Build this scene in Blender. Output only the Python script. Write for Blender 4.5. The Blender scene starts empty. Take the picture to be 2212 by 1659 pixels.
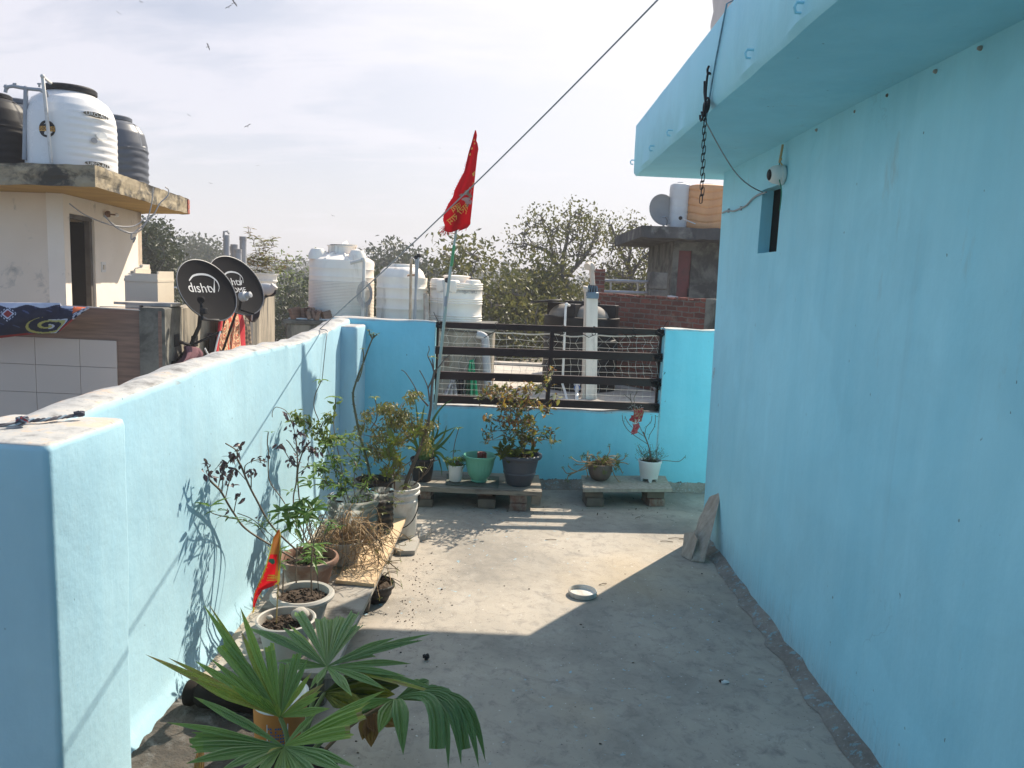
import bpy, bmesh, math, random
from mathutils import Vector, Matrix, noise, Quaternion
R = random.Random(7)
S = bpy.context.scene
COL = S.collection
rad = math.radians
# ------------------------------------------------------------------ camera (full picture = 2212 x 1659 units)
FPX, PITCH, YAW, ROLL, HC = 1650.0, -0.1352, 0.0008, 0.0441, 1.6
_f = Vector((math.sin(YAW)*math.cos(PITCH), math.cos(YAW)*math.cos(PITCH), math.sin(PITCH)))
_r0 = Vector((math.cos(YAW), -math.sin(YAW), 0)); _u0 = _r0.cross(_f)
RT = math.cos(ROLL)*_r0 + math.sin(ROLL)*_u0
UP = -math.sin(ROLL)*_r0 + math.cos(ROLL)*_u0
CAM = Vector((0, 0, HC))
def ray(u, v): return (u-1106)/FPX*RT - (v-829.5)/FPX*UP + _f
def FL(u, v, z=0.0):
    d = ray(u, v); return CAM + d*((z-HC)/d.z)
def AY(u, v, Y):
    d = ray(u, v); return CAM + d*(Y/d.y)
def AX(u, v, X):
    d = ray(u, v); return CAM + d*(X/d.x)
def AV(u, v, P, Q):                     # on the vertical plane through P and Q
    d = ray(u, v); n = Vector((Q[1]-P[1], P[0]-Q[0], 0))
    return CAM + d*((Vector((P[0], P[1], 0))-CAM).dot(n)/d.dot(n))
def IN(u, v, Y, lim=-1.17):             # a point by the left wall, kept on this side of its face
    p = AY(u, v, Y)
    return AX(u, v, lim) if p.x < lim else p
cd = bpy.data.cameras.new('camera'); cam = bpy.data.objects.new('camera', cd); COL.objects.link(cam)
cd.sensor_fit = 'HORIZONTAL'; cd.sensor_width = 36.0; cd.lens = 36.0*FPX/2212; cd.clip_start = 0.05; cd.clip_end = 3000
cam.matrix_world = Matrix.Translation(CAM) @ Matrix((RT, UP, -_f)).transposed().to_4x4()
S.camera = cam
# ------------------------------------------------------------------ object helpers
WL = {}
def thing(name, label, cat, loc=(0, 0, 0), group=None):
    o = bpy.data.objects.new(name, None); COL.objects.link(o); o.location = loc; o.empty_display_size = .1
    o['label'] = label; o['category'] = cat
    if group: o['group'] = group
    WL[o] = Vector(loc); return o
def tag(o, label, cat, group=None):
    o['label'] = label; o['category'] = cat
    if group: o['group'] = group
    return o
def kind(o, k): o['kind'] = k; return o
class MB:
    def __init__(s): s.v = []; s.f = []; s.m = []; s.t = []; s.cm = 0; s.ct = 0.5
    def add(s, vs, fs, m=None, t=None):
        b = len(s.v); s.v += [tuple(p) for p in vs]
        m = s.cm if m is None else m; t = s.ct if t is None else t
        tl = t if isinstance(t, list) else [t]*len(fs)
        for f, t1 in zip(fs, tl): s.f.append(tuple(i+b for i in f)); s.m.append(m); s.t.append(t1)
    def box(s, a, b, bev=0.0, M=None, m=None, jit=0.0):
        x0, y0, z0 = a; x1, y1, z1 = b
        if bev <= 0:
            vs = [Vector(p) for p in ((x0,y0,z0),(x1,y0,z0),(x1,y1,z0),(x0,y1,z0),(x0,y0,z1),(x1,y0,z1),(x1,y1,z1),(x0,y1,z1))]
            fs = [(3,2,1,0),(4,5,6,7),(0,1,5,4),(1,2,6,5),(2,3,7,6),(3,0,4,7)]
        else:
            bm = bmesh.new(); bmesh.ops.create_cube(bm, size=1)
            for q in bm.verts: q.co = Vector(((x0+x1)/2+q.co.x*(x1-x0), (y0+y1)/2+q.co.y*(y1-y0), (z0+z1)/2+q.co.z*(z1-z0)))
            bmesh.ops.bevel(bm, geom=bm.edges[:], offset=bev, segments=2, affect='EDGES', profile=.5)
            bm.verts.index_update(); vs = [q.co.copy() for q in bm.verts]; fs = [tuple(q.index for q in f.verts) for f in bm.faces]; bm.free()
        if jit: vs = [p + noise.noise_vector(p*9.0)*jit for p in vs]
        if M is not None: vs = [M @ p for p in vs]
        s.add(vs, fs, m)
    def quad(s, a, b, c, d, m=None, t=None): s.add([a, b, c, d], [(0, 1, 2, 3)], m, t)
    def poly(s, pts, th, nrm, m=None):     # a flat outline with thickness
        n = len(pts); nrm = Vector(nrm)*th
        vs = [Vector(p) for p in pts] + [Vector(p)+nrm for p in pts]
        s.add(vs, [tuple(range(n-1, -1, -1)), tuple(range(n, 2*n))] + [(i, (i+1) % n, n+(i+1) % n, n+i) for i in range(n)], m)
    def tube(s, pts, r, seg=6, m=None, t=None, cap=True):
        pts = [Vector(p) for p in pts]; n = len(pts)
        if n < 2: return
        rs = r if isinstance(r, (list, tuple)) else [r]*n
        d0 = (pts[1]-pts[0]).normalized()
        ax = d0.cross(Vector((0, 0, 1)));  ax = ax if ax.length > .05 else d0.cross(Vector((1, 0, 0)))
        ax.normalize(); vs = []
        for i, p in enumerate(pts):
            d = (pts[min(i+1, n-1)]-pts[max(i-1, 0)])
            if d.length < 1e-9: d = d0
            d.normalize(); ax = ax - d*ax.dot(d)
            ax = ax.normalized() if ax.length > 1e-6 else d.orthogonal().normalized()
            bx = d.cross(ax)
            for k in range(seg):
                a = 2*math.pi*k/seg; vs.append(p + (ax*math.cos(a)+bx*math.sin(a))*rs[i])
        fs = [(i*seg+k, i*seg+(k+1) % seg, (i+1)*seg+(k+1) % seg, (i+1)*seg+k) for i in range(n-1) for k in range(seg)]
        if cap: fs += [tuple(range(seg-1, -1, -1)), tuple((n-1)*seg+k for k in range(seg))]
        s.add(vs, fs, m, t)
    def lathe(s, c, prof, seg=32, ax=None, m=None, fn=None, close=False):   # prof: (radius, height)
        c = Vector(c); Q = Vector((0, 0, 1)).rotation_difference(Vector(ax)).to_matrix() if ax is not None else None
        vs = []
        for (r, h) in prof:
            for k in range(seg):
                a = 2*math.pi*k/seg; rr = r if fn is None else fn(r, h, a)
                p = Vector((rr*math.cos(a), rr*math.sin(a), h)); vs.append(c + (Q @ p if Q else p))
        n = len(prof)
        fs = [(i*seg+k, i*seg+(k+1) % seg, (i+1)*seg+(k+1) % seg, (i+1)*seg+k) for i in range(n-1) for k in range(seg)]
        if prof[0][0] > 1e-6 and not close: fs.append(tuple(range(seg-1, -1, -1)))
        if prof[-1][0] > 1e-6 and not close: fs.append(tuple((n-1)*seg+k for k in range(seg)))
        s.add(vs, fs, m)
    def ball(s, c, r, seg=12, m=None, sc=(1, 1, 1), jit=0):
        c = Vector(c); vs = []; fs = []; rg = max(4, seg//2)
        for i in range(rg+1):
            th = math.pi*i/rg
            for k in range(seg):
                a = 2*math.pi*k/seg; q = Vector((math.sin(th)*math.cos(a)*sc[0], math.sin(th)*math.sin(a)*sc[1], math.cos(th)*sc[2]))*r
                if jit: q *= 1+jit*noise.noise(q*(2.2/r)+c)
                vs.append(c+q)
        fs = [(i*seg+k, (i+1)*seg+k, (i+1)*seg+(k+1) % seg, i*seg+(k+1) % seg) for i in range(rg) for k in range(seg)]
        s.add(vs, fs, m)
    def grid(s, fn, nu, nv, m=None, mf=None, tf=None):
        b = len(s.v); s.v += [tuple(fn(i/nu, j/nv)) for j in range(nv+1) for i in range(nu+1)]
        for j in range(nv):
            for i in range(nu):
                a = b+j*(nu+1)+i; s.f.append((a, a+1, a+nu+2, a+nu+1))
                s.m.append(mf((i+.5)/nu, (j+.5)/nv) if mf else (s.cm if m is None else m)); s.t.append(tf((i+.5)/nu, (j+.5)/nv) if tf else s.ct)
    def leaf(s, p, d, up, L, W, droop=.25, m=None, t=None, seg=3):   # folded, curved blade
        p = Vector(p); d = Vector(d).normalized(); sd = d.cross(Vector(up))
        sd = sd.normalized() if sd.length > 1e-4 else d.orthogonal().normalized(); nn = sd.cross(d)
        if t is None: t = R.random()
        if seg <= 1:
            s.add([p, p+d*L*.5+sd*W*.5-nn*L*droop*.2, p+d*L-nn*L*droop, p+d*L*.5-sd*W*.5-nn*L*droop*.2], [(0, 1, 2, 3)], m, t); return
        prof = (.18, .92, .8, 0.0) if seg == 3 else (.12, .7, 1.0, .62, 0.0)
        vs = []
        for i in range(seg+1):
            x = i/seg; w = prof[i]*W*.5; c = p+d*(L*x)-nn*(L*droop*x*x)
            vs += [c+sd*w+nn*w*.35, c, c-sd*w+nn*w*.35]
        fs = []
        for i in range(seg): a = i*3; fs += [(a, a+1, a+4, a+3), (a+1, a+2, a+5, a+4)]
        s.add(vs, fs, m, t)
    def text(s, txt, M, m=None, th=.001, flip=False):
        cu = bpy.data.curves.new('lettering', 'FONT'); cu.body = txt; cu.size = 1; cu.align_x = 'CENTER'; cu.align_y = 'CENTER'; cu.resolution_u = 3
        ob = bpy.data.objects.new('lettering', cu); me = bpy.data.meshes.new_from_object(ob)
        vs = [M @ Vector((-q.co.x if flip else q.co.x, q.co.y, 0)) for q in me.vertices]; fs = [tuple(q.vertices) for q in me.polygons]
        s.add(vs, fs, m); bpy.data.objects.remove(ob); bpy.data.curves.remove(cu); bpy.data.meshes.remove(me)
    def build(s, name, mats, parent=None, loc=None, smooth=False, ang=40):
        mats = mats if isinstance(mats, (list, tuple)) else [mats]
        base = WL[parent] if parent is not None else Vector(loc if loc is not None else (0, 0, 0))
        me = bpy.data.meshes.new(name); me.from_pydata([(q[0]-base.x, q[1]-base.y, q[2]-base.z) for q in s.v], [], s.f)
        for q in mats: me.materials.append(q)
        me.polygons.foreach_set('material_index', s.m)
        at = me.attributes.new('tint', 'FLOAT', 'FACE'); at.data.foreach_set('value', s.t)
        if smooth:
            me.polygons.foreach_set('use_smooth', [True]*len(me.polygons))
            try: me.set_sharp_from_angle(angle=rad(ang))
            except Exception: pass
        me.update(); o = bpy.data.objects.new(name, me); COL.objects.link(o)
        if parent is not None: o.parent = parent
        else: o.location = base
        WL[o] = base; return o
def frame(o, x, z):   # matrix with local X along x, local Y along z (for lettering on a face)
    x = Vector(x).normalized(); z = Vector(z); z = (z-x*z.dot(x)).normalized(); return Matrix.Translation(o) @ Matrix((x, z, x.cross(z))).transposed().to_4x4()
def bez(pts, n=6):      # catmull-rom
    P = [Vector(p) for p in pts]; out = []
    for i in range(len(P)-1):
        a, b, c, d = P[max(i-1, 0)], P[i], P[i+1], P[min(i+2, len(P)-1)]
        for k in range(n):
            t = k/n; out.append(.5*((2*b)+(c-a)*t+(2*a-5*b+4*c-d)*t*t+(3*b-a-3*c+d)*t**3))
    return out+[P[-1]]
def rv(k=1.0): return Vector((R.uniform(-1, 1), R.uniform(-1, 1), R.uniform(-1, 1)))*k
def rdir(up=0.0):
    while True:
        q = rv()
        if .05 < q.length < 1: q.normalize(); q.z += up; return q.normalized()
# ------------------------------------------------------------------ materials
def newmat(name):
    m = bpy.data.materials.new(name); m.use_nodes = True; nt = m.node_tree; nt.nodes.clear()
    return m, nt
class NT:
    def __init__(s, nt): s.nt = nt
    def n(s, typ, **kw):
        q = s.nt.nodes.new(typ)
        for k, v in kw.items():
            if k in q.inputs.keys(): 
                if hasattr(v, 'is_output'): s.nt.links.new(v, q.inputs[k])
                else: q.inputs[k].default_value = v
            else: setattr(q, k, v)
        return q
    def l(s, a, b): s.nt.links.new(a, b)
    def ramp(s, fac, stops):
        q = s.nt.nodes.new('ShaderNodeValToRGB'); e = q.color_ramp.elements
        while len(e) < len(stops): e.new(.5)
        for i, (p, c) in enumerate(stops): e[i].position = p; e[i].color = c if len(c) == 4 else (*c, 1)
        s.l(fac, q.inputs['Fac']); return q.outputs['Color']
    def noise(s, vec, scale, detail=4, rough=.55, dist=0.0):
        q = s.n('ShaderNodeTexNoise', Scale=scale, Detail=detail, Roughness=rough, Distortion=dist); s.l(vec, q.inputs['Vector']); return q.outputs['Fac']
    def mixc(s, fac, a, b, mode='MIX'):
        q = s.nt.nodes.new('ShaderNodeMix'); q.data_type = 'RGBA'; q.blend_type = mode
        for sock, val in ((q.inputs[0], fac), (q.inputs[6], a), (q.inputs[7], b)):
            if hasattr(val, 'is_output'): s.l(val, sock)
            else: sock.default_value = val if not isinstance(val, tuple) or len(val) == 4 else (*val, 1)
        return q.outputs[2]
    def math(s, op, a, b=0.0, c=0.0):
        q = s.nt.nodes.new('ShaderNodeMath'); q.operation = op
        for i, val in enumerate((a, b, c)):
            if hasattr(val, 'is_output'): s.l(val, q.inputs[i])
            else: q.inputs[i].default_value = val
        return q.outputs[0]
    def map(s, vec, scale=(1, 1, 1), loc=(0, 0, 0), rot=(0, 0, 0)):
        q = s.n('ShaderNodeMapping'); q.inputs['Scale'].default_value = scale; q.inputs['Location'].default_value = loc; q.inputs['Rotation'].default_value = rot
        s.l(vec, q.inputs['Vector']); return q.outputs['Vector']
    def coord(s, which='Object'): return s.n('ShaderNodeTexCoord').outputs[which]
    def bump(s, h, strength=.3, dist=.01, nrm=None):
        q = s.n('ShaderNodeBump', Strength=strength, Distance=dist); s.l(h, q.inputs['Height'])
        if nrm is not None: s.l(nrm, q.inputs['Normal'])
        return q.outputs['Normal']
    def out(s, col, rough=.7, nrm=None, metal=0.0, spec=.4, **kw):
        b = s.n('ShaderNodeBsdfPrincipled'); o = s.n('ShaderNodeOutputMaterial')
        for sock, val in (('Base Color', col), ('Roughness', rough), ('Metallic', metal), ('Specular IOR Level', spec)):
            if hasattr(val, 'is_output'): s.l(val, b.inputs[sock])
            else: b.inputs[sock].default_value = val if not isinstance(val, tuple) or len(val) == 4 else (*val, 1)
        for k, v in kw.items(): b.inputs[k].default_value = v
        if nrm is not None: s.l(nrm, b.inputs['Normal'])
        s.l(b.outputs[0], o.inputs[0]); return b
def pm(name, c1, c2=None, scale=6.0, rough=.7, bump=.15, bscale=40.0, metal=0.0, spec=.4, st=(1, 1, 1), stain=None, sscale=3.0, sth=.6, detail=5, dist=.004):
    m, nt = newmat(name); N = NT(nt); co = N.map(N.coord(), st); c2 = c2 or tuple(x*.8 for x in c1)
    f = N.noise(co, scale, detail); col = N.ramp(f, [(.3, c1), (.7, c2)])
    if stain:
        g = N.noise(N.map(co, loc=(3.1, 1.7, 5.3)), sscale, 6, .65, .4); k = N.ramp(g, [(sth-.06, (0, 0, 0)), (sth+.08, (1, 1, 1))]); col = N.mixc(k, col, stain)
    h = N.noise(co, bscale, 3); nrm = N.bump(h, bump, dist) if bump else None
    rr = N.math('MULTIPLY_ADD', f, .25, rough-.12)
    N.out(col, rr, nrm, metal, spec); return m
def leafmat(name, stops, trans=.35, rough=.45, spec=.35, tc=(.35, .45, .05)):
    m, nt = newmat(name); N = NT(nt); a = N.n('ShaderNodeAttribute'); a.attribute_name = 'tint'
    col = N.ramp(a.outputs['Fac'], stops); g = N.noise(N.coord(), 60, 2); col = N.mixc(N.math('MULTIPLY', g, .35), col, tuple(x*.45 for x in stops[0][1]))
    b = N.n('ShaderNodeBsdfPrincipled'); N.l(col, b.inputs['Base Color']); b.inputs['Roughness'].default_value = rough; b.inputs['Specular IOR Level'].default_value = spec
    tr = N.n('ShaderNodeBsdfTranslucent'); N.l(N.mixc(.35, col, tc), tr.inputs['Color'])
    mx = N.n('ShaderNodeMixShader'); mx.inputs[0].default_value = trans; N.l(b.outputs[0], mx.inputs[1]); N.l(tr.outputs[0], mx.inputs[2])
    o = N.n('ShaderNodeOutputMaterial'); N.l(mx.outputs[0], o.inputs[0]); return m
# ------------------------------------------------------------------ light, sky
SUN = Vector((0.6, 0.87, 1.0)).normalized()
EL = math.asin(SUN.z); AZ = math.atan2(SUN.x, SUN.y)
sl = bpy.data.lights.new('sun', 'SUN'); sl.energy = 4.8; sl.angle = rad(.5); sl.color = (1, .89, .73)
so = bpy.data.objects.new('sun', sl); COL.objects.link(so); so.rotation_euler = SUN.to_track_quat('Z', 'Y').to_euler(); so.location = (0, 0, 30)
W = bpy.data.worlds.new('World'); S.world = W; W.use_nodes = True; W.node_tree.nodes.clear(); N = NT(W.node_tree)
sky = N.n('ShaderNodeTexSky'); sky.sky_type = 'NISHITA'; sky.sun_disc = False; sky.sun_elevation = EL; sky.sun_rotation = AZ
sky.altitude = 200; sky.air_density = 1.0; sky.dust_density = 2.4; sky.ozone_density = 2.5
gen = N.coord('Generated')
sep = N.n('ShaderNodeSeparateXYZ'); N.l(gen, sep.inputs[0])
zz = N.math('MAXIMUM', sep.outputs['Z'], .02)
pl = N.n('ShaderNodeCombineXYZ'); N.l(N.math('DIVIDE', sep.outputs['X'], N.math('ADD', zz, .25)), pl.inputs['X']); N.l(N.math('DIVIDE', sep.outputs['Y'], N.math('ADD', zz, .25)), pl.inputs['Y'])
c1 = N.noise(N.map(pl.outputs[0], (.55, 1.7, 1), (.7, .35, 0), (0, 0, .55)), 1.15, 7, .55, .8)
c2 = N.noise(N.map(pl.outputs[0], (1, 2.4, 1), (4.2, 1.3, 0), (0, 0, .6)), 3.2, 7, .62, .5)
cl = N.math('MULTIPLY_ADD', c2, .35, N.math('MULTIPLY', c1, .8))
cm = N.ramp(cl, [(.40, (.12, .12, .12)), (.66, (.85, .85, .85))])
cm = N.math('MULTIPLY', cm, N.ramp(sep.outputs['Z'], [(.42, (1, 1, 1)), (.62, (.12, .12, .12))]))
hz = N.ramp(sep.outputs['Z'], [(0.0, (.75, .75, .75)), (.42, (.2, .2, .2))])     # thin milky air near the horizon
k = N.math('MAXIMUM', cm, hz)
nor = N.ramp(sep.outputs['Y'], [(.0, (.25, .25, .25)), (.22, (1, 1, 1))])      # clear deep blue overhead and to the north
k = N.math('MULTIPLY', k, nor)
skyc = N.mixc(N.math('MULTIPLY', k, .8), sky.outputs[0], (9.7, 9.3, 10.0))
blu = N.math('MAXIMUM', N.ramp(sep.outputs['Z'], [(.45, (0, 0, 0)), (.7, (1, 1, 1))]), N.ramp(N.math('MULTIPLY', sep.outputs['Y'], -1.0), [(.0, (0, 0, 0)), (.3, (1, 1, 1))]))
skyc = N.mixc(blu, skyc, N.mixc(1.0, skyc, (1.15, 1.58, 1.90), 'MULTIPLY'))
dt = N.n('ShaderNodeVectorMath'); dt.operation = 'DOT_PRODUCT'; N.l(gen, dt.inputs[0]); dt.inputs[1].default_value = SUN      # bright milky air around the sun
skyc = N.mixc(N.math('MULTIPLY', N.ramp(dt.outputs['Value'], [(.56, (0, 0, 0)), (.86, (1, 1, 1))]), .85), skyc, (10.0, 9.8, 10.0))
bg = N.n('ShaderNodeBackground', Strength=.064); N.l(skyc, bg.inputs['Color'])
wo = N.n('ShaderNodeOutputWorld'); N.l(bg.outputs[0], wo.inputs[0])
S.view_settings.view_transform = 'Standard'; S.view_settings.look = 'None'; S.view_settings.gamma = 1; S.view_settings.exposure = 0.85
S.cycles.max_bounces = 6; S.cycles.diffuse_bounces = 4; S.cycles.transparent_max_bounces = 12; S.cycles.use_denoising = True
# ------------------------------------------------------------------ materials
def plaster(name, base, dark, top=True, dirt=(.30, .27, .22), low=None, splash=False):
    m, nt = newmat(name); N = NT(nt); co = N.n('ShaderNodeNewGeometry').outputs['Position']
    f = N.noise(co, 1.6, 5, .6, .3); g = N.noise(N.map(co, (7, 7, .7)), 1.0, 6, .65)
    col = N.ramp(N.math('MULTIPLY_ADD', g, .5, N.math('MULTIPLY', f, .5)), [(.36, dark), (.56, base), (.75, tuple(min(1, x*1.1+.02) for x in base))])
    # brush streaks, grime smears, chips
    s = N.noise(N.map(co, (26, 26, 2.2)), 1.0, 4, .6); col = N.mixc(N.ramp(s, [(.55, (0, 0, 0)), (.8, (.16, .16, .16))]), col, dark)
    mt = N.noise(N.map(co, (3.2, 3.2, 3.2), (4, 4, 4)), 1.0, 6, .7, .6); col = N.mixc(N.ramp(mt, [(.42, (.22, .22, .22)), (.62, (0, 0, 0))]), col, tuple(x*.78 for x in base))
    d = N.noise(N.map(co, (5, 5, 1.6), (2, 7, 1)), 1.0, 7, .7); col = N.mixc(N.ramp(d, [(.62, (0, 0, 0)), (.78, (.42, .42, .42))]), col, dirt)
    c = N.noise(N.map(co, (38, 38, 22), (9, 1, 4)), 1.0, 2, .5); ck = N.ramp(c, [(.765, (0, 0, 0)), (.78, (.8, .8, .8))]); col = N.mixc(ck, col, (.10, .13, .15))
    geo = N.n('ShaderNodeNewGeometry'); sp = N.n('ShaderNodeSeparateXYZ'); N.l(geo.outputs['Position'], sp.inputs[0])
    if low is not None:      # bare, splashed strip along the foot of the wall
        w = N.noise(N.map(co, (30, 30, 6)), 1.0, 5, .7); lim = N.math('MULTIPLY_ADD', w, .09, low-.045)
        k = N.math('LESS_THAN', sp.outputs['Z'], lim); fl = N.noise(co, 70, 3); bare = N.ramp(fl, [(.42, (.13, .125, .12)), (.6, (.24, .23, .21)), (.72, (.45, .55, .58))])
        col = N.mixc(k, col, bare)
    if top:        # chipped arris with bare render showing, run-off grime below it
        ch = N.noise(N.map(co, (9, 9, 16), (2, 2, 2)), 1.0, 6, .7); kz = N.ramp(sp.outputs['Z'], [(1.09, (0, 0, 0)), (1.2, (.16, .16, .16))]); col = N.mixc(N.ramp(N.math('ADD', ch, kz), [(.70, (0, 0, 0)), (.74, (.75, .75, .75))]), col, (.46, .45, .42))
    if top:        # worn edges: where the surface turns sharply the paint is knocked off
        bv = N.n('ShaderNodeBevel', Radius=.022); bv.samples = 4; dp_ = N.n('ShaderNodeVectorMath'); dp_.operation = 'DOT_PRODUCT'; N.l(bv.outputs[0], dp_.inputs[0]); N.l(geo.outputs['True Normal'], dp_.inputs[1])
        ew = N.math('SUBTRACT', 1.0, dp_.outputs['Value']); wn_ = N.noise(N.map(co, (16, 16, 12), (3, 8, 5)), 1.0, 6, .75); ek = N.ramp(N.math('MULTIPLY_ADD', ew, 1.6, N.math('MULTIPLY', wn_, .55)), [(.44, (0, 0, 0)), (.50, (.85, .85, .85))]); ek = N.math('MULTIPLY', ek, N.math('GREATER_THAN', ew, .03)); col = N.mixc(ek, col, N.ramp(N.noise(co, 40, 4), [(.4, (.33, .32, .30)), (.6, (.52, .51, .48))]))
    if splash:     # dry brushed, dusty foot of the wall, faint runs and hairline cracks
        fb = N.noise(N.map(co, (90, 90, 5)), 1.0, 5, .75); hz_ = N.ramp(N.math('MULTIPLY_ADD', fb, .55, N.math('MULTIPLY', sp.outputs['Z'], -1.3)), [(-.0, (0, 0, 0)), (.34, (.75, .75, .75))]); gr = N.ramp(N.noise(N.map(co, (60, 60, 8), (3, 3, 3)), 1.0, 4, .7), [(.4, (.27, .36, .38)), (.6, (.46, .56, .58))]); col = N.mixc(N.math('MULTIPLY', hz_, N.ramp(sp.outputs['Z'], [(.0, (1, 1, 1)), (.42, (0, 0, 0))])), col, gr)
        rn = N.noise(N.map(co, (11, 11, .35), (1, 5, 2)), 1.0, 5, .6); col = N.mixc(N.ramp(rn, [(.62, (0, 0, 0)), (.78, (.16, .16, .16))]), col, (.24, .42, .50))
        pt = N.noise(N.map(co, (.9, .9, 1.3), (8, 3, 1)), 1.0, 3, .5); col = N.mixc(N.ramp(pt, [(.5, (0, 0, 0)), (.53, (.16, .16, .16))]), col, tuple(min(1, x*1.18) for x in base))
        vc = N.n('ShaderNodeTexVoronoi', Scale=1.1); vc.feature = 'DISTANCE_TO_EDGE'; vw = N.n('ShaderNodeVectorMath'); vw.operation = 'ADD'; nn_ = N.n('ShaderNodeTexNoise', Scale=3.5, Detail=6); N.l(co, nn_.inputs['Vector']); N.l(co, vw.inputs[0]); N.l(nn_.outputs['Color'], vw.inputs[1]); N.l(vw.outputs[0], vc.inputs['Vector']); lim_ = N.noise(N.map(co, loc=(5, 2, 8)), .8, 2); col = N.mixc(N.math('MULTIPLY', N.ramp(vc.outputs['Distance'], [(.002, (.5, .5, .5)), (.006, (0, 0, 0))]), N.ramp(lim_, [(.56, (0, 0, 0)), (.66, (.6, .6, .6))])), col, (.16, .30, .36))
    if top:
        nz = N.n('ShaderNodeSeparateXYZ'); N.l(geo.outputs['True Normal'], nz.inputs[0]); w = N.noise(co, 14, 5, .7)
        k = N.ramp(N.math('MULTIPLY_ADD', w, .5, nz.outputs['Z']), [(.55, (0, 0, 0)), (.85, (1, 1, 1))]); k = N.math('MULTIPLY', k, N.math('GREATER_THAN', sp.outputs['Z'], .4))
        w2 = N.noise(N.map(co, (1, 1, 1), (5, 5, 5)), 9, 7, .7); w3 = N.noise(co, 55, 3)
        tc = N.ramp(w2, [(.34, (.16, .155, .15)), (.43, (.30, .30, .295)), (.5, (.38, .38, .375)), (.57, (.43, .42, .40)), (.61, (.50, .40, .32)), (.7, (.54, .44, .36))]); tc = N.mixc(N.ramp(w3, [(.66, (0, 0, 0)), (.7, (.8, .8, .8))]), tc, (.16, .16, .16))
        col = N.mixc(k, col, tc)
    h = N.math('ADD', N.math('MULTIPLY', N.noise(co, 30, 4, .6), 1.0), N.math('MULTIPLY', N.noise(co, 5, 4, .5), 3.0)); h = N.math('ADD', h, N.math('MULTIPLY', N.noise(N.map(co, (1.8, 1.8, 1.2)), 1.0, 3, .5), 7.0)); h = N.math('ADD', h, N.math('MULTIPLY', N.noise(N.map(co, (60, 60, 14)), 1, 3), .35)); h = N.math('SUBTRACT', h, N.math('MULTIPLY', ck, .6))
    N.out(col, .62, N.bump(h, .26, .005), spec=.3); return m
M_left = plaster('paint_pale_blue', (.43, .655, .755), (.37, .60, .72))
M_far = plaster('paint_cyan', (.28, .69, .81), (.21, .62, .75), low=.07)
M_house = plaster('paint_sky_blue', (.36, .73, .85), (.30, .67, .80), top=False, low=None, splash=True)
def concrete_floor():
    m, nt = newmat('worn_concrete'); N = NT(nt); co = N.n('ShaderNodeNewGeometry').outputs['Position']
    f = N.noise(co, 1.3, 8, .62, .5); col = N.ramp(f, [(.3, (.235, .215, .188)), (.48, (.365, .325, .275)), (.66, (.45, .395, .33))])
    g = N.noise(N.map(co, loc=(4, 2, 0)), 3.4, 8, .7, .8); col = N.mixc(N.ramp(g, [(.55, (0, 0, 0)), (.72, (.55, .55, .55))]), col, (.45, .41, .36))
    e = N.noise(N.map(co, loc=(6, 1, 0)), 15, 7, .75, .5); col = N.mixc(N.ramp(e, [(.5, (0, 0, 0)), (.68, (.62, .62, .62))]), col, (.19, .175, .16)); d = N.noise(N.map(co, loc=(1, 9, 0)), 5.5, 9, .74, .6); col = N.mixc(N.ramp(d, [(.56, (0, 0, 0)), (.74, (.7, .7, .7))]), col, (.15, .135, .125))
    ta = N.noise(N.map(co, loc=(7.3, 3.15, 0)), .9, 4, .5); col = N.mixc(N.ramp(ta, [(.56, (0, 0, 0)), (.7, (.4, .4, .4))]), col, (.50, .38, .24))
    s = N.noise(co, 85, 2, .5); col = N.mixc(N.ramp(s, [(.69, (0, 0, 0)), (.72, (.8, .8, .8))]), col, (.10, .09, .08))
    w = N.noise(N.map(co, loc=(3, 3, 3)), 48, 2, .5); col = N.mixc(N.ramp(w, [(.72, (0, 0, 0)), (.74, (.8, .8, .8))]), col, (.66, .64, .6))
    # old paint spots, thicker towards the painted walls
    v = N.noise(N.map(co, loc=(11, 5, 0)), 26, 3, .6); vb = N.noise(N.map(co, loc=(2.2, 8.4, 0)), 1.1, 2); k = N.math('MULTIPLY', N.ramp(v, [(.66, (0, 0, 0)), (.69, (1, 1, 1))]), N.ramp(vb, [(.5, (0, 0, 0)), (.6, (.8, .8, .8))])); col = N.mixc(k, col, (.28, .50, .62))
    vo = N.n('ShaderNodeTexVoronoi', Scale=.9); vo.feature = 'DISTANCE_TO_EDGE'; N.l(N.map(co, (1, 1, .2), (0.3, .2, 0)), vo.inputs['Vector'])
    wob = N.math('ADD', vo.outputs['Distance'], N.math('MULTIPLY', N.noise(co, 6, 5), .03)); ck = N.ramp(wob, [(.0125, (.22, .22, .22)), (.017, (0, 0, 0))]); col = N.mixc(ck, col, (.13, .12, .11))
    h = N.math('ADD', N.math('MULTIPLY', d, 1.0), N.math('MULTIPLY', N.noise(co, 70, 4), .5)); h = N.math('SUBTRACT', h, ck)
    N.out(col, .82, N.bump(h, .35, .005), spec=.25); return m
M_floor = concrete_floor()
M_roofc = pm('pale_roof_concrete', (.52, .47, .40), (.38, .345, .30), 2.0, .85, .3, 30, stain=(.25, .22, .2), sscale=4, sth=.6)
M_conc = pm('grey_concrete', (.20, .19, .165), (.13, .125, .11), 3.0, .9, .5, 25, stain=(.07, .068, .06), sscale=2.6, sth=.52)
M_concw = pm('stained_concrete', (.36, .31, .24), (.24, .21, .165), 3.0, .9, .5, 25, st=(2.5, 2.5, .5), stain=(.06, .058, .052), sscale=1.4, sth=.55)
M_cream = pm('cream_plaster', (.84, .72, .58), (.76, .64, .51), 1.2, .85, .35, 24, stain=(.40, .36, .31), sscale=3, sth=.64)
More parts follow.
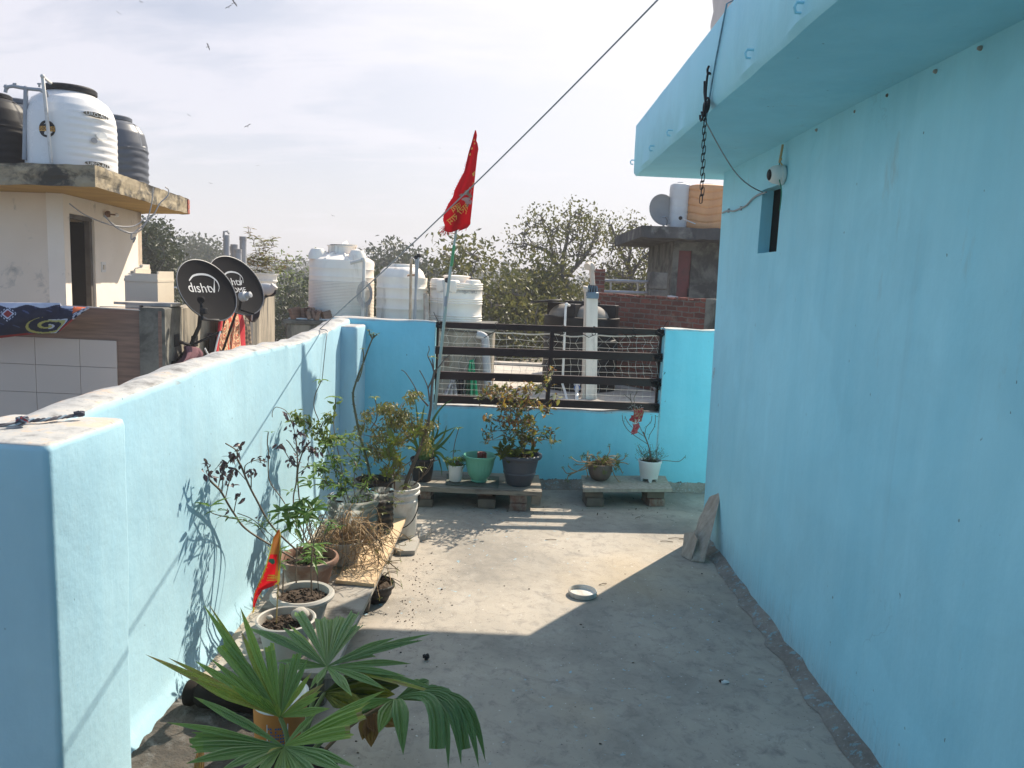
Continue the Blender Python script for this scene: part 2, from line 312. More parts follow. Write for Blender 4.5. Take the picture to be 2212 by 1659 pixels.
M_cream2 = pm('white_plaster', (.88, .80, .69), (.80, .72, .61), 1.5, .85, .3, 24, stain=(.5, .46, .4), sscale=4, sth=.68)
M_slab = pm('mossy_ochre_slab', (.37, .305, .20), (.23, .19, .13), 5, .9, .8, 18, stain=(.045, .042, .035), sscale=2.4, sth=.50, st=(1, 1, 1.4))
M_ochre = pm('ochre_soffit', (.50, .33, .10), (.38, .24, .08), 2, .9, .2, 20)
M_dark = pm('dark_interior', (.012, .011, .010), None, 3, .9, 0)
M_white = pm('white_plastic', (.74, .72, .68), (.68, .66, .62), 2.5, .42, .04, 20, spec=.5, stain=(.55, .51, .46), sscale=2, sth=.66)
M_tank = pm('aged_white_tank', (.88, .81, .72), (.81, .735, .65), 2.0, .5, .04, 20, st=(3, 3, .4), spec=.45, stain=(.40, .33, .27), sscale=1.3, sth=.62)
M_black = pm('black_plastic', (.009, .009, .011), (.014, .014, .016), 3, .5, .03, 20, spec=.22)
M_blackd = pm('dusty_black_plastic', (.30, .27, .23), (.20, .18, .16), 5, .8, .1, 20)
M_greyt = pm('dark_grey_tank', (.055, .065, .085), (.075, .085, .105), 3, .42, .03, 20, spec=.5)
M_pvc = pm('weathered_pvc', (.62, .60, .57), (.50, .48, .45), 5, .55, .05, 20, stain=(.36, .33, .3), sscale=5, sth=.6)
M_pvcg = pm('grey_pvc', (.36, .37, .39), (.29, .30, .32), 5, .55, .05, 20)
M_steel = pm('dull_steel', (.42, .42, .41), (.30, .29, .28), 8, .38, .03, 20, metal=.7)
M_rail = pm('brown_painted_steel', (.058, .032, .029), (.042, .024, .022), 6, .55, .08, 40, spec=.3, stain=(.14, .07, .04), sscale=8, sth=.68)
M_rubber = pm('black_rubber', (.014, .014, .015), None, 6, .6, .1, 40)
M_wire = pm('grey_wire', (.34, .34, .34), (.26, .26, .27), 20, .5, 0)
M_net = pm('net_cord', (.62, .62, .58), (.5, .5, .47), 20, .8, 0)
M_soil = pm('dry_soil', (.075, .05, .034), (.035, .024, .017), 30, .95, .9, 60, dist=.01)
M_terra = pm('terracotta', (.24, .13, .088), (.17, .095, .068), 4, .8, .2, 40, stain=(.30, .24, .20), sscale=4, sth=.56)
M_greyp = pm('grey_white_pot', (.42, .395, .355), (.34, .32, .285), 5, .55, .08, 30, stain=(.25, .2, .16), sscale=5, sth=.6)
M_whitep = pm('white_pot', (.76, .75, .72), (.70, .69, .66), 5, .4, .04, 30, spec=.5, stain=(.5, .46, .4), sscale=7, sth=.68)
M_bucket = pm('white_bucket', (.68, .655, .60), (.60, .57, .52), 4, .5, .06, 30, stain=(.40, .36, .31), sscale=4, sth=.6)
M_greenp = pm('sea_green_pot', (.16, .46, .33), (.13, .40, .29), 4, .42, .04, 30, spec=.5)
M_darkp = pm('slate_pot', (.075, .085, .105), (.06, .068, .085), 4, .5, .06, 30, stain=(.16, .16, .16), sscale=5, sth=.66)
M_blackp = pm('black_pot', (.018, .017, .018), (.03, .028, .028), 6, .55, .06, 30)
M_brickm = pm('old_brick', (.24, .115, .08), (.16, .085, .065), 7, .9, .5, 40, stain=(.27, .24, .20), sscale=6, sth=.5)
M_brickg = pm('cement_brick', (.22, .185, .145), (.15, .125, .10), 7, .9, .5, 40, stain=(.10, .08, .07), sscale=6, sth=.58)
M_plank = pm('weathered_plank', (.33, .29, .23), (.22, .19, .155), 3, .85, .35, 20, st=(1.2, 14, 8), stain=(.14, .12, .10), sscale=3, sth=.6)
M_plankd = pm('dirty_board', (.40, .37, .32), (.30, .27, .235), 3, .85, .3, 30, stain=(.12, .10, .08), sscale=7, sth=.58)
M_ply = pm('pale_plywood', (.66, .49, .31), (.60, .43, .26), 3, .75, .1, 40, st=(14, 1.2, 8))
M_plankg = pm('grey_driftwood', (.46, .40, .33), (.31, .265, .215), 3, .9, .6, 14, st=(12, 12, 1.4))
M_logm = pm('black_turned_wood', (.012, .010, .009), (.02, .017, .014), 9, .8, .2, 30, spec=.1, stain=(.12, .09, .07), sscale=6, sth=.74)
M_stem = pm('brown_stem', (.20, .15, .11), (.12, .09, .068), 20, .85, .3, 90)
M_stemg = pm('green_grey_stem', (.15, .15, .09), (.09, .085, .055), 20, .8, .2, 90)
M_bark = pm('grey_bark', (.17, .15, .13), (.10, .09, .078), 2.5, .9, .6, 6, dist=.03)
M_red = None
M_gold = pm('gold_print', (.62, .36, .07), (.5, .28, .06), 20, .6, 0)
M_emb1 = pm('brown_print', (.26, .16, .10), (.16, .10, .07), 40, .7, 0); M_emb2 = pm('pink_print', (.62, .36, .32), (.5, .28, .26), 30, .7, 0); M_emb3 = pm('blue_grey_print', (.12, .18, .26), None, 30, .7, 0)
M_yel = pm('yellow_trim', (.78, .55, .05), (.7, .46, .04), 20, .7, 0); M_org = pm('orange_cloth', (.82, .16, .02), (.8, .22, .03), 8, .7, 0)
M_wm = pm('ivory_enamel', (.66, .58, .46), (.61, .53, .42), 3, .4, .02, 20, spec=.5); M_wmd = pm('darker_ivory_enamel', (.44, .40, .34), None, 3, .45, .02, 20)  # second tone: a darker ivory for the lid inset and knobs
M_dish = pm('dark_dish_paint', (.008, .008, .010), (.011, .011, .013), 3, .8, .03, 20, spec=.06)
M_print = pm('light_grey_print', (.52, .52, .53), None, 10, .6, 0)
M_clear_, _nt = newmat('clear_plastic'); _N = NT(_nt)
_g = _N.n('ShaderNodeBsdfGlossy'); _g.inputs['Roughness'].default_value = .18; _t = _N.n('ShaderNodeBsdfTransparent'); _t.inputs[0].default_value = (.90, .92, .91, 1); _d = _N.n('ShaderNodeBsdfTranslucent'); _d.inputs[0].default_value = (.62, .64, .62, 1)
_fr = _N.n('ShaderNodeFresnel'); _fr.inputs[0].default_value = 1.45
_m1 = _N.n('ShaderNodeMixShader'); _m1.inputs[0].default_value = .42; _N.l(_t.outputs[0], _m1.inputs[1]); _N.l(_d.outputs[0], _m1.inputs[2])
_m2 = _N.n('ShaderNodeMixShader'); _N.l(_fr.outputs[0], _m2.inputs[0]); _N.l(_m1.outputs[0], _m2.inputs[1]); _N.l(_g.outputs[0], _m2.inputs[2]); _o = _N.n('ShaderNodeOutputMaterial'); _N.l(_m2.outputs[0], _o.inputs[0])
M_clear = M_clear_
def brick_mat():
    m, nt = newmat('brick_wall'); N = NT(nt); co = N.coord(); sp = N.n('ShaderNodeSeparateXYZ'); N.l(co, sp.inputs[0]); cx = N.n('ShaderNodeCombineXYZ'); N.l(N.math('ADD', sp.outputs['X'], sp.outputs['Y']), cx.inputs['X']); N.l(sp.outputs['Z'], cx.inputs['Y'])
    w = N.noise(co, 5, 4); wv = N.n('ShaderNodeVectorMath'); wv.operation = 'ADD'; N.l(cx.outputs[0], wv.inputs[0]); cw = N.n('ShaderNodeCombineXYZ'); N.l(N.math('MULTIPLY_ADD', w, .10, -.05), cw.inputs['X']); N.l(N.math('MULTIPLY_ADD', N.noise(co, 7, 3), .05, -.025), cw.inputs['Y']); N.l(cw.outputs[0], wv.inputs[1])
    b = N.n('ShaderNodeTexBrick', Scale=1.0); b.inputs['Mortar Size'].default_value = .011; b.inputs['Brick Width'].default_value = .215; b.inputs['Row Height'].default_value = .078; b.inputs['Bias'].default_value = -.2; b.inputs['Mortar Smooth'].default_value = .3
    b.inputs['Color1'].default_value = (.20, .072, .055, 1); b.inputs['Color2'].default_value = (.09, .042, .036, 1); b.inputs['Mortar'].default_value = (.17, .14, .12, 1); N.l(wv.outputs[0], b.inputs['Vector'])
    s = N.noise(co, 3.2, 6, .65); col = N.mixc(N.ramp(s, [(.55, (0, 0, 0)), (.72, (.7, .7, .7))]), b.outputs['Color'], (.26, .20, .16))
    d = N.noise(N.map(co, loc=(3, 3, 3)), 9, 5, .7); col = N.mixc(N.ramp(d, [(.55, (0, 0, 0)), (.7, (.75, .75, .75))]), col, (.07, .05, .045))
    h = N.math('ADD', N.math('MULTIPLY', b.outputs['Fac'], -1.5), N.noise(co, 40, 4)); N.out(col, .9, N.bump(h, .9, .012), spec=.2); return m
M_brickw = brick_mat()
M_tilew = pm('brown_wood_look_tile', (.25, .145, .105), (.13, .075, .055), 2.2, .35, .03, 20, st=(1.2, 1.2, 16), spec=.5)
M_tileg = pm('grey_wall_tile', (.53, .44, .39), (.50, .415, .365), 2, .35, .02, 20, spec=.5)
L_dry = leafmat('leaves_yellow_green', [(0, (.075, .085, .035)), (.35, (.20, .17, .06)), (.7, (.31, .25, .09)), (1, (.20, .26, .05))], .22)
L_green = leafmat('leaves_fresh_green', [(0, (.04, .10, .02)), (.5, (.08, .18, .03)), (.8, (.16, .28, .05)), (1, (.30, .38, .16))])
L_purple = leafmat('leaves_withered_purple', [(0, (.06, .042, .052)), (.6, (.11, .07, .08)), (1, (.16, .115, .10))], .12, tc=(.12, .05, .06))
M_red = leafmat('red_cloth', [(0, (.66, .018, .03)), (1, (.66, .018, .03))], .4, .8, .2, tc=(.9, .02, .02))
L_croton = leafmat('leaves_red_and_olive', [(0, (.05, .07, .025)), (.35, (.12, .12, .045)), (.55, (.20, .13, .06)), (.72, (.34, .10, .07)), (.86, (.45, .16, .05)), (.94, (.55, .40, .05)), (1, (.5, .45, .36))], .35)
L_aloe = leafmat('leaves_aloe_green', [(0, (.07, .15, .04)), (.6, (.12, .22, .06)), (1, (.24, .30, .10))], .25, .4)
L_small = leafmat('leaves_dull_green', [(0, (.07, .115, .04)), (.6, (.13, .18, .05)), (1, (.24, .25, .08))])
L_straw = pm('dry_straw_stem', (.44, .30, .16), (.26, .17, .09), 25, .85, .1, 60)
L_palm = leafmat('palm_green', [(0, (.13, .23, .10)), (.5, (.20, .33, .09)), (.80, (.33, .47, .09)), (.93, (.48, .48, .09)), (1, (.44, .30, .13))], .28, .38, .45)
L_palmd = leafmat('palm_dead', [(0, (.28, .12, .045)), (1, (.40, .20, .08))], .3)
L_tree = leafmat('tree_leaves_olive', [(0, (.055, .07, .024)), (.5, (.115, .122, .042)), (.85, (.18, .16, .055)), (1, (.25, .19, .07))], .35, .5, .35, tc=(.20, .21, .06))
L_treed = leafmat('tree_leaves_dark', [(0, (.032, .046, .026)), (.6, (.055, .072, .036)), (1, (.095, .105, .05))], .2, .5, tc=(.12, .15, .05))
L_wood = leafmat('far_wood_leaves', [(0, (.03, .042, .026)), (.6, (.05, .06, .034)), (1, (.08, .085, .048))], .15, .6, tc=(.12, .14, .06))
# ------------------------------------------------------------------ terrace: floor, walls, house
def nz(p, s=3.0, a=.01): return noise.noise(Vector(p)*s)*a
fl = MB(); fl.box((-1.40, -3, -.25), (5.2, 6.0, 0)); kind(fl.build('terrace_floor', M_floor), 'structure')
GZ = -9.0
def sweep(mb, prof_fn, ys, m=None):     # prof_fn(y) -> list of points of the closed cross-section
    sec = [prof_fn(y) for y in ys]; n = len(sec[0]); vs = [p for s_ in sec for p in s_]
    fs = [(i*n+k, i*n+(k+1) % n, (i+1)*n+(k+1) % n, (i+1)*n+k) for i in range(len(ys)-1) for k in range(n)]
    fs += [tuple(range(n-1, -1, -1)), tuple((len(ys)-1)*n+k for k in range(n))]
    mb.add(vs, [f[::-1] for f in fs], m)
XI, XO = -1.222, -1.365
def htop(y): return 1.185 + .016*math.sin(y*2.3+.4) + nz((y, 0, 0), 2.4, .022) + .012*(y-2) + (.0 if y < 5.0 else .02*(min(y, 5.4)-5.0)/.4)
def lsec(y):
    h = htop(y); w = lambda z: nz((0, y, z), 2.1, .008)
    pts = [(XI+.045, 0.0), (XI+.016, .05), (XI+w(.1), .10), (XI+w(.4), .4), (XI+w(.8), .8), (XI+w(1.1), h-.03), (XI-.003+nz((3, y, 0), 14, .006), h-.007), (XI-.012+nz((8, y, 0), 11, .008), h-.001), (XI-.07, h+.006+nz((9, y, 0), 7, .012)), (XO+.02, h-.002+nz((4, y, 0), 6, .014)), (XO+.003, h-.018), (XO, h-.1), (XO, -.25), (XI+.055, -.25)]
    return [Vector((x, y, z)) for x, z in pts]
lw = thing('parapet_wall', 'pale blue rendered parapet wall with worn whitewashed top along the left of the terrace', 'wall', (XI, 4, 0))
mb = MB(); sweep(mb, lsec, [1.80+i*.05 for i in range(int((5.74-1.80)/.05)+1)]); mb.build('wall_body', M_left, lw, smooth=True, ang=50)
def column(mb, x0, x1, y0, y1, h, b=.03, n=16, topfn=None, lean=0):   # rounded rectangular pier, softly uneven
    vs = []; rows = [-.25, 0, .25, .5, .75, h-.1, h-.02, h-.004, h]
    cx, cy = (x0+x1)/2, (y0+y1)/2
    for j, z in enumerate(rows):
        ins = 0 if j < 6 else (.0, .006, .02)[j-6]
        ring = []
        for (qx, qy, a0) in ((x1-b, y0+b, -90), (x1-b, y1-b, 0), (x0+b, y1-b, 90), (x0+b, y0+b, 180)):
            for k in range(5):
                a = rad(a0+22.5*k); p = Vector((qx+b*math.cos(a), qy+b*math.sin(a), z)); p.x += (cx-p.x)*ins*1.2/(x1-x0); p.y += (cy-p.y)*ins*1.2/(y1-y0)
                p.x += nz((p.x, p.y, z), 2.5, .008); p.z += (nz((p.x*2, p.y*2, 3), 4, .014) if j > 5 else 0); ring.append(p)
        vs += ring
    n = 20; fs = [(j*n+k, j*n+(k+1) % n, (j+1)*n+(k+1) % n, (j+1)*n+k) for j in range(len(rows)-1) for k in range(n)]; fs.append(tuple((len(rows)-1)*n+k for k in range(n)))
    mb.add(vs, fs)
mb = MB(); column(mb, -1.43, -1.098, 1.785, 2.15, 1.16, .018); mb.build('end_pier', M_left, lw, smooth=True, ang=60)
mb = MB(); column(mb, -1.30, -1.104, 5.39, 5.735, 1.225, .035); mb.build('corner_pier', M_left, lw, smooth=True, ang=60)
# far parapet, turned about 4 degrees
SK = .07
def FW(x, d, z): return Vector((x-SK*d, 5.80+SK*x+d, z))
fw = thing('railing_wall', 'bright cyan parapet wall across the far end with a wide railed opening', 'wall', FW(.3, 0, 0))
T = .15
def fbox(mb, x0, x1, d0, d1, z0, z1, b=.012, ztop=None):
    nx = max(2, int((x1-x0)/.08)); ns = 6; prof = [(d0, z0), (d0, z1-b*1.5), (d0+b*.5, z1-b*.4), (d0+b*1.6, z1), (d1-b*1.6, z1), (d1-b*.5, z1-b*.4), (d1, z1-b*1.5), (d1, z0)]
    def pf(x):
        out = []
        for i, (d, z) in enumerate(prof):
            up = 1 if z > z1-.06 else 0
            out.append(FW(x, d+nz((x, z, d), 2.2, .006), z+up*nz((x, d, 7), 5, .012)))
        return out
    sweep(mb, pf, [x0+(x1-x0)*i/nx for i in range(nx+1)])
XL, XR, ZS = -.588, 1.165, .625
mb = MB()
fbox(mb, -1.36, XL, 0, T, -.25, 1.268); fbox(mb, XR, 5.2, 0, T, -.25, 1.285)
mb.build('wall_body', M_far, fw, smooth=True, ang=50)
mb = MB(); fbox(mb, XL+.001, XR-.001, .003, T-.003, -.25, ZS); mb.build('sill_wall', M_far, fw, smooth=True, ang=50)
rl = thing('railing', 'dark brown steel railing of four bars filling the opening in the cyan wall', 'railing', FW(.3, .05, ZS))
for k, (za, zb, ra, rb) in enumerate(((1.262, 1.218, 1.272, 1.226), (1.076, 1.018, 1.085, 1.022), (.884, .824, .886, .826), (.700, .641, .690, .632))):
    mb = MB(); vs = []
    for x, za_, zb_ in ((XL-.004, za, zb), (XR+.004, ra, rb)):
        for d, z in ((.030, zb_), (.030, za_), (.066, za_), (.066, zb_)): vs.append(FW(x, d, z))
    mb.add(vs, [(0, 1, 5, 4), (1, 2, 6, 5), (2, 3, 7, 6), (3, 0, 4, 7), (3, 2, 1, 0), (4, 5, 6, 7)]); mb.build('bar', M_rail, rl)
mb = MB(); vs = [FW(x, d, z) for z in (ZS-.01, 1.235) for x, d in ((.272, .028), (.302, .028), (.302, .068), (.272, .068))]
mb.add([p + Vector(((.012 if i > 3 else 0), 0, 0)) for i, p in enumerate(vs)], [(0, 1, 5, 4), (1, 2, 6, 5), (2, 3, 7, 6), (3, 0, 4, 7), (4, 5, 6, 7)]); mb.build('upright', M_rail, rl)
for x in (XL+.004, XR-.022):
    mb = MB()
    mb.box((0, 0, 0), (.018, .018, .63), M=Matrix.Translation(FW(x, .075, ZS)))
    mb.build('side_post', M_rail, rl)
# net behind the bars
nb = MB(); nu, nv = 30, 12
def netp(u, v):
    x = XL+.012+(XR-XL-.03)*u; sag = .05*math.sin(math.pi*u)*(v**2)*.6 + (.10*max(0,1-u)**1.3)*(v-.25)*(1-v)*1.3
    z = ZS+.012+(1.205-ZS)*v*(1-.0) - sag + nz((u*9, v*5, 1), 1, .012); x += nz((u*7, v*4, 5), 1, .02)+.03*math.sin(v*5)*(u-.5)
    return FW(x, .085+.02*math.sin(u*9+v*3), z)
for j in range(nv+1): nb.tube([netp(i/nu, j/nv) for i in range(nu+1)], .0013, 3, cap=False)
for i in range(nu+1): nb.tube([netp(min(1, max(0, i/nu+.012*(1 if (j+i) % 2 else -1)*(j/nv)**1.5*(.3+abs(math.sin(i*.35))))), j/nv) for j in range(nv+1)], .0012, 3, cap=False)
nb.tube([netp(i/nu, 1)+Vector((0, -.004, .006)) for i in range(nu+1)], .0032, 4)
tag(nb.build('safety_net', M_net, loc=FW(.3, .085, ZS)), 'fine pale cord netting stretched behind the brown railing bars', 'net')
# black ties
def ties(pts, label, seed):
    rr = random.Random(seed); mb = MB()
    for c in pts:
        for k in range(5):
            ax = Vector((rr.uniform(-.5, .5), rr.uniform(-.3, .3), 1 if rr.random() < .6 else .2)).normalized(); o = ax.orthogonal().normalized(); b = ax.cross(o); r_ = rr.uniform(.02, .034); q = c+Vector((rr.uniform(-.014, .014), rr.uniform(-.01, .01), rr.uniform(-.014, .014)))
            mb.tube([q+(o*math.cos(t)+b*math.sin(t))*r_ for t in [i*.7 for i in range(10)]], .0045, 4)
        mb.tube([c, c+Vector((rr.uniform(-.05, .05), -.03, rr.uniform(.02, .11)))], .003, 4)
    return tag(mb.build('tie_wire', M_rubber, loc=pts[0], smooth=True), label, 'tie', 'black ties lashed round the railing bars')
ties([FW(XL+.03, .03, 1.24)], 'black rubber strips knotted round the pole and the top bar at the left end', 1)
ties([FW(XL+.01, .03, .86)], 'black strips wound round the left end of the third bar', 2)
ties([FW(XR-.03, .03, 1.245)], 'black strips tied round the right end of the top bar', 3)
ties([FW(XR-.03, .03, 1.05)], 'black strips tied round the right end of the second bar', 4)
ties([FW(XR-.03, .03, .86), FW(XR-.02, .03, .84)], 'thick loop of black strips round the right end of the third bar', 5)
ties([FW(XR-.03, .03, .67)], 'black strips tied round the right end of the lowest bar', 6)
for k, x in enumerate((-.13, .38, .62, .93)):
    mb = MB(); c = FW(x, .045, 1.24); mb.tube([c+Vector((0.012*math.sin(t*2), math.cos(t)*.034, math.sin(t)*.034)) for t in [i*.6 for i in range(12)]], .0035, 4); mb.tube([c+Vector((0, -.03, -.03)), c+Vector((-.04, -.035, -.05)), c+Vector((-.09, -.035, -.085+.03*k))], .0028, 4)
    tag(mb.build('tie_wire', M_rubber, loc=c), ['thin black wire twisted on the top bar above the left half of the net', 'thin black wire twisted on the top bar just right of the upright', 'thin black wire twisted on the top bar in front of the big white pipe', 'thin black wire twisted on the top bar near the right wall'][k], 'tie', 'black ties lashed round the railing bars')
# ------------------------------------------------------------------ house on the right
XH = 1.297
hs = thing('blue_house', 'sky blue plastered rooftop room with a deep overhanging concrete slab on the right', 'building', (XH, 2, 0))
def yend(z): return 4.85+.17*z/2.33 + nz((0, 0, z), 2.5, .012)
WY0, WY1, WZ0, WZ1 = 3.905, 4.20, 1.80, 2.135
mb = MB()
ysA = [-3, -1, 0, 1, 2, 2.5, 3, 3.4, WY0, WY1, 4.5, None]; zsA = [-.02, .03, .25, .5, .75, 1.0, 1.25, 1.5, WZ0, WZ1, 2.335]
P = {}
def hp(i, j):
    y = ysA[i] if ysA[i] is not None else yend(zsA[j]); z = zsA[j]
    return Vector((XH+(nz((1, y, z), 1.1, .012) if 0 < i < len(ysA)-1 else 0), y+(nz((2, y, z), 6, .02) if i in (8, 9) and j in (8, 9) else 0), z))
idx = {(i, j): k for k, (i, j) in enumerate((i, j) for i in range(len(ysA)) for j in range(len(zsA)))}
vs = [hp(i, j) for i in range(len(ysA)) for j in range(len(zsA))]; fs = [(idx[i, j], idx[i, j+1], idx[i+1, j+1], idx[i+1, j]) for i in range(len(ysA)-1) for j in range(len(zsA)-1) if not (i == 8 and j == 8)]
mb.add(vs, fs)
a = len(ysA)-1
for j in range(len(zsA)-1):            # end wall
    p, q = hp(a, j), hp(a, j+1); mb.quad(q, Vector((5.1, q.y, q.z)), Vector((5.1, p.y, p.z)), p)
D = .062
w4 = [hp(8, 8), hp(9, 8), hp(9, 9), hp(8, 9)]
for p, q in zip(w4, w4[1:]+w4[:1]): mb.quad(p, q, q+Vector((D, 0, 0)), p+Vector((D, 0, 0)))
mb.box((5.1, -3, 0), (5.15, 4.8, 2.335))
mb.build('wall', M_house, hs, smooth=True, ang=35)
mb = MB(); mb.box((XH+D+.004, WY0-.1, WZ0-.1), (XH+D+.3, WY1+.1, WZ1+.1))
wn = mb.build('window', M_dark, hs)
mb = MB()
for z in (WZ0+.05, WZ0+.30): mb.tube([(XH+.10, WY0-.005, z), (XH+.10, WY1+.01, z+.01)], .0045, 5)
for k in range(3): mb.tube([(XH+.105, WY0+.02+.03*k, WZ0), (XH+.105, WY0+.06-.02*k, WZ0+.17), (XH+.105, WY0+.015+.03*k, WZ1)], .003, 4)
mb.build('grille', M_plankg, wn)
# slab
SX, SY, SB, ST = .762, 5.33, 2.335, 2.683
mb = MB()
def ssec(y):
    w = nz((0, y, 3), 3, .010); return [Vector(p) for p in ((SX+.02+w, y, SB), (SX+.004+nz((0, y, 5), 9, .012), y, SB+.02), (SX+nz((0, y, 9), 2, .004), y, SB+.17), (SX, y, ST-.02), (SX+.015, y, ST+nz((0, y, 2), 3, .006)), (5.2, y, ST), (5.2, y, SB))]
sweep(mb, ssec, [-3+i*.12 for i in range(int((SY+3)/.12))]+[SY-.012, SY])
sl_ = mb.build('roof_slab', M_house, hs, smooth=True, ang=40)
# unseen slab and walls added behind the camera to darken the near pier
mb = MB(); mb.box((-1.40, -3.0, SB), (SX-.004, .25, ST)); mb.build('added_shade_slab', M_house, hs)
mb = MB(); mb.box((-1.40, -1.9, 0), (XH-.01, -1.75, SB-.004)); mb.box((-1.42, -1.749, 0), (-1.30, -1.0, SB-.004)); mb.build('added_shade_wall', M_house, hs)
# cement skirting at the foot of the house wall
mb = MB(); vs = []; n = 90; ys = [-1.5+i*(4.86+1.5)/n for i in range(n+1)]
def sk(y): w = nz((0, y, 0), 5, .03)+nz((1, y, 0), 17, .02); w2 = nz((2, y, 0), 9, .03); return [Vector((XH+.004, y, .038+w*.8)), Vector((XH-.035+w2*.3, y, .022+w*.4)), Vector((XH-.07+w2*1.2+w*.5, y, .003))]
for y in ys: vs += sk(y)
mb.add(vs, [(i*3+k, i*3+k+1, i*3+k+4, i*3+k+3) for i in range(n) for k in range(2)])
def skirt_mat():
    m, nt = newmat('splashed_cement'); N = NT(nt); co = N.n('ShaderNodeNewGeometry').outputs['Position']; f = N.noise(co, 6, 7, .7); col = N.ramp(f, [(.33, (.21, .19, .165)), (.5, (.31, .28, .245)), (.65, (.40, .365, .32))]); g = N.noise(N.map(co, (1, 1, 1), (4, 4, 4)), 22, 5, .7); col = N.mixc(N.ramp(g, [(.57, (0, 0, 0)), (.62, (.7, .7, .7))]), col, (.30, .50, .56)); h = N.noise(N.map(co, (1, 1, 1), (8, 4, 4)), 60, 3, .7); col = N.mixc(N.ramp(h, [(.62, (0, 0, 0)), (.66, (.6, .6, .6))]), col, (.55, .58, .58)); N.out(col, .9, N.bump(N.noise(co, 45, 6, .7), 1.0, .02), spec=.2); return m
M_skirt = skirt_mat()
mb.build('skirting', M_skirt, hs, smooth=True, ang=80)
# dark ledge of crumbly cement at the foot of the far wall (part of that wall)
mb = MB(); n = 60
def fk(x): w = nz((x, 0, 0), 6, .02)+nz((x, 3, 0), 19, .014); return [FW(x, -.001, .07+w), FW(x, -.018, .045+w*.5), FW(x, -.05+w, .003)]
vs = []
for i in range(n+1): vs += fk(-1.1+4.2*i/n)
mb.add(vs, [(i*3+k, i*3+k+1, i*3+k+4, i*3+k+3) for i in range(n) for k in range(2)]); mb.build('skirting', M_skirt, fw, smooth=True, ang=80)
# iron hooks in the slab edge and plugs in the wall
for (u, v) in ((1412, 320), (1451, 287), (1626, 116), (1736, 16), (1370, 350)):
    p = AX(u, v, SX); mb = MB(); mb.tube([p+Vector((.01, 0, .012)), p+Vector((-.02, 0, .012)), p+Vector((-.026, 0, 0)), p+Vector((-.02, .004, -.014)), p+Vector((-.005, .004, -.014))], .0042, 6); mb.build('hook', M_house, sl_, smooth=True)
for (u, v) in ((1765, 281), (1849, 241), (1919, 206), (2022, 154), (2118, 104)):
    p = AX(u, v, XH); mb = MB(); mb.lathe(p+Vector((.004, 0, 0)), [(.007, 0), (.0075, .005), (.005, .012), (0, .013)], 10, ax=(-1, 0, 0)); mb.build('wall_plug', M_plankd, hs, smooth=True)
# pencilled number on the wall
mb = MB(); p = AX(1547, 805, XH); mb.text('180.', frame(p+Vector((-.014, 0, 0)), (0, -.35, 1), (0, 1, .35)) @ Matrix.Scale(.05, 4)); mb.build('pencil_mark', M_wire, hs)
# ------------------------------------------------------------------ things on the house
tk = thing('water_tank', 'white plastic water tank seen over the top edge of the blue roof slab', 'tank', (1.765, 4.66, ST))
mb = MB(); prof = [(.61, 0), (.63, .03)] + [(.63-.012*(i % 2), .08+.08*i) for i in range(15)] + [(.61, 1.28), (.54, 1.36), (.24, 1.42), (.23, 1.47), (0, 1.48)]
mb.lathe((1.765, 4.66, ST+.002), prof, 80, fn=lambda q, h, a: q*(abs(math.cos(a))**5+abs(math.sin(a))**5)**(-1/5) if h < 1.4 else q); mb.build('tank_body', pm('pinkish_white_tank', (.60, .51, .47), (.54, .45, .42), 2, .5, .04, 20, st=(3, 3, .5)), tk, smooth=True, ang=50)
# dome camera
c = AX(1684, 377, XH-.02); ct = thing('security_camera', 'off white dome security camera fixed to the blue wall above the window slit', 'camera', (XH, c.y, c.z))
mb = MB(); mb.lathe((XH-.001, c.y, c.z), [(.046, 0), (.049, .006), (.049, .018), (.045, .022), (0, .022)], 28, ax=(-1, 0, -.05)); mb.build('base_plate', M_whitep, ct, smooth=True)
ax = Vector((-.92, -.12, -.08)).normalized(); mb = MB(); mb.lathe(Vector((XH-.022, c.y, c.z)), [(.046, -.01), (.047, .01), (.043, .03), (.034, .045), (.027, .052)], 28, ax=ax, close=True); mb.build('camera_ball', M_whitep, ct, smooth=True)
mb = MB(); mb.lathe(Vector((XH-.022, c.y, c.z))+ax*.0505, [(.0275, 0), (.024, .003), (0, .0045)], 24, ax=ax); mb.build('lens', M_black, ct, smooth=True)
# wires by the camera
mb = MB(); pp = [AX(u, v, XH-.02) for u, v in ((1691, 312), (1688, 330), (1685, 345), (1684, 352))]; mb.tube(bez(pp), .006, 6, m=1); pp = [AX(u, v, XH-.03) for u, v in ((1685, 350), (1682, 365), (1684, 390), (1688, 410), (1687, 432), (1684, 455))]; mb.tube(bez(pp), .0028, 5, m=0)
for d in ((.03, .012), (.045, -.02)): mb.tube([pp[0], pp[0]+Vector((-.004, -d[0], d[1]))], .004, 5, m=1)
tag(mb.build('connector_cable', [pm('green_wire', (.02, .22, .14), None, 9, .5, 0), pm('tan_connector', (.5, .36, .18), None, 9, .7, 0)], loc=pp[0], smooth=True), 'green lead with tan connectors dangling in front of the dome camera', 'cable')
mb = MB(); a0 = AX(1524, 262, SX+.01); b0 = AX(1649, 416, XH-.004); mid = (a0+b0)/2+Vector((0, 0, -.06)); mb.tube(bez([a0, a0.lerp(mid, .5)+Vector((0, 0, -.01)), mid, b0.lerp(mid, .5)+Vector((0, 0, -.012)), b0]), .0032, 6)
up_ = [AX(1524, 262, SX-.006), AX(1546, 132, SX-.006), AX(1570, 8, SX-.006)]; up_.append(Vector((SX+.03, up_[-1].y-.01, ST+.012))); up_.append(Vector((SX+.6, up_[-1].y+.1, ST+.01))); mb.tube(up_, .0036, 6, m=1)
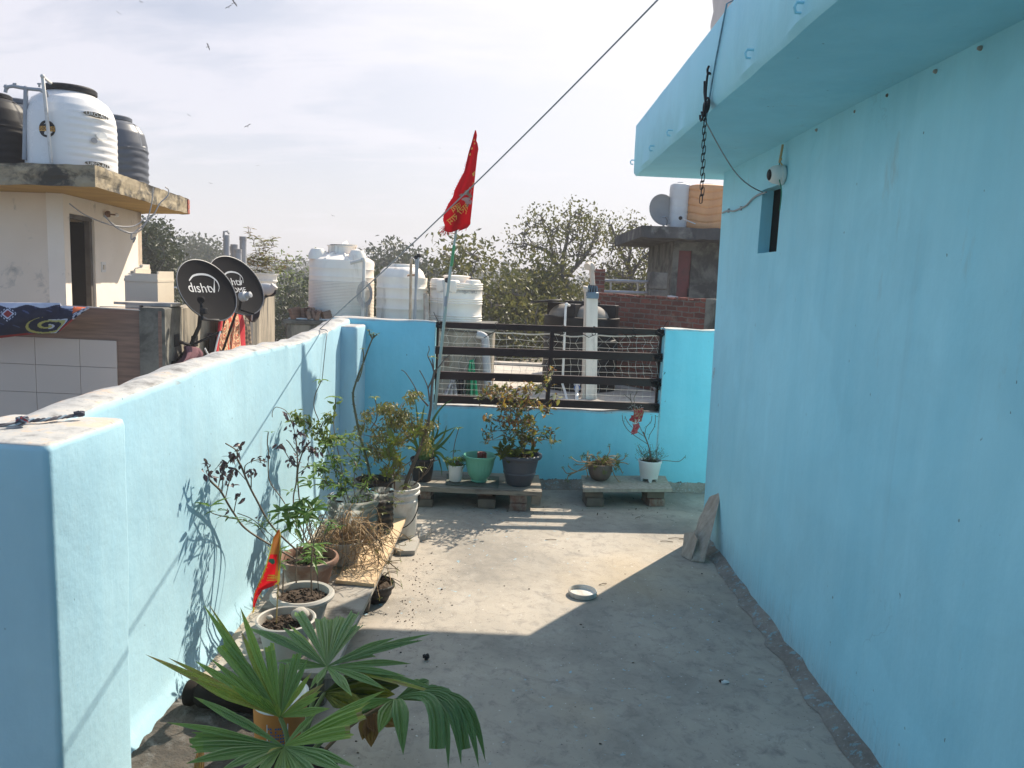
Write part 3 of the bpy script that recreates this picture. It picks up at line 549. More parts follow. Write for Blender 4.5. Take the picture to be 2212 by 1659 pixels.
tag(mb.build('black_cable', [M_wire, pm('painted_over_cable', (.16, .36, .46), (.08, .16, .2), 30, .6, .1)], loc=a0, smooth=True), 'twisted dark cable running down the slab edge and sagging to the window slit', 'cable')
mb = MB(); pp = [AX(u, v, XH-.008) for u, v in ((1655, 415), (1640, 420), (1625, 430), (1612, 444), (1600, 450), (1585, 456), (1573, 455), (1560, 460))]; mb.tube(bez(pp), .0055, 6)
for q in (pp[4], pp[6]): mb.box(q-Vector((.004, .006, .012)), q+Vector((.008, .006, .012)))
tag(mb.build('grey_cable', M_pvcg, loc=pp[0], smooth=True), 'grey cable clipped along the blue wall from the window slit to the corner', 'cable')
# hanging chain
a0 = AX(1529, 160, SX-.012); ch = thing('chain', 'thin black chain hanging in a doubled loop from a hook on the slab edge', 'chain', a0)
mb = MB(); k1 = AX(1524, 222, SX-.02); mb.tube(bez([a0+Vector((.012, 0, .0)), a0, a0.lerp(k1, .5)+Vector((0, .01, 0)), k1]), .0048, 6); mb.tube(bez([a0, a0+Vector((0, .012, .02)), a0+Vector((0, -.008, .028))]), .005, 5)
for k in range(4): mb.tube([k1+Vector((math.sin(t*.3+k)*.012, math.cos(t)*(.018+.004*k), math.sin(t)*(.02+.005*k)-.012*k)) for t in [i*.55 for i in range(12)]], .0045, 5)
mb.tube([k1, k1+Vector((0, .035, .05)), k1+Vector((0, .045, .095))], .005, 5); mb.build('tie', M_rubber, ch, smooth=True)
mb = MB()
def link(c, L_, Wd, ax, rr): # elongated ring
    d = Vector((0, 0, 1)); pts = [c+d*(L_/2*(1 if math.sin(t) > 0 else -1)*min(1, abs(math.sin(t))*1.6))+ax*(Wd/2*math.cos(t)) for t in [i*math.pi/6 for i in range(13)]]; mb.tube(pts, rr, 5, cap=False)
k2 = AX(1516, 430, SX-.02); n = 14
for k in range(n):
    for s_ in (-1, 1):
        p = k1.lerp(k2, (k+.5)/n)+Vector((0, s_*(.006+.0004*k)*1.2, -.012)); link(p, (k1.z-k2.z)/n*1.25, .012, Vector((.2, 1, 0)).normalized() if (k+(s_ > 0)) % 2 else Vector((1, .25, 0)).normalized(), .0017)
mb.build('chain_links', M_rubber, ch, smooth=True)
# clothes line from the roof to the left wall, its tail hanging down the wall
e0 = AY(1400, 0, 3.0); far = AV(690, 700, (XI-.05, 0), (XI-.05, 5)); far = Vector((XI-.06, 5.05, htop(5.05)+.01)); e1 = e0+(e0-far)*.35
mb = MB(); line = [e1.lerp(far, i/30)+Vector((0, 0, -.05*math.sin(math.pi*i/30))) for i in range(31)]; mb.tube(line, .0034, 6)
tl = [far, Vector((XI+.002, 5.0, htop(5)+.004)), Vector((XI+.012, 4.93, htop(5)-.05)), Vector((XI+.012, 4.83, .9))]; mb.tube(bez(tl), .003, 5)
tag(mb.build('clothes_line', M_wire, loc=far, smooth=True), 'grey wire line stretched across the sky from the roof to the left wall', 'line')
# rope on the near pier
mb = MB(); rp = [Vector((-1.40, 1.82, 1.175)), *[FL(u, v, 1.176) for u, v in ((25, 917), (60, 909), (100, 906), (140, 900), (178, 896))]]; rp = bez(rp, 8)
for s_ in range(3): mb.tube([p+Vector((.0028*math.cos(i*.9+s_*2.1), .0028*math.sin(i*.9+s_*2.1), .0028*math.sin(i*.9+s_*2.1))) for i, p in enumerate(rp)], .0028, 5, m=(0, 0, 1)[s_])
kn = rp[-3]
for k in range(4): mb.tube([kn+Vector((math.cos(t+k)*.012, math.sin(t+k)*.008, .004+.005*math.sin(t*2+k))) for t in [i*.6 for i in range(11)]], .0034, 5)
kn = FL(48, 910, 1.18)
for k in range(4): mb.tube([kn+Vector((math.cos(t+k)*.013, math.sin(t+k)*.009, .004+.006*math.sin(t*2+k))) for t in [i*.6 for i in range(11)]], .0034, 5, m=k % 3)
tag(mb.build('rope', [pm('dark_rope', (.05, .055, .075), (.10, .10, .12), 60, .9, .2), pm('blue_rope', (.22, .30, .38), None, 60, .9, .2), pm('red_thread', (.35, .06, .08), None, 60, .9, .2)], loc=kn, smooth=True), 'frayed dark rope with knots lying on top of the near end of the left wall', 'rope')
# ------------------------------------------------------------------ flag on the pole
pb = AY(940, 884, 5.76); pt = AY(1025, 290, 5.72); pole = thing('flag_pole', 'thin pale green pole tied upright to the left end of the railing', 'pole', pb)
mb = MB(); mid = AY(960, 690, 5.75); m2 = AY(985, 500, 5.735); mb.tube([pb, AY(949, 790, 5.755), mid, AY(972, 590, 5.745), m2, pt], [.012, .012, .012, .011, .009, .007], 8); mb.build('pole_tube', pm('pale_green_pole', (.34, .44, .38), (.46, .50, .46), 8, .5, .05, 30, st=(1, 1, .3)), pole, smooth=True)
mb = MB(); q = AY(962.5, 662, 5.74); mb.tube([q, AY(964, 640, 5.74)], .0135, 8); mb.build('pole_band', M_pvcg, pole, smooth=True); mb = MB(); q = AY(975, 575, 5.735); mb.tube([q, AY(981, 530, 5.735)], .0115, 8); mb.build('pole_band', pm('green_band', (.10, .36, .16), None, 5, .5, 0), pole, smooth=True)
fx = lambda a: 932.6+.1587*a; fy = lambda a: 263.3+.1587*a
LFT = [(115, 588), (180, 570), (290, 540), (420, 500), (550, 470), (680, 440), (810, 370), (930, 310), (1020, 290), (1110, 230), (1250, 165), (1340, 155), (1410, 180), (1480, 170)]
RGT = [(115, 602), (180, 615), (260, 605), (290, 622), (370, 637), (430, 625), (650, 600), (900, 575), (1150, 550), (1350, 528), (1390, 530), (1450, 480), (1500, 400)]
def lerp_t(tab, y):
    for (a, p), (b, q) in zip(tab, tab[1:]):
        if y <= b: return p+(q-p)*max(0, (y-a))/(b-a)
    return tab[-1][1]
def flagp(u, v):
    yb = 1480+25*math.sin(u*5.2) if u < .75 else 1500-((u-.75)/.25)*60
    y = 115+(yb-115)*v; l, r_ = lerp_t(LFT, y), lerp_t(RGT, y); x = l+(r_-l)*u
    dep = 5.70+.022*math.sin(u*7+v*3.0)*(.25+v)+.02*math.sin(v*8+u*2)*v; return AY(fx(x), fy(y), dep)
flg = thing('pennant', 'red frayed pennant flag with gold lettering flying from the top of the thin pole', 'flag', pt)
mb = MB(); mb.grid(flagp, 26, 60); fl_ = mb.build('cloth', M_red, flg, smooth=True, ang=180)
sd_ = fl_.modifiers.new('thick', 'SOLIDIFY'); sd_.thickness = .0015
mb = MB()
for k in range(60):
    t = k/59; u_, v_ = (0, .3+.7*t) if k % 2 else (R.random(), 1.0); p = flagp(u_, v_); mb.tube([p, p+Vector((-.012 if u_ == 0 else R.uniform(-.008, .008), 0, R.uniform(-.02, .006) if u_ == 0 else -.016))*R.uniform(.5, 1.4)], .0009, 3)
for k in range(26): p = flagp(R.uniform(0, .06), R.uniform(.94, 1)); mb.tube([p, p+Vector((R.uniform(-.05, .01), 0, R.uniform(-.06, -.01)))], .0011, 3)
mb.build('fringe', M_red, flg)
def onflag(px, py, off=.005): return AY(px, py, 5.662)
mb = MB()   # printed marks: mirrored lettering and a plain ornamental emblem
def onf(x, y, sx, sy, rot, txt): 
    c = AY(fx(x), fy(y), 5.655); return frame(c, Vector((math.cos(rot), 0, math.sin(rot))), Vector((-math.sin(rot), 0, math.cos(rot)))) @ Matrix.Diagonal((sx, sx, 1, 1))
def stamp(mb, txt, cx, cy, sx, sy, rot, m, flip=True):
    t = MB(); t.text(txt, Matrix.Identity(4), flip=flip)
    vs = []
    for x, y, z in t.v:
        X = cx+(x*sx*math.cos(rot)-y*sy*math.sin(rot)); Y = cy-(x*sx*math.sin(rot)+y*sy*math.cos(rot)); vs.append(onclo(X, Y))
    mb.add(vs, t.f, m)
def onclo(X, Y, off=.006):
    v = (Y-115)/(1490-115); l, r_ = lerp_t(LFT, Y), lerp_t(RGT, Y); u = (X-l)/(r_-l); p = flagp(u, min(v, 1)); return p+(CAM-p).normalized()*off
stamp(mb, 'श्री राम', 362, 1255, 122, 125, .70, 0); stamp(mb, 'जय', 335, 1160, 110, 110, .55, 0)
rr = random.Random(3)
def blob(cx, cy, rx, ry, m, rot=0):
    pts = []
    for k in range(14):
        a = 2*math.pi*k/14; q = 1+.28*math.sin(3*a+cx)+.15*math.sin(5*a+cy); x, y = rx*q*math.cos(a), ry*q*math.sin(a); pts.append(onclo(cx+x*math.cos(rot)-y*math.sin(rot), cy+x*math.sin(rot)+y*math.cos(rot), .006+.0006*m))
    mb.add(pts, [tuple(range(14))], m)
for a in ((478, 975, 52, 34, 1, .3), (402, 990, 26, 18, 1, .2), (470, 1075, 55, 40, 2, .6), (470, 985, 24, 20, 2, 0), (520, 1030, 30, 22, 1, -.5), (515, 1110, 36, 24, 2, .8), (487, 1085, 16, 34, 3, .2), (490, 1140, 14, 22, 1, .4), (570, 715, 14, 32, 0, .2), (560, 880, 8, 40, 0, .1), (585, 295, 10, 12, 0, 0), (548, 360, 9, 16, 0, .3), (522, 440, 9, 18, 0, .3), (578, 245, 6, 14, 0, 0)): blob(*a)
mb.tube([onclo(*q, .008) for q in ((520, 1000), (540, 950), (530, 910), (505, 900))], .0022, 5, m=2)
mb.build('print', [pm('bright_gold_print', (.85, .50, .10), (.75, .42, .08), 20, .6, 0), pm('tan_brown_print', (.36, .24, .16), (.24, .16, .11), 40, .7, 0), M_emb2, M_emb3], fl_)
# ------------------------------------------------------------------ plant growing helpers
def grow(st, nodes, attrs, r0, r1, wob=.1, m=None, origin=None):
    o = origin or nodes[0]
    for a in sorted(attrs, key=lambda q: (q-o).length):
        b = min(nodes, key=lambda q: (q-a).length + .35*(o-q).length*0.3 + (.25*max(0, q.z-a.z)))
        L = (a-b).length
        if L < 1e-4: continue
        mid = b.lerp(a, .5)+rv(L*wob)+Vector((0, 0, L*wob*.6)); pts = bez([b, mid, a], 3); D_ = (a-o).length
        st.tube(pts, [max(r1, r0*(1-.18*i)) for i in range(len(pts))] if D_ < 1e9 else r1, 4, m=m, cap=False); nodes.extend(pts[1:])
def ell(c, r, n, shell=.0):
    out = []
    while len(out) < n:
        q = rv()
        if q.length <= 1 and q.length >= shell: out.append(Vector((c[0]+q.x*r[0], c[1]+q.y*r[1], c[2]+q.z*r[2])))
    return out
def whorl(lf, p, d, n, L, W, spread=.8, droop=.25, t=None, seg=3, m=None):
    d = Vector(d).normalized(); a0 = R.random()*6.28; ax = d.orthogonal().normalized(); bx = d.cross(ax)
    for k in range(n):
        a = a0+2*math.pi*k/n+R.uniform(-.3, .3); dd = (d*(1-spread*R.uniform(.7, 1.1))+(ax*math.cos(a)+bx*math.sin(a))*spread).normalized(); lf.leaf(p+dd*L*.08, dd, d, L*R.uniform(.7, 1.15), W*R.uniform(.8, 1.15), droop*R.uniform(.3, 1.6), m, (R.random() if t is None else t+R.uniform(-.12, .12)), seg)
def cl2(p, n, L, W, mb, t, bias=-.4, sp=.018, dr=.5, seg=3):
    for _ in range(n): mb.leaf(p+rv(sp), rdir(bias), rdir(.8), L*R.uniform(.65, 1.2), W*R.uniform(.75, 1.2), dr*R.uniform(.2, 1.3), None, min(1, max(0, t+R.uniform(-.15, .15))), seg)
def soil(mb, c, r, z, amp=.008, m=None):
    n = 9; seg = 22; vs = [Vector((c[0], c[1], z+amp))]; fs = []
    for i in range(1, n+1):
        for k in range(seg):
            a = 2*math.pi*k/seg; rr_ = r*i/n; p = Vector((c[0]+rr_*math.cos(a), c[1]+rr_*math.sin(a), z)); p.z += amp*(noise.noise(p*38)+.8*noise.noise(p*95)); vs.append(p)
    for k in range(seg): fs.append((0, 1+k, 1+(k+1) % seg))
    for i in range(n-1):
        for k in range(seg): a = 1+i*seg; fs.append((a+k, a+seg+k, a+seg+(k+1) % seg, a+(k+1) % seg))
    mb.add(vs, fs, m)
def clods(mb, c, r, z, n, s=.007):
    for _ in range(n):
        a = R.random()*6.28; q = r*math.sqrt(R.random())*.93; mb.ball((c[0]+q*math.cos(a), c[1]+q*math.sin(a), z+s*.3), s*R.uniform(.4, 1.3), 6, jit=.5)
def pot(name, label, c, mat, prof, soilz=None, soilr=None, seg=36, fn=None, amp=.008, cl=0, group=None, partname='pot', cat='potted plant'):
    """prof: outer outline from bottom to rim then down the inner face"""
    t = thing(name, label, cat, c, group); mb = MB(); mb.lathe(c, prof, seg, fn=fn, close=True); b = 0
    mb.add([Vector(c)+Vector((prof[0][0]*math.cos(6.2832*k/seg), prof[0][0]*math.sin(6.2832*k/seg), prof[0][1])) for k in range(seg)], [tuple(range(seg-1, -1, -1))]); po = mb.build(partname, mat, t, smooth=True, ang=42)
    if soilz is not None:
        mb = MB(); soil(mb, c, soilr, c[2]+soilz, amp)
        if cl: clods(mb, c, soilr, c[2]+soilz, cl)
        mb.build('soil', M_soil, t, smooth=False)
    return t
def outl(rb, rt, h, th=.006, lip=.008, liph=.022, inner=.7):
    return [(rb, 0), (rb+(rt-rb)*.5, h*.5), (rt-lip, h-liph), (rt, h-liph*.9), (rt+.001, h-.004), (rt-.003, h), (rt-th, h), (rt-th-lip, h-.02), (rb+(rt-rb)*(inner)-th, h*inner-.03)]
BZ = .15
def plank(name, label, cat, p00, p10, p11, p01, th, mat, grain=None, bev=.003):   # four top corners
    mb = MB(); vs = [];  nx, ny = 14, 4
    c = [Vector(p) for p in (p00, p10, p11, p01)]
    def top(u, v): p = (c[0]*(1-u)+c[1]*u)*(1-v)+(c[3]*(1-u)+c[2]*u)*v; e = nz((u*9, v*7, c[0].x), 1, .004) if (u in (0, 1) or v in (0, 1)) else 0; return p+Vector((e, e*.6, nz((u*3, v*2, c[0].y), 1, .003)))
    mb.grid(top, nx, ny); b = len(mb.v); mb.grid(lambda u, v: top(u, 1-v)-Vector((0, 0, th)), nx, ny)
    T_ = lambda i, j: j*(nx+1)+i; B_ = lambda i, j: b+(ny-j)*(nx+1)+i
    for i in range(nx):
        for j, fl2 in ((0, 0), (ny, 1)):
            q = (T_(i, j), B_(i, j), B_(i+1, j), T_(i+1, j)); mb.f.append(q[::-1] if fl2 else q); mb.m.append(0); mb.t.append(.5)
    for j in range(ny):
        for i, fl2 in ((0, 1), (nx, 0)):
            q = (T_(i, j), B_(i, j), B_(i, j+1), T_(i, j+1)); mb.f.append(q[::-1] if fl2 else q); mb.m.append(0); mb.t.append(.5)
    return tag(mb.build(name, mat, loc=(c[0]+c[2])/2), label, cat)
def brick(label, c, sz, rot, mat, group='old bricks propping up the benches'):
    mb = MB(); M = Matrix.Translation(c) @ Matrix.Rotation(rot, 4, 'Z'); bm = bmesh.new(); bmesh.ops.create_cube(bm, size=1)
    for q in bm.verts: q.co = Vector((q.co.x*sz[0], q.co.y*sz[1], q.co.z*sz[2]+sz[2]/2))
    bmesh.ops.subdivide_edges(bm, edges=bm.edges[:], cuts=4, use_grid_fill=True)
    for q in bm.verts:
        e = sum(1 for a, s_ in ((abs(q.co.x), sz[0]/2), (abs(q.co.y), sz[1]/2), (abs(q.co.z-sz[2]/2), sz[2]/2)) if a > s_*.97)
        if e > 1: q.co = Vector((q.co.x*.965, q.co.y*.965, sz[2]/2+(q.co.z-sz[2]/2)*.95))
        w = noise.noise_vector((q.co+Vector(c))*26)*.0035; w.z *= .5 if q.co.z > .002 else 0; q.co += w
    bm.verts.index_update(); mb.add([M @ q.co for q in bm.verts], [tuple(q.index for q in f.verts) for f in bm.faces]); bm.free()
    return tag(mb.build('brick', mat, loc=c, smooth=True, ang=35), label, 'brick', group)
# ------------------------------------------------------------------ benches at the far wall
plank('bench_plank', 'long weathered plank bench by the far wall carrying five pots', 'plank', (-.66, 5.16, BZ), (.245, 5.165, BZ), (.235, 5.63, BZ), (-.66, 5.63, BZ), .034, M_plank)
plank('thin_panel', 'thin dark panel lying on the plank bench under the green pot', 'panel', (-.43, 5.22, BZ+.008), (-.06, 5.20, BZ+.008), (-.06, 5.50, BZ+.008), (-.45, 5.52, BZ+.008), .006, pm('dark_green_panel', (.13, .14, .11), (.09, .10, .08), 5, .8, .2, 30, stain=(.2, .18, .15)))
mb = MB(); mb.box((.175, 5.19, .05), (.24, 5.24, BZ-.036), .004, jit=.002); tag(mb.build('wooden_cleat', M_plank, loc=(.21, 5.2, .08)), 'small dark wooden block under the right corner of the plank bench', 'block')
hb = (BZ-.036)/2-.001
brick('lower brick at the left end of the plank bench behind the white bucket', (-.575, 5.27, 0), (.115, .20, hb), .06, M_brickg); brick('upper brick at the left end of the plank bench behind the white bucket', (-.585, 5.28, hb+.001), (.12, .20, hb-.001), -.04, M_brickm)
brick('single short brick standing under the middle of the plank bench', (-.14, 5.30, 0), (.125, .2, hb+.012), .03, M_brickg); brick('half brick in shade on top of the middle brick of the plank bench', (-.15, 5.36, hb+.013), (.11, .18, hb-.014), -.05, M_brickm)
brick('lower reddish brick near the right end of the plank bench', (.085, 5.27, 0), (.12, .2, hb), -.02, M_brickm); brick('upper dark brick near the right end of the plank bench', (.08, 5.28, hb+.001), (.12, .2, hb-.001), .05, M_brickm)
BZ2 = .145
plank('bench_plank', 'short grey plank bench by the far wall carrying the bowl and the white footed pot', 'plank', (.545, 5.31, BZ2), (1.205, 5.42, BZ2), (1.225, 5.79, BZ2), (.565, 5.70, BZ2), .024, M_plankg)
hb = (BZ2-.026)/2-.001
brick('lower grey brick under the left end of the short bench', (.635, 5.44, 0), (.13, .17, hb+.008), .1, M_brickg); brick('upper brick with a red patch under the left end of the short bench', (.63, 5.45, hb+.009), (.135, .17, hb-.01), .03, M_brickg)
brick('lower broken reddish brick under the right end of the short bench', (1.09, 5.52, 0), (.12, .17, hb), .2, M_brickm); brick('upper grey brick under the right end of the short bench', (1.085, 5.53, hb+.001), (.13, .17, hb-.001), .12, M_brickg)
# ------------------------------------------------------------------ boards along the left wall
plank('long_board', 'long dirty board along the left wall under the terracotta and grey pots', 'board', (-1.04, 2.60, BZ), (-.605, 2.615, BZ), (-.60, 4.30, BZ), (-1.03, 4.30, BZ), .022, M_plankd)
plank('plywood_strip', 'narrow pale plywood strip lying on the dirty board beside the clear jar', 'board', (-.785, 3.42, BZ+.021), (-.598, 3.40, BZ+.021), (-.592, 4.52, BZ+.021), (-.765, 4.53, BZ+.021), .016, M_ply)
lg = FL(385, 1492, .06); mb = MB(); a = Vector((-1.13, 2.585, .07)); b = Vector((-.66, 2.555, .07)); pr = [(.028, 0), (.044, .008), (.046, .03), (.036, .045), (.046, .06), (.05, .10), (.052, .25), (.048, .40), (.05, .44), (.038, .46), (.044, .475), (.03, .485)]
mb.lathe(a, pr, 24, ax=b-a); tag(mb.build('turned_leg', M_logm, loc=a, smooth=True, ang=50), 'blackened turned wooden furniture leg lying across under the near end of the board', 'wood')
for k, (y, x) in enumerate(((2.74, -.98), (2.75, -.70), (3.55, -.98), (3.55, -.70), (4.15, -.98), (4.2, -.70))):
    brick(['brick by the wall under the near end of the dirty board', 'brick on the floor side under the near end of the dirty board', 'brick by the wall under the middle of the dirty board', 'brick on the floor side under the middle of the dirty board', 'brick by the wall under the far end of the dirty board', 'brick on the floor side under the far end of the dirty board'][k], (x, y, 0), (.13, .2, BZ-.024), R.uniform(-.1, .1), M_brickg)
mb = MB(); mb.poly([(-.70, 4.30, .002), (-.60, 4.22, .002), (-.515, 4.24, .002), (-.51, 4.42, .002), (-.56, 4.60, .002), (-.72, 4.58, .002)], .026, (0, 0, 1)); tag(mb.build('marble_slab', M_greyp, loc=(-.6, 4.4, 0)), 'broken white marble tile under the front of the white bucket', 'tile')
mb = MB(); mb.poly([(-.52, 4.46, .002), (-.485, 4.50, .002), (-.46, 4.66, .002), (-.53, 4.70, .002)], .034, (0, 0, 1)); tag(mb.build('marble_slab', M_greyp, loc=(-.5, 4.6, 0)), 'narrow broken marble offcut at the right of the white bucket', 'tile')
# dark dirt; its colour also stands in for shade on the near left floor
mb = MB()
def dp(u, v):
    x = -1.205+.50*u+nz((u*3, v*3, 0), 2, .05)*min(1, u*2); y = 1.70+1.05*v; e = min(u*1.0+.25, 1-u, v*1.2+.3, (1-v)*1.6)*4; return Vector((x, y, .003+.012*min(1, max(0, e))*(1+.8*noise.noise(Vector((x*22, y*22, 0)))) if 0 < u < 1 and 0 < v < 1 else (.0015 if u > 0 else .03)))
mb.grid(dp, 40, 70); kind(mb.build('dirt', pm('dirt_and_painted_shade', (.085, .072, .06), (.045, .04, .035), 7, .95, .8, 60, dist=.01, stain=(.16, .15, .14), sscale=9, sth=.6), smooth=True), 'stuff')
# ------------------------------------------------------------------ leaning planks, lid, paint bucket
def leanplank(name, label, pts, th, nrm):
    mb = MB(); P_ = [Vector(p) for p in pts]; P2 = []
    for i, p in enumerate(P_):
        q = P_[(i+1) % len(P_)]
        for k in range(5): P2.append(p.lerp(q, k/5)+rv(.0014))
    mb.poly(P2, th, nrm); tag(mb.build(name, M_plankg, loc=P_[0]), label, 'plank')
tp = AX(1548, 1068, XH-.012)
leanplank('broken_plank', 'taller weathered plank leaning against the foot of the blue wall', [(1.105, 4.335, .0), (1.165, 4.315, 0), (tp.x, tp.y-.03, tp.z-.03), (tp.x, tp.y, tp.z), (tp.x-.03, tp.y+.05, tp.z-.03), (1.19, 4.56, .19), (1.13, 4.45, .075)], .022, (.55, -.35, .5))
leanplank('broken_plank', 'short splintered board leaning in front of the taller plank', [(1.075, 4.42, 0), (1.115, 4.345, 0), (1.155, 4.39, .12), (1.145, 4.45, .14), (1.10, 4.50, .115)], .016, (-.5, -.4, .3))
c = (FL(1229, 1285)+FL(1287, 1285))/2; c.z = .001; mb = MB(); mb.lathe(c, [(.070, 0), (.0735, .004), (.0735, .024), (.0705, .026), (.0685, .023), (.066, .006), (.06, .0045), (0, .0045)], 48, close=False); tag(mb.build('bucket_lid', M_bucket, loc=c, smooth=True, ang=35), 'round white plastic lid lying upside down on the sunny floor', 'lid')
c = (-.725, 2.385, 0); pk = thing('paint_bucket', 'orange and white paint bucket half hidden behind the palm fronds', 'bucket', c)
mb = MB(); mb.lathe(c, [(.078, 0), (.080, .01), (.088, .19), (.092, .193), (.092, .203), (.088, .205), (.083, .205), (.08, .17), (0, .17)], 36); mb.build('bucket_body', M_whitep, pk, smooth=True, ang=40)
mb = MB(); mb.lathe(c, [(.0819, .025), (.0878, .172)], 40, close=True); lb = mb.build('label_band', pm('orange_label', (.52, .20, .045), (.44, .16, .04), 8, .5, .03), pk, smooth=True)
mb = MB()
for i in range(7):
    for k in range(8):
        if R.random() < .8: 
            a0 = rad(-100+k*5.2); a1 = a0+rad(4.2*R.uniform(.5, 1)); z = .052+.0115*i; r_ = .0819+(z-.025)*.04+.0016; mb.quad(*[Vector((c[0]+r_*math.cos(a), c[1]+r_*math.sin(a), zz_)) for a, zz_ in ((a0, z), (a1, z), (a1, z+.006), (a0, z+.006))], m=1)
mb.quad(*[Vector((c[0]+(.0819+(z-.025)*.04+.0009)*math.cos(a), c[1]+(.0819+(z-.025)*.04+.0009)*math.sin(a), z)) for a, z in ((rad(-103), .042), (rad(-57), .042), (rad(-57), .138), (rad(-103), .138))], m=0)
mb.build('printed_panel', [M_whitep, pm('blue_print', (.05, .14, .32), None, 9, .5, 0)], lb)
mb = MB(); mb.tube([Vector((c[0]-.092, c[1], .195)), Vector((c[0]-.09, c[1]+.05, .14)), Vector((c[0]-.03, c[1]+.09, .08)), Vector((c[0]+.05, c[1]+.085, .085)), Vector((c[0]+.092, c[1], .195))], .003, 5); mb.build('handle', M_wire, pk)
# ------------------------------------------------------------------ potted plants along the left wall
z1 = lambda u, v: (384+.1984*u, 822.9+.1984*v)      # pixel helpers for close-ups
z4 = lambda u, v: (658.3+.1984*u, 603.5+.1984*v)
zb = lambda u, v: (768.1+.1653*u, 822.9+.1653*v)
z3 = lambda u, v: (603.5+.1653*u, 932.6+.1653*v)
def poly_st(f, pts, Ya, Yb):
    n = len(pts); return [IN(*f(*p), Ya+(Yb-Ya)*i/(n-1)) for i, p in enumerate(pts)]
# terracotta pot
c = Vector((-.895, 3.36, BZ+.001)); t = pot('potted_plant', 'weathered terracotta pot with tall spindly stems of withered purple leaves', c, M_terra, [(.085, 0), (.098, .05), (.114, .115), (.119, .118), (.134, .128), (.138, .142), (.134, .155), (.124, .157), (.118, .15), (.112, .115)], .122, .114, cl=60)
st = MB(); lf = MB(); lg_ = MB()
base = c+Vector((0, 0, .12))
S1 = poly_st(z1, [(1060, 1900), (790, 1650), (610, 1440), (480, 1220), (440, 1170), (350, 1080), (340, 1000), (300, 860)], 3.33, 2.95); st.tube(bez([base+Vector((-.03, 0, 0))]+S1[1:]), [.0045]*30+[.003]*20, 5)
S2 = poly_st(z1, [(1100, 1750), (1040, 1600), (850, 1280), (760, 1100), (700, 950), (650, 850), (640, 760), (520, 680)], 3.36, 3.0); st.tube(bez([base+Vector((.0, .02, 0))]+S2[1:]), [.0045]*30+[.0028]*20, 5)
S3 = poly_st(z1, [(1190, 1380), (1020, 1130), (985, 1000), (990, 800), (975, 680), (985, 560)], 3.36, 3.25); st.tube(bez([base+Vector((.02, .0, 0))]+S3), .0026, 5)
S4 = poly_st(z1, [(1270, 1400), (1290, 1100), (1300, 950), (1300, 800), (1280, 600), (1240, 440), (1180, 330), (1110, 292), (1060, 290), (1030, 340), (1030, 395)], 3.38, 3.3); st.tube(bez([base+Vector((.03, .02, 0))]+S4), [.0035]*30+[.0016]*40, 5)
S5 = poly_st(z1, [(1350, 1400), (1310, 1150), (1310, 950), (1360, 770), (1400, 700)], 3.36, 3.36); st.tube(bez([base+Vector((.05, .0, 0))]+S5), [.0035]*40, 5)
for br in ([(610, 1440), (640, 1290), (680, 1240)], [(480, 1220), (490, 1060), (480, 900)], [(440, 1170), (480, 1010), (600, 810)], [(520, 1270), (560, 1100), (600, 985), (630, 950)], [(760, 1100), (630, 950)], [(800, 1160), (800, 1010)], [(640, 760), (690, 690)], [(730, 1000), (740, 915), (860, 860), (960, 880)], [(1310, 950), (1230, 870), (1150, 740), (1110, 690)], [(1300, 800), (1220, 680), (1180, 640)], [(1300, 930), (1240, 880)], [(1310, 820), (1380, 740), (1470, 770)], [(1310, 1010), (1390, 950), (1420, 890)], [(650, 1440), (800, 1500), (950, 1620), (1040, 1700)], [(1100, 1900), (850, 1570), (560, 1490), (400, 1450), (350, 1420)]):
    st.tube(bez(poly_st(z1, br, 3.15 if br[0][0] < 1000 else 3.34, 3.05 if br[0][0] < 1000 else 3.34)), .0022, 4)
def cl(p, n, L, W, d=(0, -.2, -.3), sp=.8, dr=.5, mb=None, seg=3, t=None):
    (mb or lf).cm = 0; whorl(mb or lf, p, d, n, L, W, sp, dr, t, seg)
for (u, v, n) in ((320, 880, 4), (290, 970, 5), (360, 1000, 6), (480, 930, 6), (520, 900, 7), (570, 850, 7), (600, 820, 6), (640, 800, 5), (490, 1040, 7), (600, 980, 4), (630, 960, 5), (560, 1120, 4), (690, 690, 4), (650, 770, 3), (800, 1000, 7), (830, 990, 4), (680, 1240, 6), (575, 1420, 2), (910, 1430, 2), (870, 870, 4), (945, 870, 5)):
    cl2(poly_st(z1, [(u, v), (u, v)], 3.12, 3.12)[0], n, .029, .015, lf, .6, -.9, .018)
for (u, v, n) in ((1110, 690, 6), (1150, 740, 3), (1380, 650, 7), (1395, 700, 7), (1440, 740, 7), (1480, 770, 9), (1500, 800, 7), (1250, 870, 7), (1240, 900, 4), (1320, 750, 4), (1260, 560, 5), (1290, 590, 5), (1330, 560, 5), (1245, 480, 4), (1190, 340, 5), (1370, 950, 3)):
    cl2(poly_st(z1, [(u, v), (u, v)], 3.34, 3.34)[0], n, .029, .015, lf, .6, -.8, .020)
for (u, v, n, L) in ((1010, 560, 3, .03), (345, 1370, 5, .075), (430, 1420, 3, .06), (1500, 940, 6, .06), (1430, 1080, 6, .075), (1440, 1150, 6, .07), (1225, 1210, 4, .04)): cl(poly_st(z1, [(u, v), (u, v)], 3.1 if u < 600 else 3.36, 3.2)[0], n, L, L*.3, d=(0, 0, .5), dr=.3, mb=lg_, t=.55)
for (u, v, n, L) in ((1130, 1430, 6, .08), (1250, 1420, 7, .09), (1390, 1440, 7, .09), (1480, 1400, 6, .08), (1300, 1500, 6, .08), (1200, 1510, 4, .07), (1270, 1600, 4, .07)): cl(poly_st(z1, [(u, v), (u, v)], 3.26, 3.26)[0], n, L, L*.3, d=(0, -.2, .5), dr=.35, mb=lg_, t=.4)
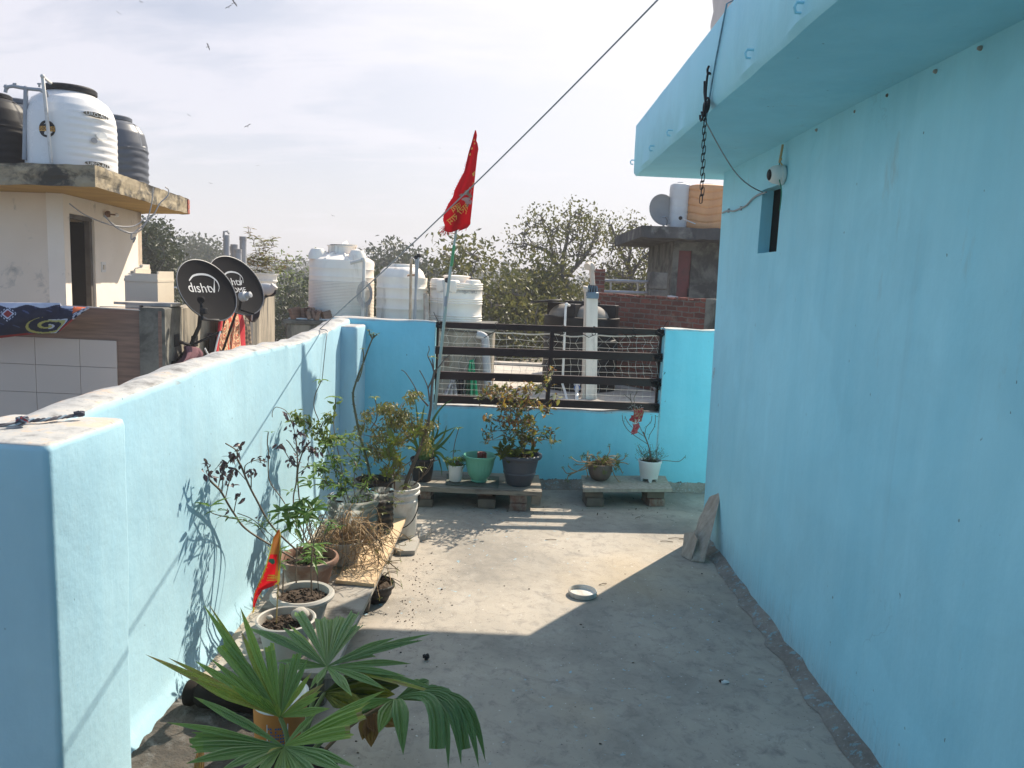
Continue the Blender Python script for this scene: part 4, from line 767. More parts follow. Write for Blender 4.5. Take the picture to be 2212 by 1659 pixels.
for (u, v) in ((640, 1500), (700, 1520), (760, 1530), (820, 1560), (880, 1580), (560, 1490), (500, 1480), (940, 1540), (1000, 1560), (1050, 1620), (990, 1500), (930, 1600)): cl(poly_st(z1, [(u, v), (u, v)], 3.15, 3.15)[0], 4, .035, .01, d=(0, 0, .6), mb=lg_, t=.2)
for k in range(9):
    a = base+rv(.06); a.z = base.z; q = a+Vector((R.uniform(-.06, .12), R.uniform(-.05, .08), R.uniform(.12, .34))); st.tube(bez([a, a.lerp(q, .5)+rv(.02), q]), .0022, 4); cl(q, 5, .045, .014, d=(0, 0, .6), mb=lg_, t=.4)
cl(base+Vector((.03, -.03, .06)), 8, .06, .018, d=(0, 0, .6), mb=lg_, t=.75); cl(base+Vector((.03, -.03, .02)), 7, .055, .018, d=(0, 0, .4), mb=lg_, t=.75)
st.build('stems', M_stem, t, smooth=True); lf.build('withered_leaves', L_purple, t); lg_.build('green_leaves', L_green, t)
# grey-white rimmed pot
c = Vector((-.825, 3.01, BZ+.001)); t = pot('potted_plant', 'grey white plastic pot with a rolled rim holding two small green shoots', c, M_greyp, [(.082, 0), (.095, .06), (.108, .105), (.122, .108), (.130, .116), (.130, .126), (.122, .134), (.108, .132), (.103, .12), (.098, .09)], .108, .104, cl=70)
st = MB(); lg_ = MB(); b = c+Vector((0, 0, .108))
for (u, v, vt, n, L) in ((602, 1220, 1190, 6, .055), (673, 1230, 1180, 8, .07), (640, 1195, 1175, 0, .03), (610, 1240, 1230, 0, 0)):
    p0 = FL(u, min(v+75, 1285), b.z); p1 = AY(u+2, vt, p0.y); st.tube(bez([p0, p0.lerp(p1, .5)+rv(.006), p1]), .0035, 5)
    if n: cl(p1, n, L, L*.3, d=(0, 0, .7), mb=lg_, t=.55); cl(p0.lerp(p1, .7), n-2, L*.9, L*.28, d=(0, 0, .4), mb=lg_, t=.45)
p0 = FL(690, 1290, b.z); st.tube([p0, AY(680, 1190, p0.y), AY(668, 1120, p0.y+.02)], .002, 4)
for k in range(26): p = FL(583+R.uniform(-14, 14), 1240, b.z+.02); p = AY(590+R.uniform(-14, 14), 1200+R.uniform(-30, 30), 3.05); lg_.leaf(p, rdir(.2), (0, 0, 1), .022, .006, .2, t=.9)
st.build('stems', M_stem, t, smooth=True); lg_.build('leaves', L_green, t)
# chipped grey pot with stones and the festival flag
c = Vector((-.815, 2.745, BZ+.001)); t = pot('soil_pot', 'chipped grey plastic pot of bare brown soil nearest the palm', c, M_greyp, [(.075, 0), (.092, .08), (.104, .13), (.110, .134), (.112, .142), (.106, .145), (.1, .142), (.092, .10)], .108, .096, amp=.02, cl=160, cat='pot')
for (dx, dy, r_, nm) in ((.045, .035, .034, 'large round grey stone lying on the soil of the chipped pot'), (-.068, .02, .013, 'small round pebble at the left edge of the chipped pot')):
    mb = MB(); mb.ball(c+Vector((dx, dy, .125+r_*.55)), r_, 20, sc=(1, .85, .8), jit=.12); tag(mb.build('stone', M_plankd, loc=c+Vector((dx, dy, .12)), smooth=True), nm, 'stone')
p0 = FL(596, 1352, c.z+.10); p1 = AY(605, 1150, p0.y+.0); fg = thing('festival_flag', 'small orange and red festival pennant on a thin stick stuck in the chipped pot', 'flag', p0)
mb = MB(); mb.tube([p0-Vector((0, 0, .03)), AY(601, 1255, p0.y), p1], .0026, 6); mb.build('stick', pm('straw_stick', (.42, .30, .12), None, 9, .6, .1), fg, smooth=True)
FO = [(603, 1143), (606.5, 1160), (606, 1215), (604.5, 1262), (596, 1265), (588, 1262), (577, 1258), (566, 1275), (556, 1290), (552, 1305), (547, 1322), (546, 1300), (549, 1280), (557, 1260), (566, 1240), (574, 1218), (582, 1190), (590, 1162)]
LT = [(1143, 602), (1162, 590), (1190, 583), (1218, 575), (1240, 567), (1260, 558), (1280, 550), (1300, 546), (1325, 546)]; RTT = [(1143, 604), (1155, 606.5), (1215, 606), (1258, 604.5), (1266, 590), (1275, 567), (1290, 557), (1305, 552), (1325, 547)]
def fp(u, v):
    y = 1143+182*v; l, r_ = lerp_t(LT, y), lerp_t(RTT, y); return AY(l+(r_-l)*u, y, p0.y-.008+.012*math.sin(u*5+v*9))
def fm(u, v):
    y = 1143+182*v
    if u > .88 and v < .66: return 1
    if u < .1 or v > .93: return 1
    if v < .30 or u > .72 and v < .62: return 2
    if .52 < v < .62 and .35 < u < .7: return 1 if int(v*120) % 3 == 0 else 0
    return 0
mb = MB(); mb.grid(fp, 24, 70, mf=fm); fo = mb.build('cloth', [M_red, M_yel, M_org], fg, smooth=True, ang=180)
mb = MB()
for k in range(70):
    v = R.uniform(.25, 1); p = fp(0 if k % 2 else (1 if v > .62 else 0), v); mb.tube([p, p+Vector((R.uniform(-.004, .014), -.006, R.uniform(-.012, .006)))], .0007, 3)
mb.build('fringe', M_yel, fo)
mb = MB(); cpt = AY(592, 1248, p0.y-.03); mb.text('राम', frame(cpt, (1, 0, -.05), (0, 0, 1)) @ Matrix.Scale(.022, 4), m=0); mb.ball(AY(588, 1212, p0.y-.024), .012, 10, m=1, sc=(1, .1, .9), jit=.5); mb.build('print', [M_yel, pm('green_print', (.03, .16, .09), None, 9, .6, 0)], fo)
# brown dead trailing plant
c = Vector((-.80, 3.66, BZ+.02)); t = pot('potted_plant', 'pot smothered in a tangle of dry brown trailing stems spilling over the board', c, M_greyp, outl(.07, .10, .12), .10, .088)
st = MB(); lf = MB(); o = c+Vector((0, 0, .115))
for k in range(250):
    a = R.random()*6.28; r0 = R.random()*.08; p = o+Vector((math.cos(a)*r0, math.sin(a)*r0, 0)); L = R.uniform(.07, .27); h = R.uniform(.02, .11); e = p+Vector((math.cos(a)*L*.8*(1.2 if math.cos(a) > 0 else .7), math.sin(a)*L*.75-.03, -R.uniform(-.05, .13)))
    e.z = max(e.z, BZ+.01 if e.x < -.6 else .03); mid = p.lerp(e, R.uniform(.35, .6))+Vector((0, 0, h))+rv(.06); e2 = e+rv(.09); e2.z = max(e2.z, BZ+.008 if e2.x < -.6 else .02); st.tube(bez([p, p.lerp(mid, .5)+rv(.03), mid, mid.lerp(e, .5)+rv(.045), e, e2], 3), R.uniform(.0010, .0021), 3, cap=False, m=0 if R.random() < .75 else 1)
    if k % 3 == 0: whorl(lf, e2, rdir(.2), 4, .014, .005, .9, .3, None, 1)
st.build('dry_stems', [L_straw, M_stem], t, smooth=True); lf.build('dead_leaves', L_dry, t)
# black dish pot on the floor beside the board
c = Vector((-.635, 3.62, .001)); t = pot('potted_plant', 'shallow dark plastic bowl on the floor tucked beside the board', c, M_blackp, outl(.07, .10, .085), .065, .085)
st = MB(); lf = MB()
for k in range(9):
    e = c+Vector((R.uniform(0, .16), R.uniform(-.1, .06), R.uniform(.09, .16))); p = c+Vector((0.02, 0, .07)); st.tube(bez([p, p.lerp(e, .5)+Vector((0, 0, .03)), e]), .0018, 4); whorl(lf, e, (1, 0, .2), 5, .018, .006, .8, .2, None, 1)
st.build('stems', M_stem, t); lf.build('leaves', L_small, t)
# clear ribbed jars
def jar(name, label, c, r, h, wz):
    t = thing(name, label, 'planter', c); mb = MB(); n = 26; prof = [(r*.9, .0)]
    for i in range(n): z = .006+h*i/(n-1); prof.append((r*(1+.035*math.sin(i*1.55)), z))
    mb.lathe(c, prof, 36, close=True, fn=lambda rr_, hh, a: rr_*(1+.02*math.sin(4*a+hh*30))); mb.lathe(c+Vector((0, 0, .001)), [(r*.9, 0), (0, 0)], 36); mb.build('jar', M_clear, t, smooth=True, ang=60)
    mb = MB(); mb.lathe(c, [(r*.84, .01), (r*.93, .03), (r*.95, h*wz)], 28, close=True); soil(mb, c, r*.95, c[2]+h*wz, .006); mb.build('soil', M_soil, t); return t
c = Vector((-.83, 4.02, BZ+.001)); t = jar('jar_planter', 'big cut off clear ribbed plastic jar planted with leggy green stems', c, .135, .245, .38)
st = MB(); lf = MB(); ld = MB(); b = c+Vector((0, 0, .1))
A1 = [IN(*z1(u, v), 4.05) for u, v in ((1560, 500), (1630, 400), (1650, 380), (1450, 440), (1420, 520), (1520, 580), (1600, 600), (1640, 650), (1560, 700), (1330, 420), (1300, 370), (1280, 400), (1600, 980), (1620, 1100))]
A2 = [IN(*z3(u, v), Y) for u, v, Y in ((680, 100, 4.05), (720, 180, 4.0), (760, 60, 4.1), (800, 120, 4.1), (620, 160, 4.0), (660, 330, 3.95), (750, 380, 4.0), (800, 400, 4.05), (470, 450, 3.9), (500, 520, 3.9), (930, 330, 4.1), (900, 100, 4.2), (1000, 460, 4.1), (830, 560, 4.0), (880, 640, 4.0), (620, 680, 3.95), (970, 700, 4.05), (860, 780, 3.95), (740, 720, 3.9), (940, 50, 4.2), (1080, 230, 4.2), (1040, 380, 4.2), (560, 420, 3.9), (700, 480, 4.0))]
nodes = [b]; grow(st, nodes, A1+A2+[b+Vector((R.uniform(-.12, .12), R.uniform(-.1, .1), R.uniform(.08, .3))) for _ in range(26)], .0042, .0016, .06)
for p in A1: cl2(p, 20, .032, .014, ld, .75, -.5, .028, .7)
for p in A2: cl(p, 8, .05, .017, d=(0, 0, .5), mb=lf if p.z < .75 else ld, t=.6 if p.z < .75 else .6); cl2(p, 6, .030, .012, ld, .65, -.2, .035)
for k in range(260): q = R.choice(nodes[2:]); (lf if q.z < .7 else ld).leaf(q+rv(.01), rdir(.2), (0, 0, 1), .032, .011, .4)
T1 = [IN(*z4(u, v), 4.1) for u, v in ((180, 1650), (150, 1530), (110, 1430), (100, 1340), (120, 1240), (165, 1140), (180, 1100))]; st.tube(bez([b]+T1), .0026, 5); cl(T1[-1], 6, .06, .018, d=(0, 0, .6), mb=lf, t=.7)
T2 = [IN(*z4(u, v), 4.25) for u, v in ((330, 1700), (325, 1470), (335, 1350), (330, 1290)) ]; st.tube(bez([b]+T2), .0026, 5); cl(T2[-1], 7, .055, .024, d=(0, 0, .6), mb=lf, t=.9); cl(T2[-1]-Vector((0, 0, .03)), 3, .05, .022, d=(0, -.3, -.2), mb=lf, t=.95)
st.build('stems', M_stem, t, smooth=True); lf.build('green_leaves', L_green, t); ld.build('small_leaves', L_small, t)
c = Vector((-.70, 4.13, BZ+.037)); t = jar('jar_planter', 'smaller clear plastic jar planter squeezed between the big jar and the black pot', c, .072, .215, .8)
st = MB(); lf = MB(); b = c+Vector((0, 0, .17))
for k in range(22):
    e = b+Vector((R.uniform(-.09, .14), R.uniform(-.12, .06), R.uniform(-.05, .16))); st.tube(bez([b+rv(.03)*.7, b.lerp(e, .5)+Vector((0, 0, .03)), e]), .0016, 3); cl(e, 6, .02, .008, d=(0, 0, .5), mb=lf, seg=1)
st.build('stems', M_stem, t); lf.build('leaves', L_small, t)
# black pot with the tall bare snaking stem
c = Vector((-.79, 4.42, BZ+.03)); t = pot('potted_plant', 'black plastic pot with one tall bare snaking stem topped by a leaf tuft', c, M_blackp, [(.08, 0), (.1, .12), (.108, .19), (.117, .193), (.117, .21), (.108, .213), (.1, .19)], .175, .1, cl=40, amp=.015)
st = MB(); lf = MB()
SN = [IN(*z3(u, v), 4.42) for u, v in ((1190, 760), (1190, 650), (1165, 480), (1140, 370), (1110, 250), (1080, 150), (1050, 50))]+[IN(*z4(u, v), 4.42) for u, v in ((560, 1500), (530, 1330), (528, 1230), (555, 1130), (585, 1040), (640, 900), (690, 760), (735, 650))]
st.tube(bez(SN), [.0105-.0065*i/(14*6) for i in range(14*6+1)], 7)
top = SN[-1]
st.tube(bez([IN(*z4(580, 1110), 4.42), IN(*z4(620, 1000), 4.41), IN(*z4(640, 850), 4.41), IN(*z4(632, 760), 4.41)]), .0038, 5); cl(IN(*z4(632, 755), 4.41), 7, .02, .007, d=(0, 0, .8), mb=lf)
for e in ((700, 555), (790, 595), (745, 590), (720, 600), (760, 610)): q = IN(*z4(*e), 4.42); st.tube(bez([top, top.lerp(q, .6)+rv(.004), q]), .0032, 5); cl(q, 5, .024, .009, d=(0, 0, .8), mb=lf)
for k in range(60): p = SN[0].lerp(SN[6], R.random()); lf.leaf(p+rv(.06), rdir(.2), (0, 0, 1), .03, .010, .4)
for k in range(120): i = R.randrange(1, 12); p = SN[i].lerp(SN[i+1], R.random()); d = rdir(); st.tube([p, p+d*.014], [.0022, .0008], 3)
st.build('bare_stem', M_stemg, t, smooth=True); lf.build('leaves', L_small, t)
# big white bucket with the yellowing bush
c = Vector((-.652, 4.50, .032)); t = pot('potted_plant', 'big white plastic bucket holding a yellowing bush and a thick bare forked branch', c, M_bucket, [(.103, 0), (.107, .006), (.118, .215), (.124, .218), (.124, .228), (.119, .232), (.12, .258), (.1265, .262), (.1265, .272), (.121, .277), (.1225, .292), (.128, .298), (.128, .306), (.1215, .308), (.117, .300), (.112, .16)], .17, .112, cl=40, amp=.02, seg=48)
mb = MB(); hp_ = [c+Vector((.122*math.cos(a), .122*math.sin(a), .225-.16*max(0, math.sin((a+1.9)/2.3*math.pi)) if False else .225)) for a in (0,)]
pts = [c+Vector((.1235, -.02, .24)), c+Vector((.12, -.055, .17)), c+Vector((.085, -.10, .105)), c+Vector((.02, -.122, .075)), c+Vector((-.06, -.112, .10)), c+Vector((-.12, -.05, .2))]
mb.tube(bez(pts), .0032, 6); mb.box(c+Vector((.118, -.03, .225)), c+Vector((.134, -.008, .262)), .003); mb.build('handle', M_rubber, t, smooth=True)
st = MB(); lf = MB(); tr = MB(); b = c+Vector((0.01, 0, .17))
TK = [AY(*zb(u, v), Y) for u, v, Y in ((640, 1420, 4.48), (670, 1300, 4.48), (770, 1050, 4.48), (860, 830, 4.47), (930, 620, 4.46), (975, 400, 4.45), (985, 300, 4.45))]+[AY(*z4(u, v), 4.45) for u, v in ((1385, 1150), (1410, 1010))]
tr.tube(bez([b]+TK), [.0135-.0075*i/54 for i in range(55)], 8)
for br in ([(1410, 1010), (1380, 920), (1340, 830), (1355, 770), (1350, 725)], [(1410, 1000), (1470, 940), (1530, 860), (1580, 825)], [(1360, 1330), (1340, 1180), (1300, 1080), (1250, 990)], [(1340, 1190), (1385, 1090), (1405, 1020)], [(1345, 1380), (1250, 1270), (1180, 1140), (1100, 1020), (1050, 985)], [(1400, 970), (1395, 900), (1385, 860)]): tr.tube(bez([AY(*z4(*p), 4.45) for p in br]), [.006, .0058, .0055, .005, .0046, .0042, .004, .0038, .0036, .0034, .0032, .003, .003, .003, .003, .003, .0028, .0028, .0026, .0026, .0025, .0025, .0024, .0024, .0022][:len(br)*6-5], 6)
cl(AY(*z4(1390, 850), 4.45), 8, .035, .012, d=(0, 0, .7), mb=lf, t=.95)
AT = []
for (u, v, ru, rv_, n) in ((350, 360, 90, 60, 12), (500, 350, 90, 50, 10), (720, 220, 70, 50, 9), (800, 180, 40, 30, 4), (150, 470, 60, 50, 7), (600, 470, 200, 110, 26), (420, 560, 130, 100, 14), (700, 620, 120, 120, 18), (300, 700, 120, 110, 13), (500, 780, 130, 100, 14), (870, 600, 60, 90, 9), (1000, 590, 70, 50, 8), (940, 830, 70, 90, 9), (300, 950, 120, 100, 12), (480, 980, 110, 110, 14), (540, 1170, 90, 70, 9), (420, 1180, 70, 80, 7), (240, 850, 80, 80, 7), (60, 640, 60, 60, 5)):
    for _ in range(n):
        a = R.random()*6.28; q = math.sqrt(R.random()); AT.append(IN(*zb(u+ru*q*math.cos(a), v+rv_*q*math.sin(a)), 4.5+R.uniform(-.14, .14)))
nodes = [b, b+Vector((-.03, 0, .06)), b+Vector((.03, .02, .1)), b+Vector((-.04, .0, .16)), b+Vector((-.05, 0, .28))]
st.tube(bez([nodes[0], nodes[1], nodes[3], nodes[4]]), .005, 5); grow(st, nodes, AT, .0042, .0014, .08)
for p in AT:
    w = (R.random() < .72); tt = R.uniform(.25, .8) if w else R.uniform(.0, .35)
    cl2(p, 13, .025, .0092, lf, tt, -.7, .024, .9)
for (u, v) in ((480, 760), (530, 790), (430, 900), (440, 960), (560, 1040), (410, 1210), (780, 660)): cl(AY(*zb(u, v), 4.38), 8, .05, .017, d=(0, -.2, -.1), dr=.9, mb=lf, t=1.0)
for (u, v) in ((255, 220), (860, 430), (720, 885), (840, 1140), (650, 1370)): cl(AY(*zb(u, v), 4.44), 8, .04, .014, d=(0, 0, .7), mb=lf, t=.98)
st.tube(bez([AY(*zb(u, v), 4.45) for u, v in ((200, 620), (270, 510), (280, 370), (255, 240))]), .0035, 5)
for br in ([(700, 1340), (740, 1200), (700, 1080)], [(760, 1350), (850, 1270), (930, 1200), (990, 1110), (1010, 1060), (1080, 1030)], [(860, 1290), (900, 1130), (900, 1060)], [(830, 1310), (830, 1180)], [(720, 1370), (800, 1330), (960, 1120), (1020, 900)]): st.tube(bez([AY(*zb(*p), 4.42) for p in br]), .0026, 4)
tr.build('forked_branch', pm('brown_grey_branch', (.16, .125, .105), (.11, .085, .07), 14, .8, .3, 60), t, smooth=True); st.build('stems', M_stem, t, smooth=True); lf.build('leaves', L_dry, t)
# ------------------------------------------------------------------ pots on the plank bench
def on(u, v, z): return FL(u, v, z)
p = on(910, 1041, BZ); c = Vector((p.x, p.y+.05, BZ+.001)); t = pot('potted_plant', 'black plastic pot of long green aloe leaves at the left end of the plank bench', c, M_blackp, outl(.066, .088, .165), .145, .08)
lf = MB(); b = c+Vector((0, 0, .145))
def blade(pts, W, t_, m=0):
    P_ = bez(pts, 6); n = len(P_); vs = []
    for i, q in enumerate(P_):
        d = (P_[min(i+1, n-1)]-P_[max(i-1, 0)]).normalized(); sd = d.cross(Vector((0, -1, .25))).normalized(); nn = sd.cross(d); x = i/(n-1); w = W*(1-x**2.2)*(.7+.3*min(1, x*6))+.0008
        vs += [q+sd*w, q+nn*w*.35, q-sd*w, q-nn*w*.55]
    fs = [(i*4+k, i*4+(k+1) % 4, (i+1)*4+(k+1) % 4, (i+1)*4+k) for i in range(n-1) for k in range(4)]; lf.add(vs, fs, m, t_)
for pp, W_, t_ in (([(870, 950), (850, 700), (870, 480), (905, 310)], .013, .9), ([(880, 950), (820, 600), (800, 400), (780, 250)], .007, .2), ([(900, 950), (950, 700), (1030, 480), (1140, 330), (1265, 240)], .010, .3), ([(920, 950), (1000, 750), (1010, 620), (1030, 500)], .011, .4), ([(930, 960), (1050, 850), (1150, 720), (1190, 580)], .011, .85), ([(940, 960), (1090, 860), (1210, 740), (1310, 600)], .011, .5), ([(930, 980), (1000, 800), (1100, 700), (1200, 650), (1300, 605)], .009, .6), ([(940, 970), (1060, 940), (1160, 1020), (1215, 1190)], .012, .75), ([(930, 980), (1050, 980), (1110, 1100), (1130, 1250)], .007, .1), ([(900, 970), (980, 860), (1090, 850), (1200, 910)], .010, .3), ([(870, 960), (800, 850), (700, 750), (650, 700)], .011, .5), ([(850, 960), (760, 880), (640, 850)], .010, .4), ([(890, 950), (910, 700), (960, 560)], .012, .45), ([(900, 950), (1060, 700), (1080, 560), (1090, 450)], .006, .1), ([(880, 960), (850, 760), (860, 640), (920, 560)], .012, .6), ([(880, 960), (740, 640), (670, 480)], .008, .5)):
    blade([b+Vector((R.uniform(-.02, .02), R.uniform(-.02, .02), 0))]+[AY(*zb(*q), c.y+R.uniform(-.05, .05)) for q in pp[1:]], W_, t_)
lf.build('leaves', L_aloe, t, smooth=True)
p = on(983, 1041, BZ+.014); c = Vector((p.x, p.y+.035, BZ+.015)); t = pot('potted_plant', 'small white ribbed pot with succulents and one leggy shoot beside the green pot', c, M_whitep, [(.041, 0), (.043, .004), (.054, .108), (.057, .110), (.057, .116), (.052, .117), (.047, .08)], .1, .05, fn=lambda r_, h, a: r_*(1+(.018*math.cos(28*a) if .003 < h < .107 else 0)), seg=112)
lf = MB(); st = MB(); b = c+Vector((0, 0, .1))
for k in range(46): e = b+Vector((R.uniform(-.075, .06), R.uniform(-.05, .04), R.uniform(0, .07))); st.tube([b+rv(.02)*.8, e], .002, 3); whorl(lf, e, rdir(.8), 7, .026, .007, .8, .1, None, 1)
SH = [AY(*zb(u, v), c.y) for u, v in ((1275, 1020), (1290, 850), (1320, 720), (1350, 620))]; st.tube(bez([b]+SH), .003, 5); cl(SH[-1], 9, .036, .013, d=(0, 0, .6), mb=lf, t=.9); cl(AY(*zb(1310, 920), c.y-.02), 6, .045, .014, d=(0, 0, .7), mb=lf, t=.6)
st.build('stems', M_stem, t); lf.build('leaves', L_green, t)
p = on(1034, 1043.5, BZ+.014); c = Vector((p.x, p.y+.06, BZ+.015)); t = pot('green_pot', 'sea green fluted plastic pot on the thin dark panel holding a dark red packet', c, M_greenp, [(.056, 0), (.058, .008), (.055, .012), (.084, .06), (.098, .12), (.103, .158), (.110, .166), (.117, .183), (.119, .190), (.115, .193), (.108, .183), (.098, .155), (.09, .11)], .135, .092, fn=lambda r_, h, a: r_*(1+(.022*abs(math.cos(13*a)) if .02 < h < .16 else 0)), seg=104, cat='pot')
mb = MB(); q = c+Vector((.012, -.01, .137)); mb.lathe(q, [(.03, 0), (.034, .02), (.032, .05), (.034, .068), (.030, .075), (.024, .07), (.012, .078), (0, .074)], 20, fn=lambda r_, h, a: r_*(1+.09*math.sin(5*a+h*40)+.05*math.sin(9*a))); tag(mb.build('packet', pm('maroon_packet', (.17, .035, .03), (.12, .025, .022), 20, .5, .3, 40), loc=q, smooth=True), 'crumpled dark red plastic packet standing inside the green pot', 'packet')
p = on(1121, 1052, BZ); c = Vector((p.x, p.y+.075, BZ+.001)); t = pot('potted_plant', 'large slate grey pot with a bushy red and olive leaved shrub on the plank bench', c, M_darkp, [(.083, 0), (.09, .01), (.113, .085), (.117, .087), (.117, .095), (.115, .098), (.132, .19), (.136, .193), (.152, .198), (.158, .208), (.156, .222), (.146, .228), (.137, .224), (.13, .20), (.12, .15)], .19, .132, cl=40, seg=48)
lf = MB(); st = MB(); b = c+Vector((0, 0, .19))
w5 = lambda u, v: (1042.3+.1654*u, 795.5+.1654*v)
AT = []
for (u, v, ru, rv_, n) in ((120, 270, 110, 90, 34), (340, 300, 120, 90, 30), (330, 470, 170, 90, 40), (540, 260, 90, 60, 16), (700, 290, 90, 80, 16), (600, 450, 130, 80, 24), (480, 620, 180, 100, 38), (260, 690, 130, 90, 16), (560, 760, 170, 110, 40), (400, 880, 160, 100, 28), (650, 900, 120, 100, 26), (820, 520, 80, 60, 10), (860, 840, 90, 60, 10), (930, 970, 50, 30, 5), (60, 650, 60, 70, 8), (60, 930, 70, 60, 5), (160, 840, 60, 40, 4), (840, 150, 40, 90, 8), (940, 370, 60, 30, 4), (10, 830, 30, 30, 2), (520, 1000, 160, 80, 20), (-40, 400, 40, 30, 3), (880, 10, 30, 40, 3)):
    for _ in range(n):
        a = R.random()*6.28; q = math.sqrt(R.random()); AT.append(AY(*w5(u+ru*q*math.cos(a), v+rv_*q*math.sin(a)), min(c.y+R.uniform(-.16, .16), 5.72)))
nodes = [b]+[b+Vector((R.uniform(-.06, .06), R.uniform(-.05, .05), R.uniform(.02, .06))) for _ in range(7)]; grow(st, nodes, AT, .0048, .0015, .09, origin=b)
for i, q in enumerate(AT): cl2(q, 2 if i % 3 else 5, .038, .016, bias=.35, sp=.022, mb=lf, t=R.choice((.1, .3, .4, .5, .55, .7, .8, .9, 1.0)) if q.z > .55 else R.choice((.05, .2, .3, .4, .5, .98, .3, .5)))
for (u, v) in ((240, 1040), (300, 1010), (360, 1080), (320, 1140), (440, 1160), (410, 1100), (650, 1080), (280, 1090), (240, 1100)): cl(AY(*w5(u, v), c.y-.12), 4, .06, .03, d=(0, -.5, -.2), dr=.4, mb=lf, t=.02)
for (u, v, t_) in ((25, 620, .78), (290, 715, .62), (695, 820, .93), (1000, 420, .95), (780, 490, .95), (660, 950, .7), (940, 350, 1.0), (880, 930, .98)): lf.leaf(AY(*w5(u, v-18), c.y-.13), (R.uniform(-.4, .4), -.3, -.8), (0, -1, .3), .05, .026, .1, t=t_)
st.build('stems', M_stem, t, smooth=True); lf.build('leaves', L_croton, t)
# pots on the short bench
p = on(1297, 1041, BZ2); c = Vector((p.x, p.y+.06, BZ2+.001)); t = pot('potted_plant', 'small rounded scaly terracotta bowl with straggling half dry stems on the short bench', c, pm('scaly_bowl', (.20, .15, .12), (.13, .10, .085), 9, .8, .4, 30, stain=(.42, .2, .1), sscale=5, sth=.62), [(.045, 0), (.062, .012), (.082, .045), (.090, .08), (.089, .105), (.086, .125), (.080, .128), (.075, .12), (.074, .09)], .115, .077, fn=lambda r_, h, a: r_*(1+(.03*math.sin(12*a+(h*240))*math.sin(h*140) if .01 < h < .1 else 0)), seg=72)
lf = MB(); st = MB(); b = c+Vector((0, 0, .12))
w6 = lambda u, v: (1179.5+.1653*u, 850.3+.1653*v)
for br in ([(560, 900), (420, 890), (350, 850), (325, 835)], [(550, 930), (440, 930), (385, 925)], [(540, 930), (440, 1000), (340, 1040), (290, 1080), (280, 1130)], [(520, 950), (400, 1020), (310, 1060)], [(430, 1010), (340, 990), (290, 940)], [(350, 1030), (270, 1040), (220, 970)], [(760, 850), (830, 760), (825, 680)], [(870, 870), (930, 850), (965, 810)], [(900, 880), (1010, 860), (1045, 800)], [(880, 900), (1000, 900), (1070, 920)], [(860, 930), (950, 960), (1000, 1040)], [(860, 1000), (900, 1080), (970, 1170)], [(545, 900), (540, 820), (545, 770)], [(560, 880), (580, 800), (610, 800)], [(530, 960), (540, 1040), (545, 1090)], [(480, 880), (465, 830)], [(680, 850), (670, 780), (700, 770)]):
    pp = [AY(*w6(*q), c.y-.06+R.uniform(-.03, .03)) for q in br]; st.tube(bez([b.lerp(pp[0], .4)]+pp), .0034, 5); whorl(lf, pp[-1], rdir(.2), 6, .02, .006, .8, .3, None, 1)
for k in range(60): e = b+Vector((R.uniform(-.13, .13), R.uniform(-.11, .06), R.uniform(-.04, .07))); st.tube(bez([b+rv(.05)*.8, b.lerp(e, .5)+Vector((0, 0, .03)), e]), .0022, 3); whorl(lf, e, rdir(.6), 8, .024, .007, .8, .2, None, 1)
st.build('stems', L_straw, t, smooth=True); lf.build('leaves', L_small, t)
p = on(1404, 1042, BZ2); c = Vector((p.x, p.y+.055, BZ2+.001)); t = thing('potted_plant', 'white footed plastic pot with feathery green herb at the right of the short bench', 'potted plant', c)
mb = MB(); mb.lathe(c, [(.062, .022), (.066, .024), (.070, .05), (.0715, .052), (.078, .10), (.0795, .102), (.083, .138), (.088, .140), (.089, .156), (.084, .158), (.079, .15), (.072, .11)], 44, close=True)
for k in range(5): a = k*1.2566-1.57; d = Vector((math.cos(a), math.sin(a), 0)); s_ = Vector((-d.y, d.x, 0)); mb.add([c+d*.055-s_*.016+Vector((0, 0, .026)), c+d*.055+s_*.016+Vector((0, 0, .026)), c+d*.067+s_*.016+Vector((0, 0, .026)), c+d*.067-s_*.016+Vector((0, 0, .026)), c+d*.054-s_*.009, c+d*.054+s_*.009, c+d*.063+s_*.009, c+d*.063-s_*.009], [(0, 4, 5, 1), (1, 5, 6, 2), (2, 6, 7, 3), (3, 7, 4, 0), (4, 7, 6, 5)])
mb.lathe(c, [(.062, .022), (0, .022)], 44); mb.build('pot', M_whitep, t, smooth=True, ang=42); mb = MB(); soil(mb, c, .076, c.z+.14, .012); clods(mb, c, .07, c.z+.14, 30); mb.build('soil', M_soil, t)
lf = MB(); st = MB(); b = c+Vector((0, 0, .14))
for k in range(44):
    e = b+Vector((R.uniform(-.11, .13), R.uniform(-.07, .06), R.uniform(.02, .14))); st.tube(bez([b+Vector((R.uniform(-.06, .06), R.uniform(-.04, .04), 0)), b.lerp(e, .6)+rv(.015), e]), .0014, 3)
    for _ in range(9): lf.leaf(b.lerp(e, R.uniform(.4, 1.05))+rv(.018), rdir(.3), (0, 0, 1), .015, .005, .2, seg=1)
